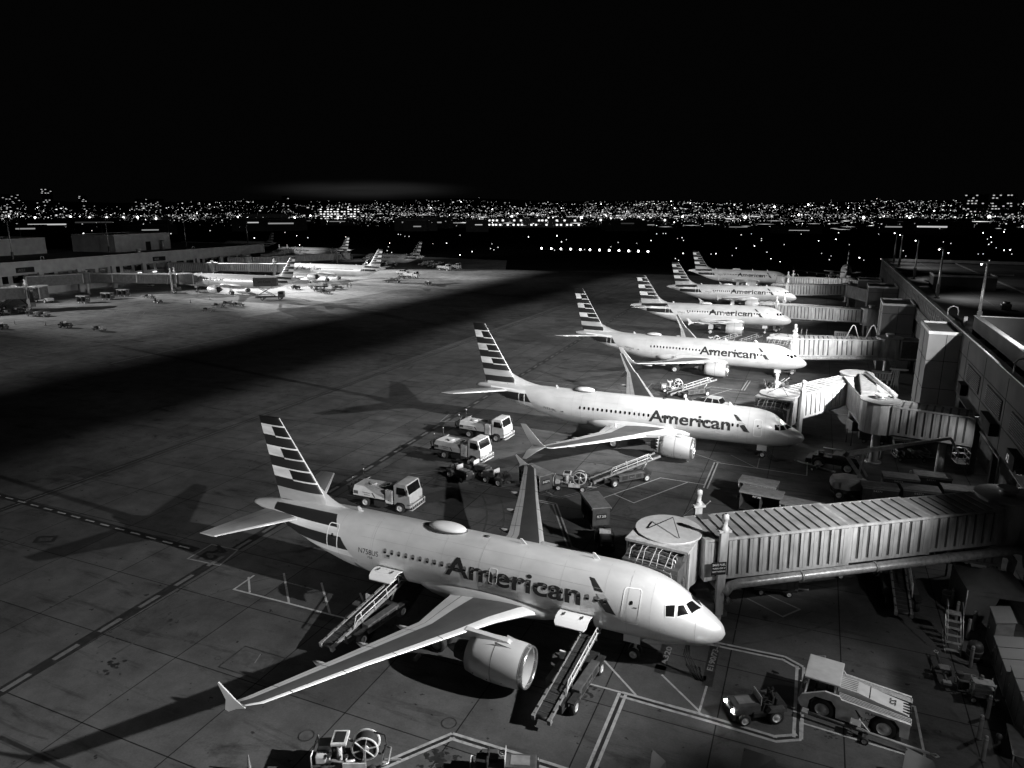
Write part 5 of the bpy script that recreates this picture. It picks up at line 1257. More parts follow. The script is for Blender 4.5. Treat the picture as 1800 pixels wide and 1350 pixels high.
def belt_loader(label, num=None, lift=.16, group=None):
    t = thing('belt_loader', label, 'belt loader', group=group)
    wheels(t, [(2.1, .85), (2.1, -.85), (-1.6, .85), (-1.6, -.85)], .4, .3)
    b = MB(); b.bbox((.2, 0, .62), (5.4, 1.1, .4), 'dark'); b.bbox((.3, -.72, .78), (2.9, .5, .62), 'dgrey'); b.bbox((.3, .92, .74), (2.6, .45, .6), 'dgrey'); b.box((2.1, -.85, .9), (1.0, .4, .08), 'dark'); b.box((-1.6, -.85, .9), (1.0, .4, .08), 'dark')
    for k in range(3): b.box((-.5+k*.8, -.975, .8), (.62, .012, .42), 'dark')
    put_text(b, 'No.4', (.1, -.983, .7), (1, 0, 0), (0, 0, 1), .45, .16, 'pdim'); b.build('chassis', t)
    ca, sa = math.cos(lift), math.sin(lift)
    X = Matrix.Translation((-3.4, .15, .55)) @ Matrix.Rotation(-lift, 4, 'Y')
    b = MB(X); L_ = 7.6
    b.box((L_/2, 0, .12), (L_, .72, .12), 'belt'); b.box((L_/2, 0, 0), (L_-.3, .8, .12), 'dark'); b.cyl((0, -.4, .08), (0, .4, .08), .12, m='dark', n=12); b.cyl((L_, -.4, .08), (L_, .4, .08), .12, m='dark', n=12)
    for k in range(18): b.box((.25+k*.42, 0, .19), (.03, .7, .02), 'dgrey')
    b.build('conveyor', t)
    for sy in (-1, 1):
        b = MB(X); b.box((L_/2, sy*.45, .17), (L_, .14, .2), 'grey')
        for k in range(9): b.box((.4+k*.85, sy*.45, .28), (.1, .12, .04), 'dark')
        b.box((-.08, sy*.45, .1), (.25, .2, .3), 'grey'); b.build('side_rail', t)
    b = MB(X)
    y = -.62
    for zz in (.55, .95): b.tube([(1.6, y, .2), (2.0, y, zz), (6.2, y, zz), (6.6, y, .2)], .035, 'white', 6)
    for k in range(4): b.cyl((2.4+k*1.2, y, .15), (2.4+k*1.2, y, .95), .03, m='white', n=6)
    b.build('handrail', t)
    b = MB(); b.cyl((2.2, .15, .7), (3.0*ca, .15, .6+6.2*sa), .07, m='strut', n=8); b.build('lift_arm', t)
    b = MB(); b.bbox((1.25, .95, 1.08), (.5, .5, .12), 'seat'); b.bbox((1.0, .95, 1.35), (.12, .5, .5), 'seat'); b.build('operator_seat', t)
    b = MB(); b.cyl((1.8, .95, 1.0), (1.65, .95, 1.35), .03, m='dark', n=6); b.lathe([(.16, -.02), (.19, 0), (.16, .02)], 'dark', (1.63, .95, 1.38), 'Z', 14); b.build('steering_wheel', t)
    if num:
        b = MB(); b.box((-2.52, 0, .75), (.04, 1.1, .4), 'dark'); put_text(b, num, (-2.55, .42, .68), (0, -1, 0), (0, 0, 1), .8, .2, 'outline'); b.build('number_plate', t)
    return t
GBL = 'belt loaders'
l1 = belt_loader('belt loader beneath the nearest airliner between the engine and the nose wheel', 'EG206', .19, GBL); setp(l1, (-7.5, -4.4), math.radians(86))
l2 = dup(l1, (-21.3, -3.9), math.radians(82), 'belt loader in shadow behind the near wing, rail catching light, under the rear hold', GBL)
l3 = dup(l1, (9.9, 14.2), math.radians(92), 'belt loader parked alone under the long boarding bridge near the tent', GBL)
for (c, h, lb) in (((-13.2, 27.1), .85, 'belt loader with white rails parked in the open beneath the second airliner engine'), ((-13.2, 63.0), .78, 'belt loader beside a hose cart below the third airliner engine'), ((-10.5, 103.5), .8, 'right one of two belt loaders behind the third airliner roof'), ((-14.3, 103.0), .8, 'left one of two belt loaders behind the third airliner roof')):
    dup(l1, c, h, lb, GBL)

def driver_mesh(name, J, parent=None):
    """continuous body grown over joints: list of (index parent, position, radius)"""
    me = bpy.data.meshes.new(name); me.from_pydata([j[1] for j in J], [(i, j[0]) for i, j in enumerate(J) if j[0] is not None], [])
    me.materials.append(M['cloth']); o = bpy.data.objects.new(name, me); col.objects.link(o)
    if parent is not None: o.parent = parent
    m = o.modifiers.new('skin', 'SKIN'); m.use_smooth_shade = True
    for i, j in enumerate(J):
        sv = me.skin_vertices[0].data[i]; sv.radius = (j[2], j[2]); sv.use_root = j[0] is None
    o.modifiers.new('sub', 'SUBSURF').levels = 1; o.modifiers['sub'].render_levels = 1
    return o
def person(label, loc, rz, sit=False, group=None):
    """body mesh is the thing; head, hair, vest are its children"""
    if sit: hipz, kn, an = .0, [(.45, .12, .06), (.45, -.12, .06)], [(.55, .13, -.38), (.55, -.13, -.38)]
    else: hipz, kn, an = .92, [(.04, .1, .5), (.1, -.1, .5)], [(-.03, .11, .08), (.02, -.11, .08)]
    Z = hipz; J = [(None, (0, 0, Z), .14), (0, (0, 0, Z+.22), .13), (1, (.02, 0, Z+.45), .15), (2, (.03, 0, Z+.56), .06), (3, (.05, 0, Z+.66), .055)]
    for s_, k, a in ((1, kn[0], an[0]), (-1, kn[1], an[1])):
        i = len(J); J.append((0, (.02, s_*.1, Z-.04), .1)); J.append((i, k, .07)); J.append((i+1, a, .045)); J.append((i+2, (a[0]+.16, a[1], a[2]-.04), .04))
        i = len(J); J.append((2, (.02, s_*.19, Z+.46), .065)); el = (.12, s_*.25, Z+.22); wr = (.36, s_*.16, Z+.3) if sit else (.2, s_*.26, Z+.02)
        J.append((i, el, .045)); J.append((i+1, wr, .03)); pm = (wr[0]+.07, wr[1], wr[2]-.01); J.append((i+2, pm, .03)); pi_ = len(J)-1
        for f in range(4):
            q = (pm[0]+.05, pm[1]+(f-1.5)*.02, pm[2]-.01); J.append((pi_, q, .009)); J.append((len(J)-1, (q[0]+.03-.004*abs(f-1), q[1], q[2]-.03), .008))
        J.append((pi_, (pm[0]+.01, pm[1]-s_*.04, pm[2]), .01)); J.append((len(J)-1, (pm[0]+.035, pm[1]-s_*.05, pm[2]-.015), .009))
    o = driver_mesh('person', J); o.location = loc; o.rotation_euler = (0, 0, rz); tag(o, label, 'person', group)
    b = MB(Matrix.Translation((.06, 0, Z+.78))); b.sphere((0, 0, 0), .105, 'skinp', 14, 10, (1, .8, 1.2)); b.sphere((.105, 0, -.01), .018, 'skinp', 6, 5, (1, .8, 1.6)); b.sphere((0, .085, 0), .02, 'skinp', 6, 5, (.8, .5, 1.5)); b.sphere((0, -.085, 0), .02, 'skinp', 6, 5, (.8, .5, 1.5))
    for s_ in (-1, 1): b.sphere((.093, s_*.035, .012), .011, 'black', 6, 5)
    b.box((.1, 0, -.055), (.012, .045, .008), 'dgrey'); b.build('head', o)
    b = MB(Matrix.Translation((.05, 0, Z+.81))); b.sphere((0, 0, .015), .112, 'black', 12, 8, (1.02, .86, 1.05)); b.box((.1, 0, .03), (.1, .12, .012), 'black'); b.build('cap', o)
    b = MB(); rg = []
    for z, w, d in ((.04, .17, .15), (.2, .165, .15), (.36, .18, .16), (.46, .17, .14)): rg.append([Vector((.02+math.cos(a)*d, math.sin(a)*w, Z+z)) for a in [2*PI*k/14 for k in range(14)]])
    b.loft(rg, 'vest' if not sit else 'cloth', cap=False); b.build('vest', o)
    return o
def tractor(label, group=None, lamps=False, rear=False):
    t = thing('baggage_tractor', label, 'tractor', group=group)
    wheels(t, [(-.75, .62), (-.75, -.62)], .42, .3); wheels(t, [(.95, .58), (.95, -.58)], .33, .22)
    b = MB(); b.bbox((.75, 0, .78), (1.5, .9, .62), 'dgrey', .08); b.box((1.52, 0, .55), (.14, 1.2, .35), 'dark'); b.box((.72, 0, 1.1), (.9, .6, .03), 'grey')
    for k in range(5): b.box((1.51, 0, .62+k*.1), (.02, .7, .03), 'black')
    b.build('bonnet', t)
    b = MB(); b.bbox((-.4, 0, .5), (1.7, 1.1, .3), 'dark', .05); b.bbox((-1.15, 0, .75), (.5, 1.1, .35), 'dark', .05)
    for s_ in (-1, 1): b.side([(-1.3, .75), (-1.15, .95), (-.4, .95), (-.2, .75)], s_*.64-.14, s_*.64+.14, 'dgrey')
    b.box((-1.5, 0, .45), (.3, .12, .1), 'steel'); b.build('body', t)
    for s_ in ((-.3, .3)):
        b = MB(); b.bbox((-.55, s_, .9), (.45, .42, .12), 'dark'); b.bbox((-.8, s_, 1.15), (.1, .42, .4), 'dark'); b.build('seat', t)
    b = MB(); b.cyl((.1, .3, .9), (-.1, .3, 1.2), .025, m='dark', n=6); b.lathe([(.15, -.02), (.18, 0), (.15, .02)], 'dark', (-.12, .3, 1.22), 'Z', 14); b.build('steering_wheel', t)
    b = MB(); b.box((.02, 0, 1.25), (.03, .9, .5), 'cream'); b.build('screen', t)
    for s_ in (-1, 1):
        b = MB()
        if lamps: b.sphere((1.56, s_*.42, .82), .085, 'headlamp', 10, 8)
        else: b.cyl((1.5, s_*.42, .82), (1.56, s_*.42, .82), .085, m='steel', n=10)
        b.build('headlight', t)
    return t
GTR = 'baggage tractors'
c = G(1335, 1262); tr = tractor('baggage tractor with both headlights glowing and a driver, in front of the nearest airliner', GTR, True); setp(tr, (2.1, -2.35), math.radians(212))
for s_ in (-1, 1):
    ld = bpy.data.lights.new('headlight_beam', 'SPOT'); ld.energy = 30; ld.spot_size = 1.2; ld.shadow_soft_size = .06; lo = bpy.data.objects.new('headlight_beam', ld); col.objects.link(lo)
    lo.parent = tr; lo.location = (1.7, s_*.42, .82); lo.rotation_euler = Vector((1, 0, -.35)).to_track_quat('-Z', 'Y').to_euler()
pc = Matrix.Rotation(math.radians(212), 4, 'Z') @ Vector((-.62, .3, 0)); person('person in dark workwear and cap driving the tractor with glowing headlights', (2.1+pc.x, -2.35+pc.y, 1.02), math.radians(212), True)
tp = tractor('baggage tractor parked nose-on behind the covered cart by the far wing', GTR)
setp(tp, (-10.9, 13.2), math.radians(-68))
for c, h, lb in (((-28.3, 21.3), -.35, 'front tractor of the dark pair below the middle service truck'), ((-27.4, 23.2), -.2, 'rear tractor of the dark pair below the middle service truck'), ((-24.4, 21.7), 2.9, 'dark tractor just left of the far wingtip'), ((-1.4, 12.6), 2.7, 'low tractor half hidden behind the cab roof of the nearest bridge')): dup(tp, c, h, lb, GTR)

def hitch(b, x0, x1): b.box(((x0+x1)/2, 0, .38), (abs(x1-x0), .08, .08), 'steel')
def cart(label, group, style='mesh', L_=3.2, H=1.95, num=None):
    t = thing('baggage_cart', label, 'baggage cart', group=group); w = 1.5
    wheels(t, [(L_*.32, .62), (L_*.32, -.62), (-L_*.32, .62), (-L_*.32, -.62)], .24, .16)
    b = MB(); b.box((0, 0, .5), (L_, w, .12), 'dark'); hitch(b, L_/2, L_/2+.9); b.build('deck', t)
    b = MB()
    for sx in (-1, 1): b.box((sx*(L_/2-.04), 0, .55+(H-.55)/2), (.06, w, H-.6), 'dgrey')
    if style == 'mesh':
        b.box((0, w/2, .55+(H-.55)/2), (L_, .03, H-.6), 'dgrey')
        for k in range(9): b.cyl((-L_/2+k*L_/8, -w/2, .55), (-L_/2+k*L_/8, -w/2, H), .022, m='steel', n=6)
        for k in range(4): b.cyl((-L_/2, -w/2, .6+k*.4), (L_/2, -w/2, .6+k*.4), .02, m='steel', n=6)
    elif style == 'open':
        b.box((0, w/2, .55+(H-.55)/2), (L_, .03, H-.6), 'dark'); b.box((0, .02, .55+(H-.55)/2), (.05, w-.1, H-.6), 'dgrey')
    else: 
        for sy in (-1, 1):
            for k in range(12): b.box((-L_/2+(k+.5)*L_/12, sy*(w/2+(.02 if k % 2 else -.01)), .6+(H-.6)/2), (L_/12, .03, H-.65), 'dgrey' if style == 'curtain' else 'dark')
    b.build('cage', t)
    b = MB(); b.bbox((0, 0, H+.03), (L_+.16, w+.16, .09), 'grey', .03)
    for sy in (-1, 1): b.box((0, sy*(w/2+.08), H-.06), (L_+.1, .04, .1), 'steel')
    b.build('roof', t)
    b = MB(); b.box((L_/2+.0, 0, 1.35), (.04, .9, .5), 'dark')
    put_text(b, num or '54271', (L_/2+.025, -.38, 1.28), (0, 1, 0), (0, 0, 1), .76, .2, 'outline'); put_text(b, num or '54271', (-.6, -w/2-.06, H-.35), (1, 0, 0), (0, 0, 1), .7, .16, 'outline'); b.build('number_panel', t)
    return t
GC = 'covered baggage carts'
c1 = cart('covered open-sided cart hitched behind the parked tractor near the far wing', GC, 'open', 3.4, 2.1, 'FLT 205'); setp(c1, (-12.9, 16.9), math.radians(-55))
c2 = cart('mesh-sided baggage cart right behind the far wingtip', GC, 'mesh', 3.2, 2.0); setp(c2, (-20.3, 21.6), math.radians(-30))
dup(c2, (-.7, 27.3), math.radians(-6), 'mesh-sided cart behind the nearest bridge roof, standing in front of another cart', GC)
dup(c1, (-.2, 24.6), math.radians(-6), 'flat-roofed cart close in front of the mesh-sided one behind the nearest bridge', GC)
dup(c2, (3.1, 23.6), math.radians(-8), 'small dark numbered cart right of the two carts behind the nearest bridge', GC)
c3 = cart('dark curtained cart under the nearest bridge beside the duct elbow', GC, 'curtain', 2.9, 1.8); setp(c3, (1.9, 11.3), math.radians(15))
dup(c3, (7.5, 17.3), math.radians(5), 'dark curtained cart under the middle of the nearest bridge', GC); dup(c3, (5.2, 15.6), math.radians(10), 'dark curtained cart half hidden under the nearest bridge tunnel', GC)
R0 = [(9.3, 31.2, .12), (12.6, 32.0, .1), (11.2, 34.6, .08), (14.0, 36.2, .06), (15.9, 33.4, .1), (9.6, 50.5, .05), (12.6, 50.2, .05), (12.4, 53.0, .05), (12.9, 47.4, .1)]
RL = ['front left cart of the dark row beyond the nearest bridge roof', 'front right cart of the dark row beyond the nearest bridge roof', 'second row cart beyond the nearest bridge roof', 'rear cart of the dark row below the long lifting boom', 'dark cart nearest the terminal in the row beyond the bridge roof', 'left cart of the stack between the second bridge and stair tower', 'middle cart of the stack between the second bridge and stair tower', 'rear cart of the stack between the second bridge and stair tower', 'front cart of the stack between the second bridge and stair tower']
for (x, y, h), lb in zip(R0, RL): dup(c3, (x, y), h, lb, GC)

def hose_cart(label, group=None):
    t = thing('hose_cart', label, 'hydrant cart', group=group)
    wheels(t, [(1.2, .6), (1.2, -.6), (-1.1, .6), (-1.1, -.6)], .3, .22)
    b = MB(); b.bbox((0, 0, .5), (3.3, 1.2, .18), 'dgrey', .04); b.tube([(1.6, -.65, .6), (1.95, -.5, .62), (1.95, .5, .62), (1.6, .65, .6)], .05, 'steel', 6); b.tube([(-1.6, -.7, .5), (-1.6, -.7, 1.2), (-1.6, .7, 1.2), (-1.6, .7, .5)], .04, 'steel', 6); b.box((.4, -.66, .62), (1.1, .06, .32), 'cream'); hitch(b, 1.6, 2.5); b.build('chassis', t)
    b = MB()
    for k in range(3): b.cyl((-.35+k*.0, -.3+k*.3, .6), (-.35, -.3+k*.3, 1.55), .13, m='cream', n=12); 
    b.bbox((-.35, 0, 1.62), (.75, .95, .14), 'cream', .03); b.box((-.35, 0, 1.7), (.5, .7, .03), 'black'); b.build('filter_vessels', t)
    b = MB(); b.bbox((-1.1, .25, .95), (.7, .6, .55), 'grey', .06); b.bbox((-1.2, -.35, .85), (.5, .45, .4), 'cream', .06); b.tube([(-1.0, -.5, .7), (-.6, -.6, .9), (-.1, -.55, .75), (.4, -.5, .8)], .07, 'steel', 8); b.tube([(-.9, .5, 1.1), (-.3, .6, 1.2), (.3, .5, .9)], .06, 'steel', 8)
    for x, y in ((-.8, -.5), (0, -.55), (.3, .4), (-.7, .1)): b.cyl((x, y, .6), (x, y, 1.05), .06, m='steel', n=8); b.cyl((x, y, 1.05), (x, y, 1.12), .12, m='dark', n=10)
    b.build('pump', t)
    b = MB()
    for sy in (-1, 1): b.lathe([(.56, sy*.33), (.62, sy*.34), (.66, sy*.3), (.56, sy*.3)], 'cream', (.85, 0, 1.25), 'Y', 28); b.lathe([(.001, sy*.34), (.2, sy*.34), (.22, sy*.3)], 'steel', (.85, 0, 1.25), 'Y', 20)
    for k in range(6): b.lathe([(.2, -.05), (.5, -.05), (.56, 0), (.5, .05), (.2, .05)], 'tyre', (.85, -.25+k*.1, 1.25), 'Y', 28)
    b.box((.85, -.42, .9), (.1, .08, .8), 'steel'); b.box((.85, .42, .9), (.1, .08, .8), 'steel')
    for a in range(6): b.beam((.85, -.34, 1.25), (.85+.6*math.cos(a*1.05+.3), -.34, 1.25+.6*math.sin(a*1.05+.3)), .07, .04, 'cream')
    b.build('hose_reel', t)
    b = MB(); b.tube([(1.2, .3, 1.7), (1.7, .35, 1.5), (1.8, .3, 1.0), (1.6, .1, .65)], .045, 'tyre', 8); b.build('hose', t)
    return t
GH = 'hose carts with big reels'
h1 = hose_cart('hose cart with a large reel at the bottom edge, in front of the near wing', GH); setp(h1, (-15.4, -14.0), math.radians(25))
dup(h1, (-17.3, 23.2), math.radians(12), 'hose cart between the mesh cart and the open belt loader', GH); dup(h1, (-16.2, 64.4), math.radians(20), 'hose cart below the third airliner engine, left of the belt loader', GH); dup(h1, (-16.6, 104.0), math.radians(20), 'hose cart behind the third airliner roof, left of two belt loaders', GH)

# big white pushback tractor
t = thing('pushback_tractor', 'large white aircraft tractor with square cab roof and striped deck edges', 'tractor', (6.9, -.15, 0), math.radians(-186))
XX = Matrix.Rotation(0, 4, 'Z')
for x in (1.55, -1.35):
    for s_ in (-1, 1): b = MB(); b.wheel((x, s_*1.02, .58), .58, .38); b.build('wheel', t)
b = MB()
for s_ in (-1, 1):
    b.side([(-2.45, .45), (-2.45, 1.3), (.7, 1.5), (.8, 1.65), (1.5, 1.7), (2.6, 1.15), (2.75, .75), (2.6, .45), (2.25, .42), (2.2, .95), (1.95, 1.25), (1.15, 1.25), (.92, .95), (.88, .35), (-.62, .35), (-.7, .95), (-.95, 1.25), (-1.75, 1.25), (-2.0, .95), (-2.05, .45)], s_*1.18-.06, s_*1.18+.06, 'cream')
b.box((-.2, 0, .75), (4.4, 1.9, .5), 'dark'); b.add([(-2.45, -1.2, .5), (-2.45, 1.2, .5), (-2.45, 1.2, 1.3), (-2.45, -1.2, 1.3)], [(0, 1, 2, 3)], 'cream')
for x in (-2.38, 2.7): b.box((x, 0, .62), (.16, 2.3, .36), 'grey')
put_text(b, 'TUG', (-.1, 1.25, .72), (-1, 0, 0), (0, 0, 1), .62, .2, 'title'); b.add([(.05, 1.25, 1.2), (-.05, 1.25, 1.2), (-.32, 1.25, .85), (-.18, 1.25, .85)], [(0, 1, 2, 3)], 'title'); put_text(b, 'PLB9', (-.45, 1.25, 1.14), (-1, 0, 0), (0, 0, 1), .5, .14, 'title'); b.build('body', t)
b = MB()
for s_ in (-1, 1):
    for k in range(5):
        y0 = s_*(.72+k*.1); z = 1.56-.012*k
        b.add([(-2.5, y0-.024, z-.28), (.85, y0-.024, z), (.85, y0+.024, z), (-2.5, y0+.024, z-.28)], [(0, 1, 2, 3)], 'white')
    b.add([(-2.5, s_*.66, 1.23), (.9, s_*.66, 1.51), (.9, s_*1.2, 1.49), (-2.5, s_*1.2, 1.2)], [(0, 1, 2, 3)], 'dgrey')
    b.box((1.1, s_*.95, 1.58), (.5, .4, .1), 'dark')
b.build('striped_deck', t)
b = MB(); b.side([(.95, 1.3), (.95, 1.75), (0, 1.72), (-1.0, 1.5), (-2.3, 1.3), (-2.45, 1.15)], -.52, .52, 'white')
for k in range(6): b.box((.45-.0*k, -.4+k*.16, 1.745), (.8, .02, .012), 'dgrey')
for k in range(4): b.box((-2.25, -.36+k*.24, 1.325), (.34, .1, .03), 'black')
put_text(b, '22', (-1.75, -.3, 1.43), (0, 1, 0), (1, 0, .16), .5, .3, 'title'); b.box((-.55, 0, 1.62), (.03, 1.0, .03), 'seam'); b.build('engine_cover', t)
b = MB()
for x in (1.05, 2.35):
    for s_ in (-1, 1): b.beam((x+(.12 if x > 2 else 0), s_*1.08, 1.2), (x, s_*1.0, 2.08), .09, .09, 'cream')
b.box((1.05, 0, 1.4), (.06, 2.1, .9), 'cream'); b.bbox((1.7, .5, 1.2), (.5, .5, .5), 'dark'); b.bbox((1.45, .5, 1.65), (.12, .5, .6), 'dark'); b.box((2.2, 0, 1.35), (.3, 1.9, .4), 'dark'); b.tube([(2.0, .5, 1.6), (1.9, .3, 1.75), (1.85, .6, 1.8)], .03, 'steel', 6); b.box((1.7, -.4, 1.1), (1.1, 1.1, .3), 'dark')
b.build('cab_frame', t)
b = MB(); b.bbox((1.7, 0, 2.13), (1.75, 2.2, .12), 'white', .05); b.build('cab_roof', t)
b = MB(); b.add([(2.46, -1.0, 1.4), (2.38, -.98, 2.06), (2.38, .98, 2.06), (2.46, 1.0, 1.4)], [(0, 1, 2, 3)], 'glass'); b.build('windscreen', t)
for s_ in (-1, 1): b = MB(); b.box((2.55, s_*1.35, 1.8), (.07, .2, .3), 'dark'); b.cyl((2.4, s_*1.05, 1.95), (2.55, s_*1.35, 1.9), .02, m='dark', n=6); b.build('mirror', t)

def towbar(label, L_=4.6, m='grey'):
    t = thing('tow_bar', label, 'tow bar', group='tow bars')
    b = MB(); b.cyl((-L_/2, 0, .42), (L_/2, 0, .42), .08, .07, m, 10); b.tube([(L_/2, 0, .42), (L_/2+.25, .12, .42), (L_/2+.4, 0, .42), (L_/2+.25, -.12, .42), (L_/2, 0, .42)], .035, 'steel', 6); b.box((-L_/2-.1, 0, .42), (.3, .4, .14), 'steel'); b.build('bar', t)
    b = MB(); b.beam((.2, 0, .42), (-.4, .3, .8), .06, .06, 'steel'); b.beam((.2, 0, .42), (-.4, -.3, .8), .06, .06, 'steel'); b.box((-.5, 0, .75), (.5, .5, .06), 'grey'); b.box((0, 0, .3), (.12, .9, .1), 'dark'); b.build('lift_frame', t)
    for s_ in (-1, 1): b = MB(); b.wheel((0, s_*.45, .2), .2, .12); b.build('wheel', t)
    return t
a_, b_ = G(1436, 1270), G(1610, 1330); setp(towbar('long tow bar lying beside the large white aircraft tractor', 5.6), ((a_+b_)/2)[:], hdg(a_, b_))
a_, b_ = G(1644, 1158), G(1663, 1212); setp(towbar('short tow bar standing alone below the rolling steps', 2.7, 'dgrey'), ((a_+b_)/2)[:], hdg(b_, a_))

# articulated boom lift
c = (7.0, 32.2); t = thing('boom_lift', 'boom lift with pale counterweight and a long boom raised toward the terminal', 'boom lift', (c[0], c[1], 0), .15)
wheels(t, [(1.1, .95), (1.1, -.95), (-1.1, .95), (-1.1, -.95)], .42, .35)
b = MB(); b.bbox((0, 0, .62), (3.0, 1.5, .4), 'dgrey', .06); b.build('chassis', t)
b = MB(); rg = []
for x, w_, z0, z1 in ((-1.75, .5, 1.1, 1.55), (-1.5, .85, .95, 1.8), (-.4, 1.05, .9, 1.95), (.8, 1.0, .95, 1.8), (1.5, .7, 1.05, 1.5)): rg.append([Vector((x, -w_, z0)), Vector((x, w_, z0)), Vector((x, w_, z1-.2)), Vector((x, w_*.8, z1)), Vector((x, -w_*.8, z1)), Vector((x, -w_, z1-.2))])
b.loft(rg, 'white', smooth=False); b.box((-.4, -1.07, 1.4), (1.2, .02, .5), 'cream'); b.build('counterweight', t)
P0 = Vector((.9, .2, 1.8)); P1 = Vector((-.75, .0, 4.1)); P2 = Vector((8.4, 2.6, 5.6)); inv = Matrix.Rotation(-.15, 4, 'Z')
b = MB(); b.beam(P0, P1, .25, .3, 'strut'); b.beam(P0+Vector((.5, .3, .1)), P1+Vector((.9, .2, -.1)), .16, .18, 'strut'); b.cyl(P0+Vector((-.3, 0, 0)), P1+Vector((1.6, .4, .1)), .08, m='steel', n=8); b.build('lower_boom', t)
b = MB(); b.beam(P1, P1+(P2-P1)*.55, .3, .36, 'cream'); b.beam(P1+(P2-P1)*.5, P2, .22, .26, 'steel'); b.cyl(P1+Vector((.2, 0, -.1)), P1+Vector((-.1, 0, .1)), .25, m='dgrey', n=12); b.build('upper_boom', t)
b = MB(); b.beam(P2, P2+Vector((.9, .3, -1.4)), .14, .2, 'steel'); q = P2+Vector((1.2, .4, -2.3))
for z in (0, .55, 1.1):
    b.tube([q+Vector((-.5, -.8, z)), q+Vector((.5, -.8, z)), q+Vector((.5, .8, z)), q+Vector((-.5, .8, z))], .03, 'steel', 6, closed=True)
for sx in (-.5, .5):
    for sy in (-.8, 0, .8): b.cyl(q+Vector((sx, sy, 0)), q+Vector((sx, sy, 1.1)), .025, m='steel', n=6)
b.box(q, (1.05, 1.65, .05), 'dark'); b.build('basket', t)

# dark towing tractor with big wheels by the second bridge
t = thing('aircraft_tractor', 'dark aircraft tractor with pale deck rails beside the second airliner nose', 'tractor', (5.6, 39.6, 0), math.radians(170))
wheels(t, [(1.3, 1.0), (1.3, -1.0), (-1.5, 1.0), (-1.5, -1.0)], .6, .4)
b = MB(); b.bbox((-.3, 0, .95), (4.6, 1.5, .7), 'dark', .1); b.bbox((-1.2, 0, 1.5), (2.6, 2.0, .4), 'dgrey', .1); b.bbox((2.3, 0, .7), (.6, 2.0, .5), 'dark', .08); b.build('body', t)
b = MB()
for s_ in (-1, 1): b.tube([(1.3, s_*.95, 1.75), (-2.3, s_*.95, 1.75), (-2.5, s_*.95, 1.5)], .05, 'steel', 6); b.tube([(-1.3, s_*.5, 1.85), (-2.3, s_*.5, 1.85)], .05, 'cream', 6)
b.build('deck_rail', t); b = MB(); b.bbox((1.2, .4, 1.55), (.5, .5, .5), 'dark'); b.tube([(1.7, .4, 1.3), (1.6, .4, 1.7)], .03, 'steel', 6); b.build('seat', t)
a_, b_ = G(1395, 815), G(1470, 838); q_ = towbar('tow bar trailing from the dark aircraft tractor by the second airliner', 3.8); setp(q_, ((a_+b_)/2)[:], hdg(b_, a_))

# pickup
t = thing('pickup_truck', 'white crew cab pickup parked just beyond the second airliner roof', 'pickup', (-6.4, 58.0, 0), math.radians(-15))
c = G(1255, 722); t.location = (c.x, c.y, 0)
wheels(t, [(1.75, .85), (1.75, -.85), (-1.75, .85), (-1.75, -.85)], .4, .26)
b = MB()
rg = []
for x, w_, zt in ((2.8, .85, .95), (2.65, .95, 1.1), (1.2, .98, 1.2), (.9, .98, 1.22), (-2.75, .98, 1.18), (-2.8, .95, 1.1)): rg.append([Vector((x, -w_, .5)), Vector((x, w_, .5)), Vector((x, w_, zt-.1)), Vector((x, w_*.92, zt)), Vector((x, -w_*.92, zt)), Vector((x, -w_, zt-.1))])
b.loft(rg, 'white', smooth=False); b.box((-1.95, 0, 1.19), (1.5, 1.6, .06), 'black'); b.build('body', t)
b = MB(); b.loft([[Vector((x, -w_, z)), Vector((x, w_, z)), Vector((x, w_*.85, z+.0)), Vector((x, -w_*.85, z))] for x, w_, z in ((0, .9, 0),)]*2, 'white') if False else None
b.box((.0, 0, 1.5), (2.3, 1.75, .62), 'glass', taper=(.72, .84)); b.box((-.05, 0, 1.83), (1.62, 1.45, .06), 'white')
for x in (-.95, .0, .95):
    for s_ in (-1, 1): b.beam((x*1.15, s_*.88, 1.2), (x*.85, s_*.75, 1.82), .07, .05, 'white')
b.build('cabin', t)
for s_ in (-1, 1): b = MB(); b.bbox((2.78, s_*.7, .92), (.08, .3, .16), 'steel', .02); b.build('headlight', t)

# things along the foot of the concourse wall
GBO = 'round steel bollards along the wall'
def bollard(loc, label, h=1.35):
    b = MB(); b.lathe([(.1, 0), (.1, h-.06), (.085, h), (.001, h+.02)], 'grey', n=12); b.lathe([(.104, h-.16), (.104, h-.1)], 'steel', n=12); b.cyl((0, 0, 0), (0, 0, .03), .18, m='dark', n=8)
    o = b.build('bollard'); o.location = (loc[0], loc[1], 0); return tag(o, label, 'bollard', GBO)
bb = [((1746, 1170), 'bollard standing between the drum and the rolling steps'), ((1710, 1108), 'bollard just behind the rolling steps, farther one'), ((1700, 1122), 'bollard touching the top of the rolling steps'), ((1672, 1066), 'bollard beside the round canister near the tent'), ((1680, 1090), 'bollard nearest the tent front corner'), ((1705, 1172), 'bollard next to the banded black drum'), ((1720, 1225), 'bollard between the generator frame and the metal trolley'), ((1735, 1262), 'bollard in front of the metal trolley'), ((1720, 1298), 'bollard left of the fire hydrant pair, taller looking'), ((1727, 1336), 'bollard closest to the bottom right corner'), ((1588, 868), 'left bollard under the boom of the lift'), ((1598, 850), 'bollard by the column of the second bridge'), ((1525, 805), 'bollard left of the elbow column'), ((1548, 805), 'bollard right of the elbow column'), ((1664, 872), 'bollard below the boom tip')]
for p_, lb in bb:
    c = G(*p_); bollard(c, lb)
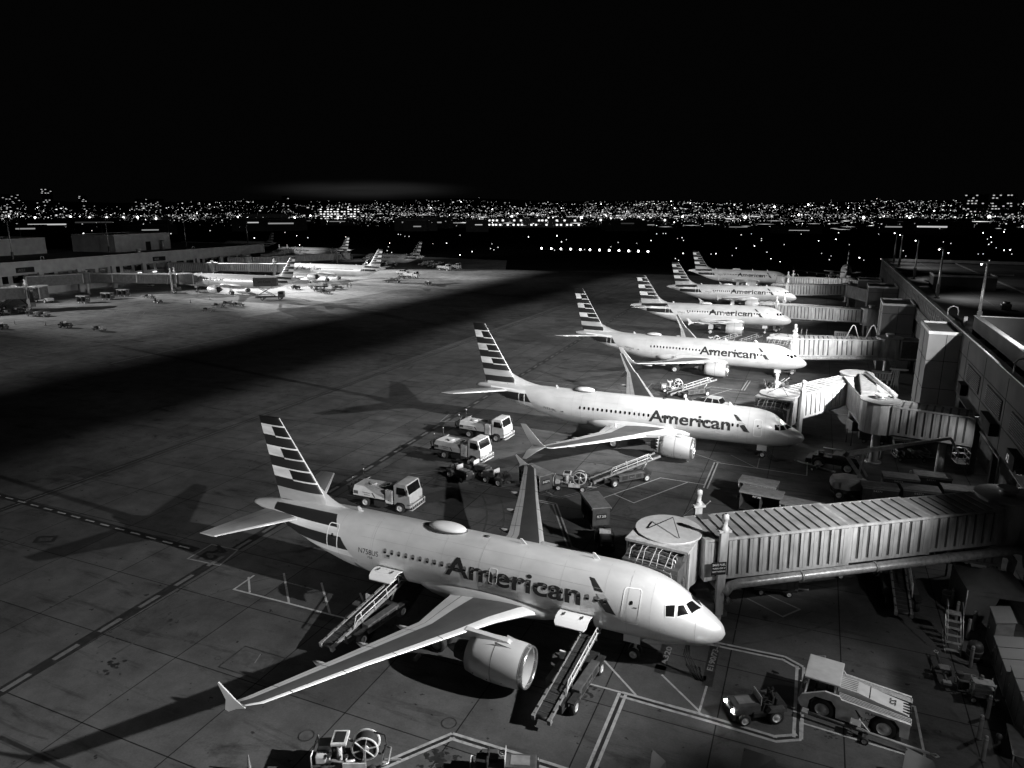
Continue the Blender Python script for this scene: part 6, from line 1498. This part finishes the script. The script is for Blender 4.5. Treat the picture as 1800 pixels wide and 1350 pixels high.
c = G(1700, 1160); t = thing('drum', 'banded black plastic drum between two bollards', 'drum', (c.x+.35, c.y+.2, 0)); b = MB(); b.lathe([(.001, 0), (.38, 0), (.42, .1), (.42, .9), (.36, 1.1), (.2, 1.2), (.001, 1.22)], 'dark', n=18); b.build('shell', t); b = MB(); b.lathe([(.425, .3), (.43, .34), (.425, .38)], 'grey', n=18); b.build('band', t); b = MB(); b.lathe([(.425, .65), (.43, .69), (.425, .73)], 'grey', n=18); b.build('band', t)
c = G(1663, 1060); t = thing('canister', 'pale round canister beside the tent', 'canister', (c.x, c.y, 0)); b = MB(); b.lathe([(.001, 0), (.3, 0), (.32, .05), (.32, .8), (.28, .9), (.001, .92)], 'grey', n=18); b.build('shell', t); b = MB(); b.lathe([(.335, .7), (.335, .78)], 'steel', n=18); b.build('rim', t)
# rolling steps
c = G(1672, 1135); t = thing('rolling_steps', 'spindly rolling steps with wire rails in front of the bollards', 'steps', (c.x, c.y, 0), math.radians(88))
for s_ in (-.4, .4):
    b = MB(); b.tube([(-1.1, s_, 0), (1.0, s_, 1.7), (1.0, s_, 0), (-1.1, s_, 0)], .025, 'steel', 6); b.tube([(-.9, s_, .3), (-.9, s_, 1.1), (.5, s_, 2.4), (1.1, s_, 2.5), (1.1, s_, 1.7)], .022, 'steel', 6); b.build('side_rail', t)
b = MB()
for k in range(6): b.box((-.95+k*.38, 0, .25+k*.28), (.24, .8, .03), 'steel')
b.box((1.0, 0, 1.72), (.5, .8, .03), 'steel'); b.build('tread', t)
# generator frame
c = G(1697, 1212); t = thing('frame_generator', 'small dark generator in a tubular frame near the short tow bar', 'generator', (c.x, c.y, 0), .1)
b = MB()
for s_ in (-.35, .35): b.tube([(-.5, s_, .1), (-.5, s_, .75), (.5, s_, .75), (.5, s_, .1)], .035, 'grey', 6, closed=True)
for x in (-.5, .5): b.cyl((x, -.35, .75), (x, .35, .75), .03, m='grey', n=6)
b.build('frame', t); b = MB(); b.bbox((-.1, 0, .4), (.6, .5, .4), 'dark'); b.bbox((-.35, .1, .85), (.35, .3, .22), 'dgrey'); b.build('engine', t)
c = G(1740, 1240); t = thing('trolley', 'metal trolley rack with pale shelves behind a bollard', 'trolley', (c.x-.4, c.y+.3, 0), .1)
b = MB()
for k in range(4): b.box((0, 0, .35+k*.26), (1.0, .6, .05), 'steel'); 
for sx in (-.5, .5):
    for sy in (-.3, .3): b.cyl((sx, sy, .1), (sx, sy, 1.25), .03, m='steel', n=6)
b.build('rack', t); wheels(t, [(.45, -.4), (-.45, -.4)], .2, .1)
c = G(1765, 1318); t = thing('fire_hydrant', 'small dark fire hydrant near the bottom right bollard', 'hydrant', (c.x-.3, c.y, 0)); b = MB(); b.lathe([(.001, 0), (.16, 0), (.16, .06), (.11, .08), (.11, .6), (.15, .62), (.12, .78), (.03, .85), (.001, .85)], 'dgrey', n=14); b.build('barrel', t)
for s_ in (-1, 1): b = MB(); b.cyl((0, 0, .45), (0, s_*.22, .45), .06, m='dgrey', n=10); b.build('outlet', t)
c = G(1775, 1330); t = thing('work_bench', 'plain table with folded cover at the bottom right corner', 'table', (c.x+.3, c.y+.2, 0), 1.5); b = MB(); b.bbox((0, 0, .82), (2.4, .8, .06), 'grey', .02); b.build('top', t)
for sx in (-1.1, 1.1):
    for sy in (-.32, .32): b = MB(); b.cyl((sx, sy, 0), (sx, sy, .8), .03, m='steel', n=6); b.build('leg', t)
# tent
t = thing('canopy_tent', 'dark peaked canopy tent with side walls beside the concourse', 'tent', (15.0, 14.4, 0), .12)
b = MB(); h_ = 2.25; w_ = 1.75
N_ = 8; vs = []; fs = []
for i in range(N_+1):
    for j in range(N_+1):
        u, v = -1+2*i/N_, -1+2*j/N_; r = max(abs(u), abs(v)); vs.append((u*w_, v*w_, h_+1.05*(1-r)**1.35+.05*math.sin(7*u+3*v)*(r > .3)))
for i in range(N_):
    for j in range(N_): a = i*(N_+1)+j; fs.append((a, a+1, a+N_+2, a+N_+1))
b.add(vs, fs, 'tent', True)
for sx, sy, a, c_ in ((0, -1, 1, 0), (0, 1, 1, 0), (1, 0, 0, 1), (-1, 0, 0, 1)): b.box((sx*w_, sy*w_, h_-.14), (a*2*w_+.04, c_*2*w_+.04, .3), 'tent')
b.build('roof', t)
b = MB(); b.add([(-w_, -w_+.02, 0), (-w_, -w_+.02, h_), (.2, -w_+.1, h_), (-.4, -w_+.2, 0)], [(0, 1, 2, 3)], 'tent'); b.add([(-w_+.02, -w_, 0), (-w_+.02, w_, 0), (-w_+.02, w_, h_), (-w_+.02, -w_, h_)], [(0, 1, 2, 3)], 'tent'); b.build('side_wall', t)
for sx in (-1, 1):
    for sy in (-1, 1): b = MB(); b.cyl((sx*w_, sy*w_, 0), (sx*w_, sy*w_, h_), .04, m='steel', n=8); b.build('leg', t)
# cabinets by the wall
def cabinet(x, y, d, rz, label, slope=.25):
    t = thing('utility_cabinet', label, 'cabinet', (x, y, 0), rz, 'utility cabinets at the foot of the wall')
    b = MB(); b.side([(-d[0]/2, 0), (d[0]/2, 0), (d[0]/2, d[2]+slope), (-d[0]/2, d[2])], -d[1]/2, d[1]/2, 'grey'); b.build('housing', t)
    b = MB(); n = max(1, int(d[1]/1.1))
    for k in range(1, n): yk = -d[1]/2+k*d[1]/n; b.side([(-d[0]/2-.065, d[2]+.055), (d[0]/2+.065, d[2]+slope+.055), (d[0]/2+.065, d[2]+slope+.075), (-d[0]/2-.065, d[2]+.075)], yk-.02, yk+.02, 'dark')
    b.side([(-d[0]/2-.06, d[2]+.0), (d[0]/2+.06, d[2]+slope), (d[0]/2+.06, d[2]+slope+.06), (-d[0]/2-.06, d[2]+.06)], -d[1]/2-.05, d[1]/2+.05, 'tower'); b.build('lid', t)
    for k in range(n):
        b = MB(); y = -d[1]/2+(k+.5)*d[1]/n; b.box((-d[0]/2-.012, y, d[2]*.5), (.02, d[1]/n-.1, d[2]*.86), 'wallc'); b.box((-d[0]/2-.035, y+.3, d[2]*.55), (.03, .04, .18), 'steel'); b.build('door', t)
    return t
cabinet(14.9, 9.8, (.9, 1.9, 2.2), .0, 'tall grey cabinet next to the tent'); cabinet(15.0, 6.6, (1.3, 3.6, 1.55), .0, 'low long cabinet in the middle of the wall row'); cabinet(15.2, 2.2, (1.6, 4.6, 2.1), .0, 'large cabinet with ribbed pale lid nearest the camera')
# air handling unit beside the first bridge root
def ahu(x, y, rz, label, m='grey', s=1.0):
    t = thing('air_unit', label, 'air conditioning unit', (x, y, 0), rz, 'air conditioning units under the bridges')
    b = MB(); b.bbox((0, 0, 2.6*s), (3.0*s, 1.7*s, 1.3*s), m, .05); b.box((0, -.86*s, 2.6*s), (2.4*s, .02, .9*s), 'dgrey')
    for k in range(6): b.box((-1.1*s+k*.44*s, -.875*s, 2.6*s), (.3*s, .02, .8*s), m)
    b.build('casing', t)
    b = MB()
    for sx in (-1.3, 1.3):
        for sy in (-.7, .7): b.cyl((sx*s, sy*s, 0), (sx*s, sy*s, 2*s), .06, m='dark', n=6)
    b.build('stand', t)
    b = MB(); b.tube([(1.5*s, 0, 2.6*s), (2.1*s, 0, 2.6*s), (2.4*s, 0, 2.2*s), (2.4*s, .2, 1.0)], .26*s, 'duct', 10); b.build('duct', t); return t
ahu(14.6, 18.2, .1, 'grey air unit under the root of the nearest bridge'); ahu(8.2, 49.2, .4, 'dark air unit under the second bridge elbow', 'dgrey', .9); ahu(11.6, 78.0, 0, 'pale air unit under the third bridge root with bent pipes', 'cream', .85); ahu(6.4, 113.5, 0, 'white air unit in front of the fourth bridge', 'white', .85); ahu(4.8, 152.5, 0, 'small white air unit in front of the fifth bridge', 'white', .8)
t = thing('bent_pipe_rack', 'cluster of bright bent hoses standing under the third bridge root', 'hoses', (13.4, 77.5, 0)); b = MB()
for k in range(5): b.tube([(k*.35-.8, 0, 0), (k*.35-.9+.2*math.sin(k), -.2, 1.6), (k*.22-.4, 0, 3.3)], .11, 'white', 8)
b.build('hose', t); b = MB(); b.box((.4, 0, 3.4), (2.4, .3, .2), 'white'); b.build('header', t)
# bottom edge items
c = G(895, 1350); t = tractor('dark tractor cut by the bottom edge inside the double white line', GTR); setp(t, (c.x+.1, c.y-.7), math.radians(20))
b = MB(); b.tube([(0, -.12, 0), (0, -.12, .62), (0, 0, .72), (0, .12, .62), (0, .12, 0)], .035, 'white', 8); o = b.build('hoop_rail'); c = G(829, 1360); o.location = (c.x, c.y, .3); tag(o, 'small white upright hoop left of the bottom tractor', 'hoop')
def cone(loc, label, g='tall dark safety cones'):
    b = MB(); b.lathe([(.2, 0), (.19, .04), (.12, .06), (.03, .95), (.001, .97)], 'dgrey', n=14); b.box((0, 0, .02), (.45, .45, .04), 'dark'); o = b.build('safety_cone'); o.location = (loc[0], loc[1], 0); return tag(o, label, 'cone', g)
cone(G(439, 1356), 'tall slim cone at the bottom left edge'); 
def board(c0, c1_, label):
    h = hdg(c0, c1_); L_ = (c1_-c0).length; t = thing('canvas_cover', label, 'cover', (c0.x, c0.y, 0), h, 'folded dark covers at the bottom edge')
    b = MB(); b.add([(0, -.6, .5), (L_*.3, .3, 1.5), (L_, .2, .9), (L_*.9, -1.2, .4), (0, -.6, .42), (L_*.3, .3, 1.42), (L_, .2, .82), (L_*.9, -1.2, .32)], [(0, 1, 2, 3), (4, 5, 6, 7), (0, 1, 5, 4), (1, 2, 6, 5), (2, 3, 7, 6), (3, 0, 4, 7)], 'tent'); b.build('sheet', t)
    b = MB()
    for x, y, z in ((0.1, -.6, .5), (L_*.3, .25, 1.45), (L_-.1, .15, .85)): b.cyl((x, y, 0), (x, y, z), .04, m='dark', n=6)
    b.build('leg', t); return t
board(G(1285, 1372), G(1362, 1366), 'dark sheet tented over a frame at the bottom edge, left of centre tractor box')
board(G(1570, 1368), G(1640, 1372), 'dark tube-edged board at the bottom edge right of the tow bar'); board(G(1135, 1372), G(1170, 1372), 'small dark upright corner at the bottom edge')
# ground power cables and hoses
def cable(pts, label, z0=1.9):
    b = MB()
    for k in range(4):
        w_ = (k-1.5)*.12; b.tube([(pts[0][0]+w_*.4, pts[0][1], z0), (pts[0][0]+w_, pts[0][1]-.1, 1.1), (pts[1][0]+w_*1.8, pts[1][1], .25), (pts[1][0]+.3+w_, pts[1][1]-.25, .05), (pts[2][0]+w_*2, pts[2][1], .05)], .028, 'tyre', 6)
    o = b.build('power_cable'); return tag(o, label, 'cable', 'power cables hanging from the noses')
cable([(-2.0, 0), (-1.4, -.4), (-1.7, .6)], 'black cables drooping from the nearest airliner nose to the ground')
cable([(-1.2, 40.2), (-.4, 39.4), (.6, 40.1)], 'thin looped cable under the second airliner nose', 1.6)
cable([(-2.2, 79.8), (-1.5, 79.0), (-.8, 79.9)], 'thin cable under the third airliner nose', 1.6)
GCH = 'wheel chocks'
for (x, y), lb in (((-5.5, .9), 'wheel chock behind the nearest nose wheel'), ((-16.9, -5.4), 'wheel chock beside the near main wheels'), ((-1.6, 41.4), 'wheel chock by the second airliner nose wheel')):
    b = MB(); b.side([(-.14, 0), (.14, 0), (.05, .2), (-.05, .2)], -.3, .3, 'grey'); o = b.build('wheel_chock'); o.location = (x, y, 0); tag(o, lb, 'chock', GCH)
# chock trolleys below P3's hull and row of loads near the fourth gate
def dolly(label, g, load=True):
    t = thing('cargo_dolly', label, 'dolly', group=g); wheels(t, [(1.2, .6), (1.2, -.6), (-1.2, .6), (-1.2, -.6)], .22, .16)
    b = MB(); b.box((0, 0, .46), (3.3, 1.6, .1), 'dark'); hitch(b, 1.6, 2.5)
    for k in range(7): b.cyl((-1.4+k*.47, -.75, .56), (-1.4+k*.47, .75, .56), .05, m='steel', n=6)
    b.build('deck', t)
    b = MB(); 
    for sx in (-1.6, 1.6): b.tube([(sx, -.75, .5), (sx, -.75, 1.25), (sx, .75, 1.25), (sx, .75, .5)], .03, 'steel', 6)
    b.build('end_rail', t)
    if load:
        r = random.Random(len(label)); b = MB()
        for k in range(6): b.bbox((-1.1+k*.42, r.uniform(-.3, .3), .78+.1*(k % 2)), (.4, .9, .4), r.choice(('grey', 'cream', 'dark')), .05)
        b.build('load', t)
    return t
GD = 'cargo dollies'
d1 = dolly('loaded dolly left end of the row under the fourth bridge', GD); setp(d1, (3.5, 107), 0)
for c, h, lb in (((7.2, 107.2), 0, 'second loaded dolly in the row under the fourth bridge'), ((10.8, 107.0), .1, 'third loaded dolly in the row under the fourth bridge, beside the pale unit'), ((-.3, 66.9), .1, 'dark dolly lying below the third airliner nose'), ((-2.5, 72.3), .2, 'dark dolly between the third nose wheel and the second bridge'), ((5.0, 73.5), 0, 'loaded dolly under the third bridge, left'), ((9.0, 73.0), 0, 'loaded dolly under the third bridge, right'), ((2.6, 98.5), -.1, 'long dolly under the fourth airliner nose'), ((-1.5, 111.5), .1, 'dolly with boxes beside the fourth airliner nose wheel'), ((5.5, 147.5), 0, 'dim dolly before the fifth bridge'), ((-2.6, 150), .2, 'dim dolly at the fifth airliner nose')): dup(d1, c, h, lb, GD)
for c, h, lb in (((12.6, 25.5), .2, 'loaded dolly beyond the nearest bridge near the wall'), ((13.6, 21.8), .1, 'loaded dolly under the far end of the nearest bridge'), ((13.0, 45.6), .3, 'loaded dolly beside the fixed link column')): dup(d1, c, h, lb, GD)
t = thing('dark_sedan', 'dark estate car parked between the fifth airliner nose and the fifth bridge', 'car', (.5, 150.5, 0), math.radians(-8))
wheels(t, [(1.35, .75), (1.35, -.75), (-1.35, .75), (-1.35, -.75)], .33, .2)
b = MB(); b.bbox((0, 0, .65), (4.4, 1.75, .6), 'dgrey', .15); b.build('body', t); b = MB(); b.box((-.2, 0, 1.2), (2.6, 1.55, .5), 'glass', taper=(.7, .8)); b.box((-.2, 0, 1.46), (1.75, 1.2, .04), 'dgrey'); b.build('cabin', t)
# ------------------------------------------------------------------ left side equipment
def gp(x, y): c = G(x, y); return (c.x, c.y)
GLc = 'baggage carts on the left apron'; GLt = 'tractors on the left apron'; GLd = 'flat dollies on the left apron'
for p_, h, lb in (((147, 533), .1, 'dark open cart right of the white towing tractor, left apron'), ((190, 527), .15, 'box cart in the middle under the left bridge'), ((217, 521), .2, 'larger box cart under the left bridge, right one of three')): dup(c1, gp(*p_), h, lb, GLc)
for p_, h, lb in (((60, 556), .1, 'front dolly of the cluster at the left edge'), ((44, 550), .2, 'rear dolly of the cluster at the left edge'), ((78, 556), -.1, 'right dolly of the cluster at the left edge'), ((6, 553), .1, 'dolly cut by the left edge'), ((175, 582), -.15, 'low dolly with two upright ends on the white line'), ((262, 524), .1, 'dark dolly with upright ends beside a small tractor'), ((366, 548), .15, 'front dolly of the cluster near the white line'), ((384, 540), .1, 'middle dolly of the cluster near the white line'), ((400, 536), .2, 'rear dolly of the cluster near the white line'), ((418, 538), .1, 'right dolly with upright ends near the white line'), ((560, 512), 0, 'left flat cart of the string before the bright airliner'), ((572, 515), 0, 'right flat cart of the string before the bright airliner'), ((692, 493), 0, 'dark dolly string beside the fin of the bright airliner'), ((595, 508), .2, 'dark dolly behind the lit tanker on the left side')):
    dup(d1, gp(*p_), h, lb, GLd)
for p_, h, lb in (((115, 576), .2, 'dark tractor alone on the left apron above the white line'), ((278, 533), -.2, 'small pale tractor below the left bridge stairs'), ((4, 578), 0, 'tractor cut by the left edge with an upright pole'), ((34, 545), 1, 'tractor in the shade under the left edge bridge'), ((752, 501), 1.5, 'small tractor alone right of the bright apron'), ((706, 490), .3, 'dark tractor hitched near the pickup by the bright airliner'), ((520, 508), 0, 'dark tractor pulling the string before the bright airliner')):
    dup(tp, gp(*p_), h, lb, GLt)
GLw = 'white trucks on the left side'
for p_, h, lb in (((780, 475), 0, 'left white truck of the pair at the far tip of the left apron'), ((798, 473), 0, 'right white truck of the pair at the far tip of the left apron'), ((560, 507), math.pi, 'white tanker truck before the bright airliner engine'), ((722, 489), .1, 'white service truck beside the bright airliner tail')): dup(k1, gp(*p_), h, lb, GLw)
for p_, h, lb in (((748, 467), .7, 'belt loader at the tail of the rightmost left side airliner'), ((765, 470), .9, 'second belt loader at the tail of the rightmost left side airliner'), ((690, 497), .3, 'belt loader parked across the bright apron')): dup(l1, gp(*p_), h, lb, 'belt loaders on the left side')
for p_, lb in (((26, 570), 'lone cone near the left edge'), ((80, 572), 'lone cone left of the single dark tractor'), ((335, 532), 'cone left of the dolly cluster'), ((369, 526), 'cone behind the dolly cluster')): cone(gp(*p_), lb, 'cones on the left apron')
for p_, lb in (((611, 507), 'left one of two ramp workers standing before the bright airliner'), ((617, 506), 'right one of two ramp workers standing before the bright airliner')):
    x, y = gp(*p_); person(lb, (x, y, 0), -1.2, False, 'ramp workers on the left side')
# towing tractor on the left (white, two axles)
x, y = gp(78, 532); t = thing('towing_tractor', 'white low towing tractor beside the left edge bridge', 'tractor', (x, y, 0), .1)
wheels(t, [(1.6, 1.0), (1.6, -1.0), (-1.6, 1.0), (-1.6, -1.0)], .55, .35)
b = MB(); b.bbox((0, 0, .95), (5.2, 2.1, .8), 'white', .12); b.box((0, -1.06, 1.1), (4.6, .02, .1), 'dgrey'); b.box((0, -1.06, .9), (4.6, .02, .1), 'dgrey'); b.build('body', t); b = MB(); b.bbox((-1.7, 0, 1.7), (1.5, 1.9, .9), 'cream', .1); b.box((-1.7, -.97, 1.75), (1.1, .02, .5), 'glass'); b.build('cab', t)
# catering truck
x, y = gp(475, 527); t = thing('catering_truck', 'catering truck lifting a dark box on scissor legs at the tail of the long airliner', 'truck', (x, y, 0), .55)
wheels(t, [(3.0, 1.0), (3.0, -1.0), (-2.0, 1.0), (-2.0, -1.0)], .5, .32)
b = MB(); b.box((0, 0, .85), (8.0, 1.0, .3), 'dark'); b.box((-1.2, 0, 1.05), (5.4, 2.3, .12), 'dark'); b.build('chassis', t)
b = MB(); b.bbox((3.3, 0, 1.6), (1.7, 2.3, 1.7), 'dgrey', .12); b.box((4.16, 0, 2.0), (.02, 1.9, .7), 'glass'); b.box((3.4, -1.16, 2.0), (1.1, .02, .6), 'glass'); b.build('cab', t)
b = MB()
for s_ in (-.9, .9): b.beam((-3.6, s_, 1.2), (1.2, s_, 4.0), .14, .2, 'steel'); b.beam((1.2, s_, 1.2), (-3.6, s_, 4.0), .14, .2, 'steel')
b.build('scissor_lift', t)
b = MB(); b.bbox((-.9, 0, 5.3), (6.6, 2.5, 2.5), 'dgrey', .06); b.box((-.9, 0, 6.57), (6.65, 2.55, .06), 'steel'); put_text(b, 'Sky Chefs', (-2.9, -1.262, 5.1), (1, 0, 0), (0, 0, 1), 3.6, .7, 'dark', .02); b.build('box_body', t)
b = MB(); b.box((2.9, 0, 4.2), (1.2, 2.3, .1), 'steel'); b.tube([(2.4, -1.1, 4.2), (2.4, -1.1, 5.2), (3.4, -1.1, 5.2), (3.4, -1.1, 4.2)], .05, 'white', 6); b.build('platform', t)
# pickup and golf cart
pk = [o for o in bpy.data.objects if o.name == 'pickup_truck'][0]
dup(pk, gp(708, 482), 3.0, 'pale pickup on the bright apron beside the first left side fin')
x, y = gp(265, 504); t = thing('utility_cart', 'small roofed utility cart under the bridge on the left side', 'golf cart', (x, y, 0), 0)
wheels(t, [(.8, .5), (.8, -.5), (-.8, .5), (-.8, -.5)], .28, .18)
b = MB(); b.bbox((0, 0, .55), (2.4, 1.2, .35), 'cream', .08); b.bbox((-.2, 0, .85), (.6, 1.1, .3), 'dark'); b.build('body', t); b = MB(); b.bbox((0, 0, 1.9), (2.0, 1.3, .08), 'white', .03); b.build('roof', t)
for sx in (-.9, .9):
    for sy in (-.55, .55): b = MB(); b.cyl((sx, sy, .7), (sx, sy, 1.88), .03, m='steel', n=6); b.build('post', t)
# dark stair truck at left edge with two lamps
x, y = gp(20, 545); t = thing('stair_truck', 'dark ramp with two bright lamps at the left edge', 'stairs', (x, y, 0), .4)
b = MB()
for s_ in (-.9, .9): b.beam((-3.5, s_, .8), (3.5, s_, 4.6), .12, .3, 'dgrey'); b.tube([(-3.5, s_, 1.9), (3.5, s_, 5.7)], .05, 'steel', 6)
for k in range(16): q = (k+.5)/16; b.box((-3.5+7*q, 0, .8+3.8*q), (.4, 1.8, .06), 'dark')
b.build('stairway', t); wheels(t, [(1.4, .9), (1.4, -.9), (-2.4, .9), (-2.4, -.9)], .45, .3)
for z in (4.2, 5.6): b = MB(); b.sphere((2.2+(z-4)*.9, -1.1, z), .2, 'lampglow', 8, 6); b.build('lamp', t)
# short dark truck group left of bright airliner
# nav lights glowing on the third airliner and strip lamps at its tail
for c, lb in (((-25.2, 62.4, 4.2), 'glowing wingtip lamp of the third airliner'),):
    pass
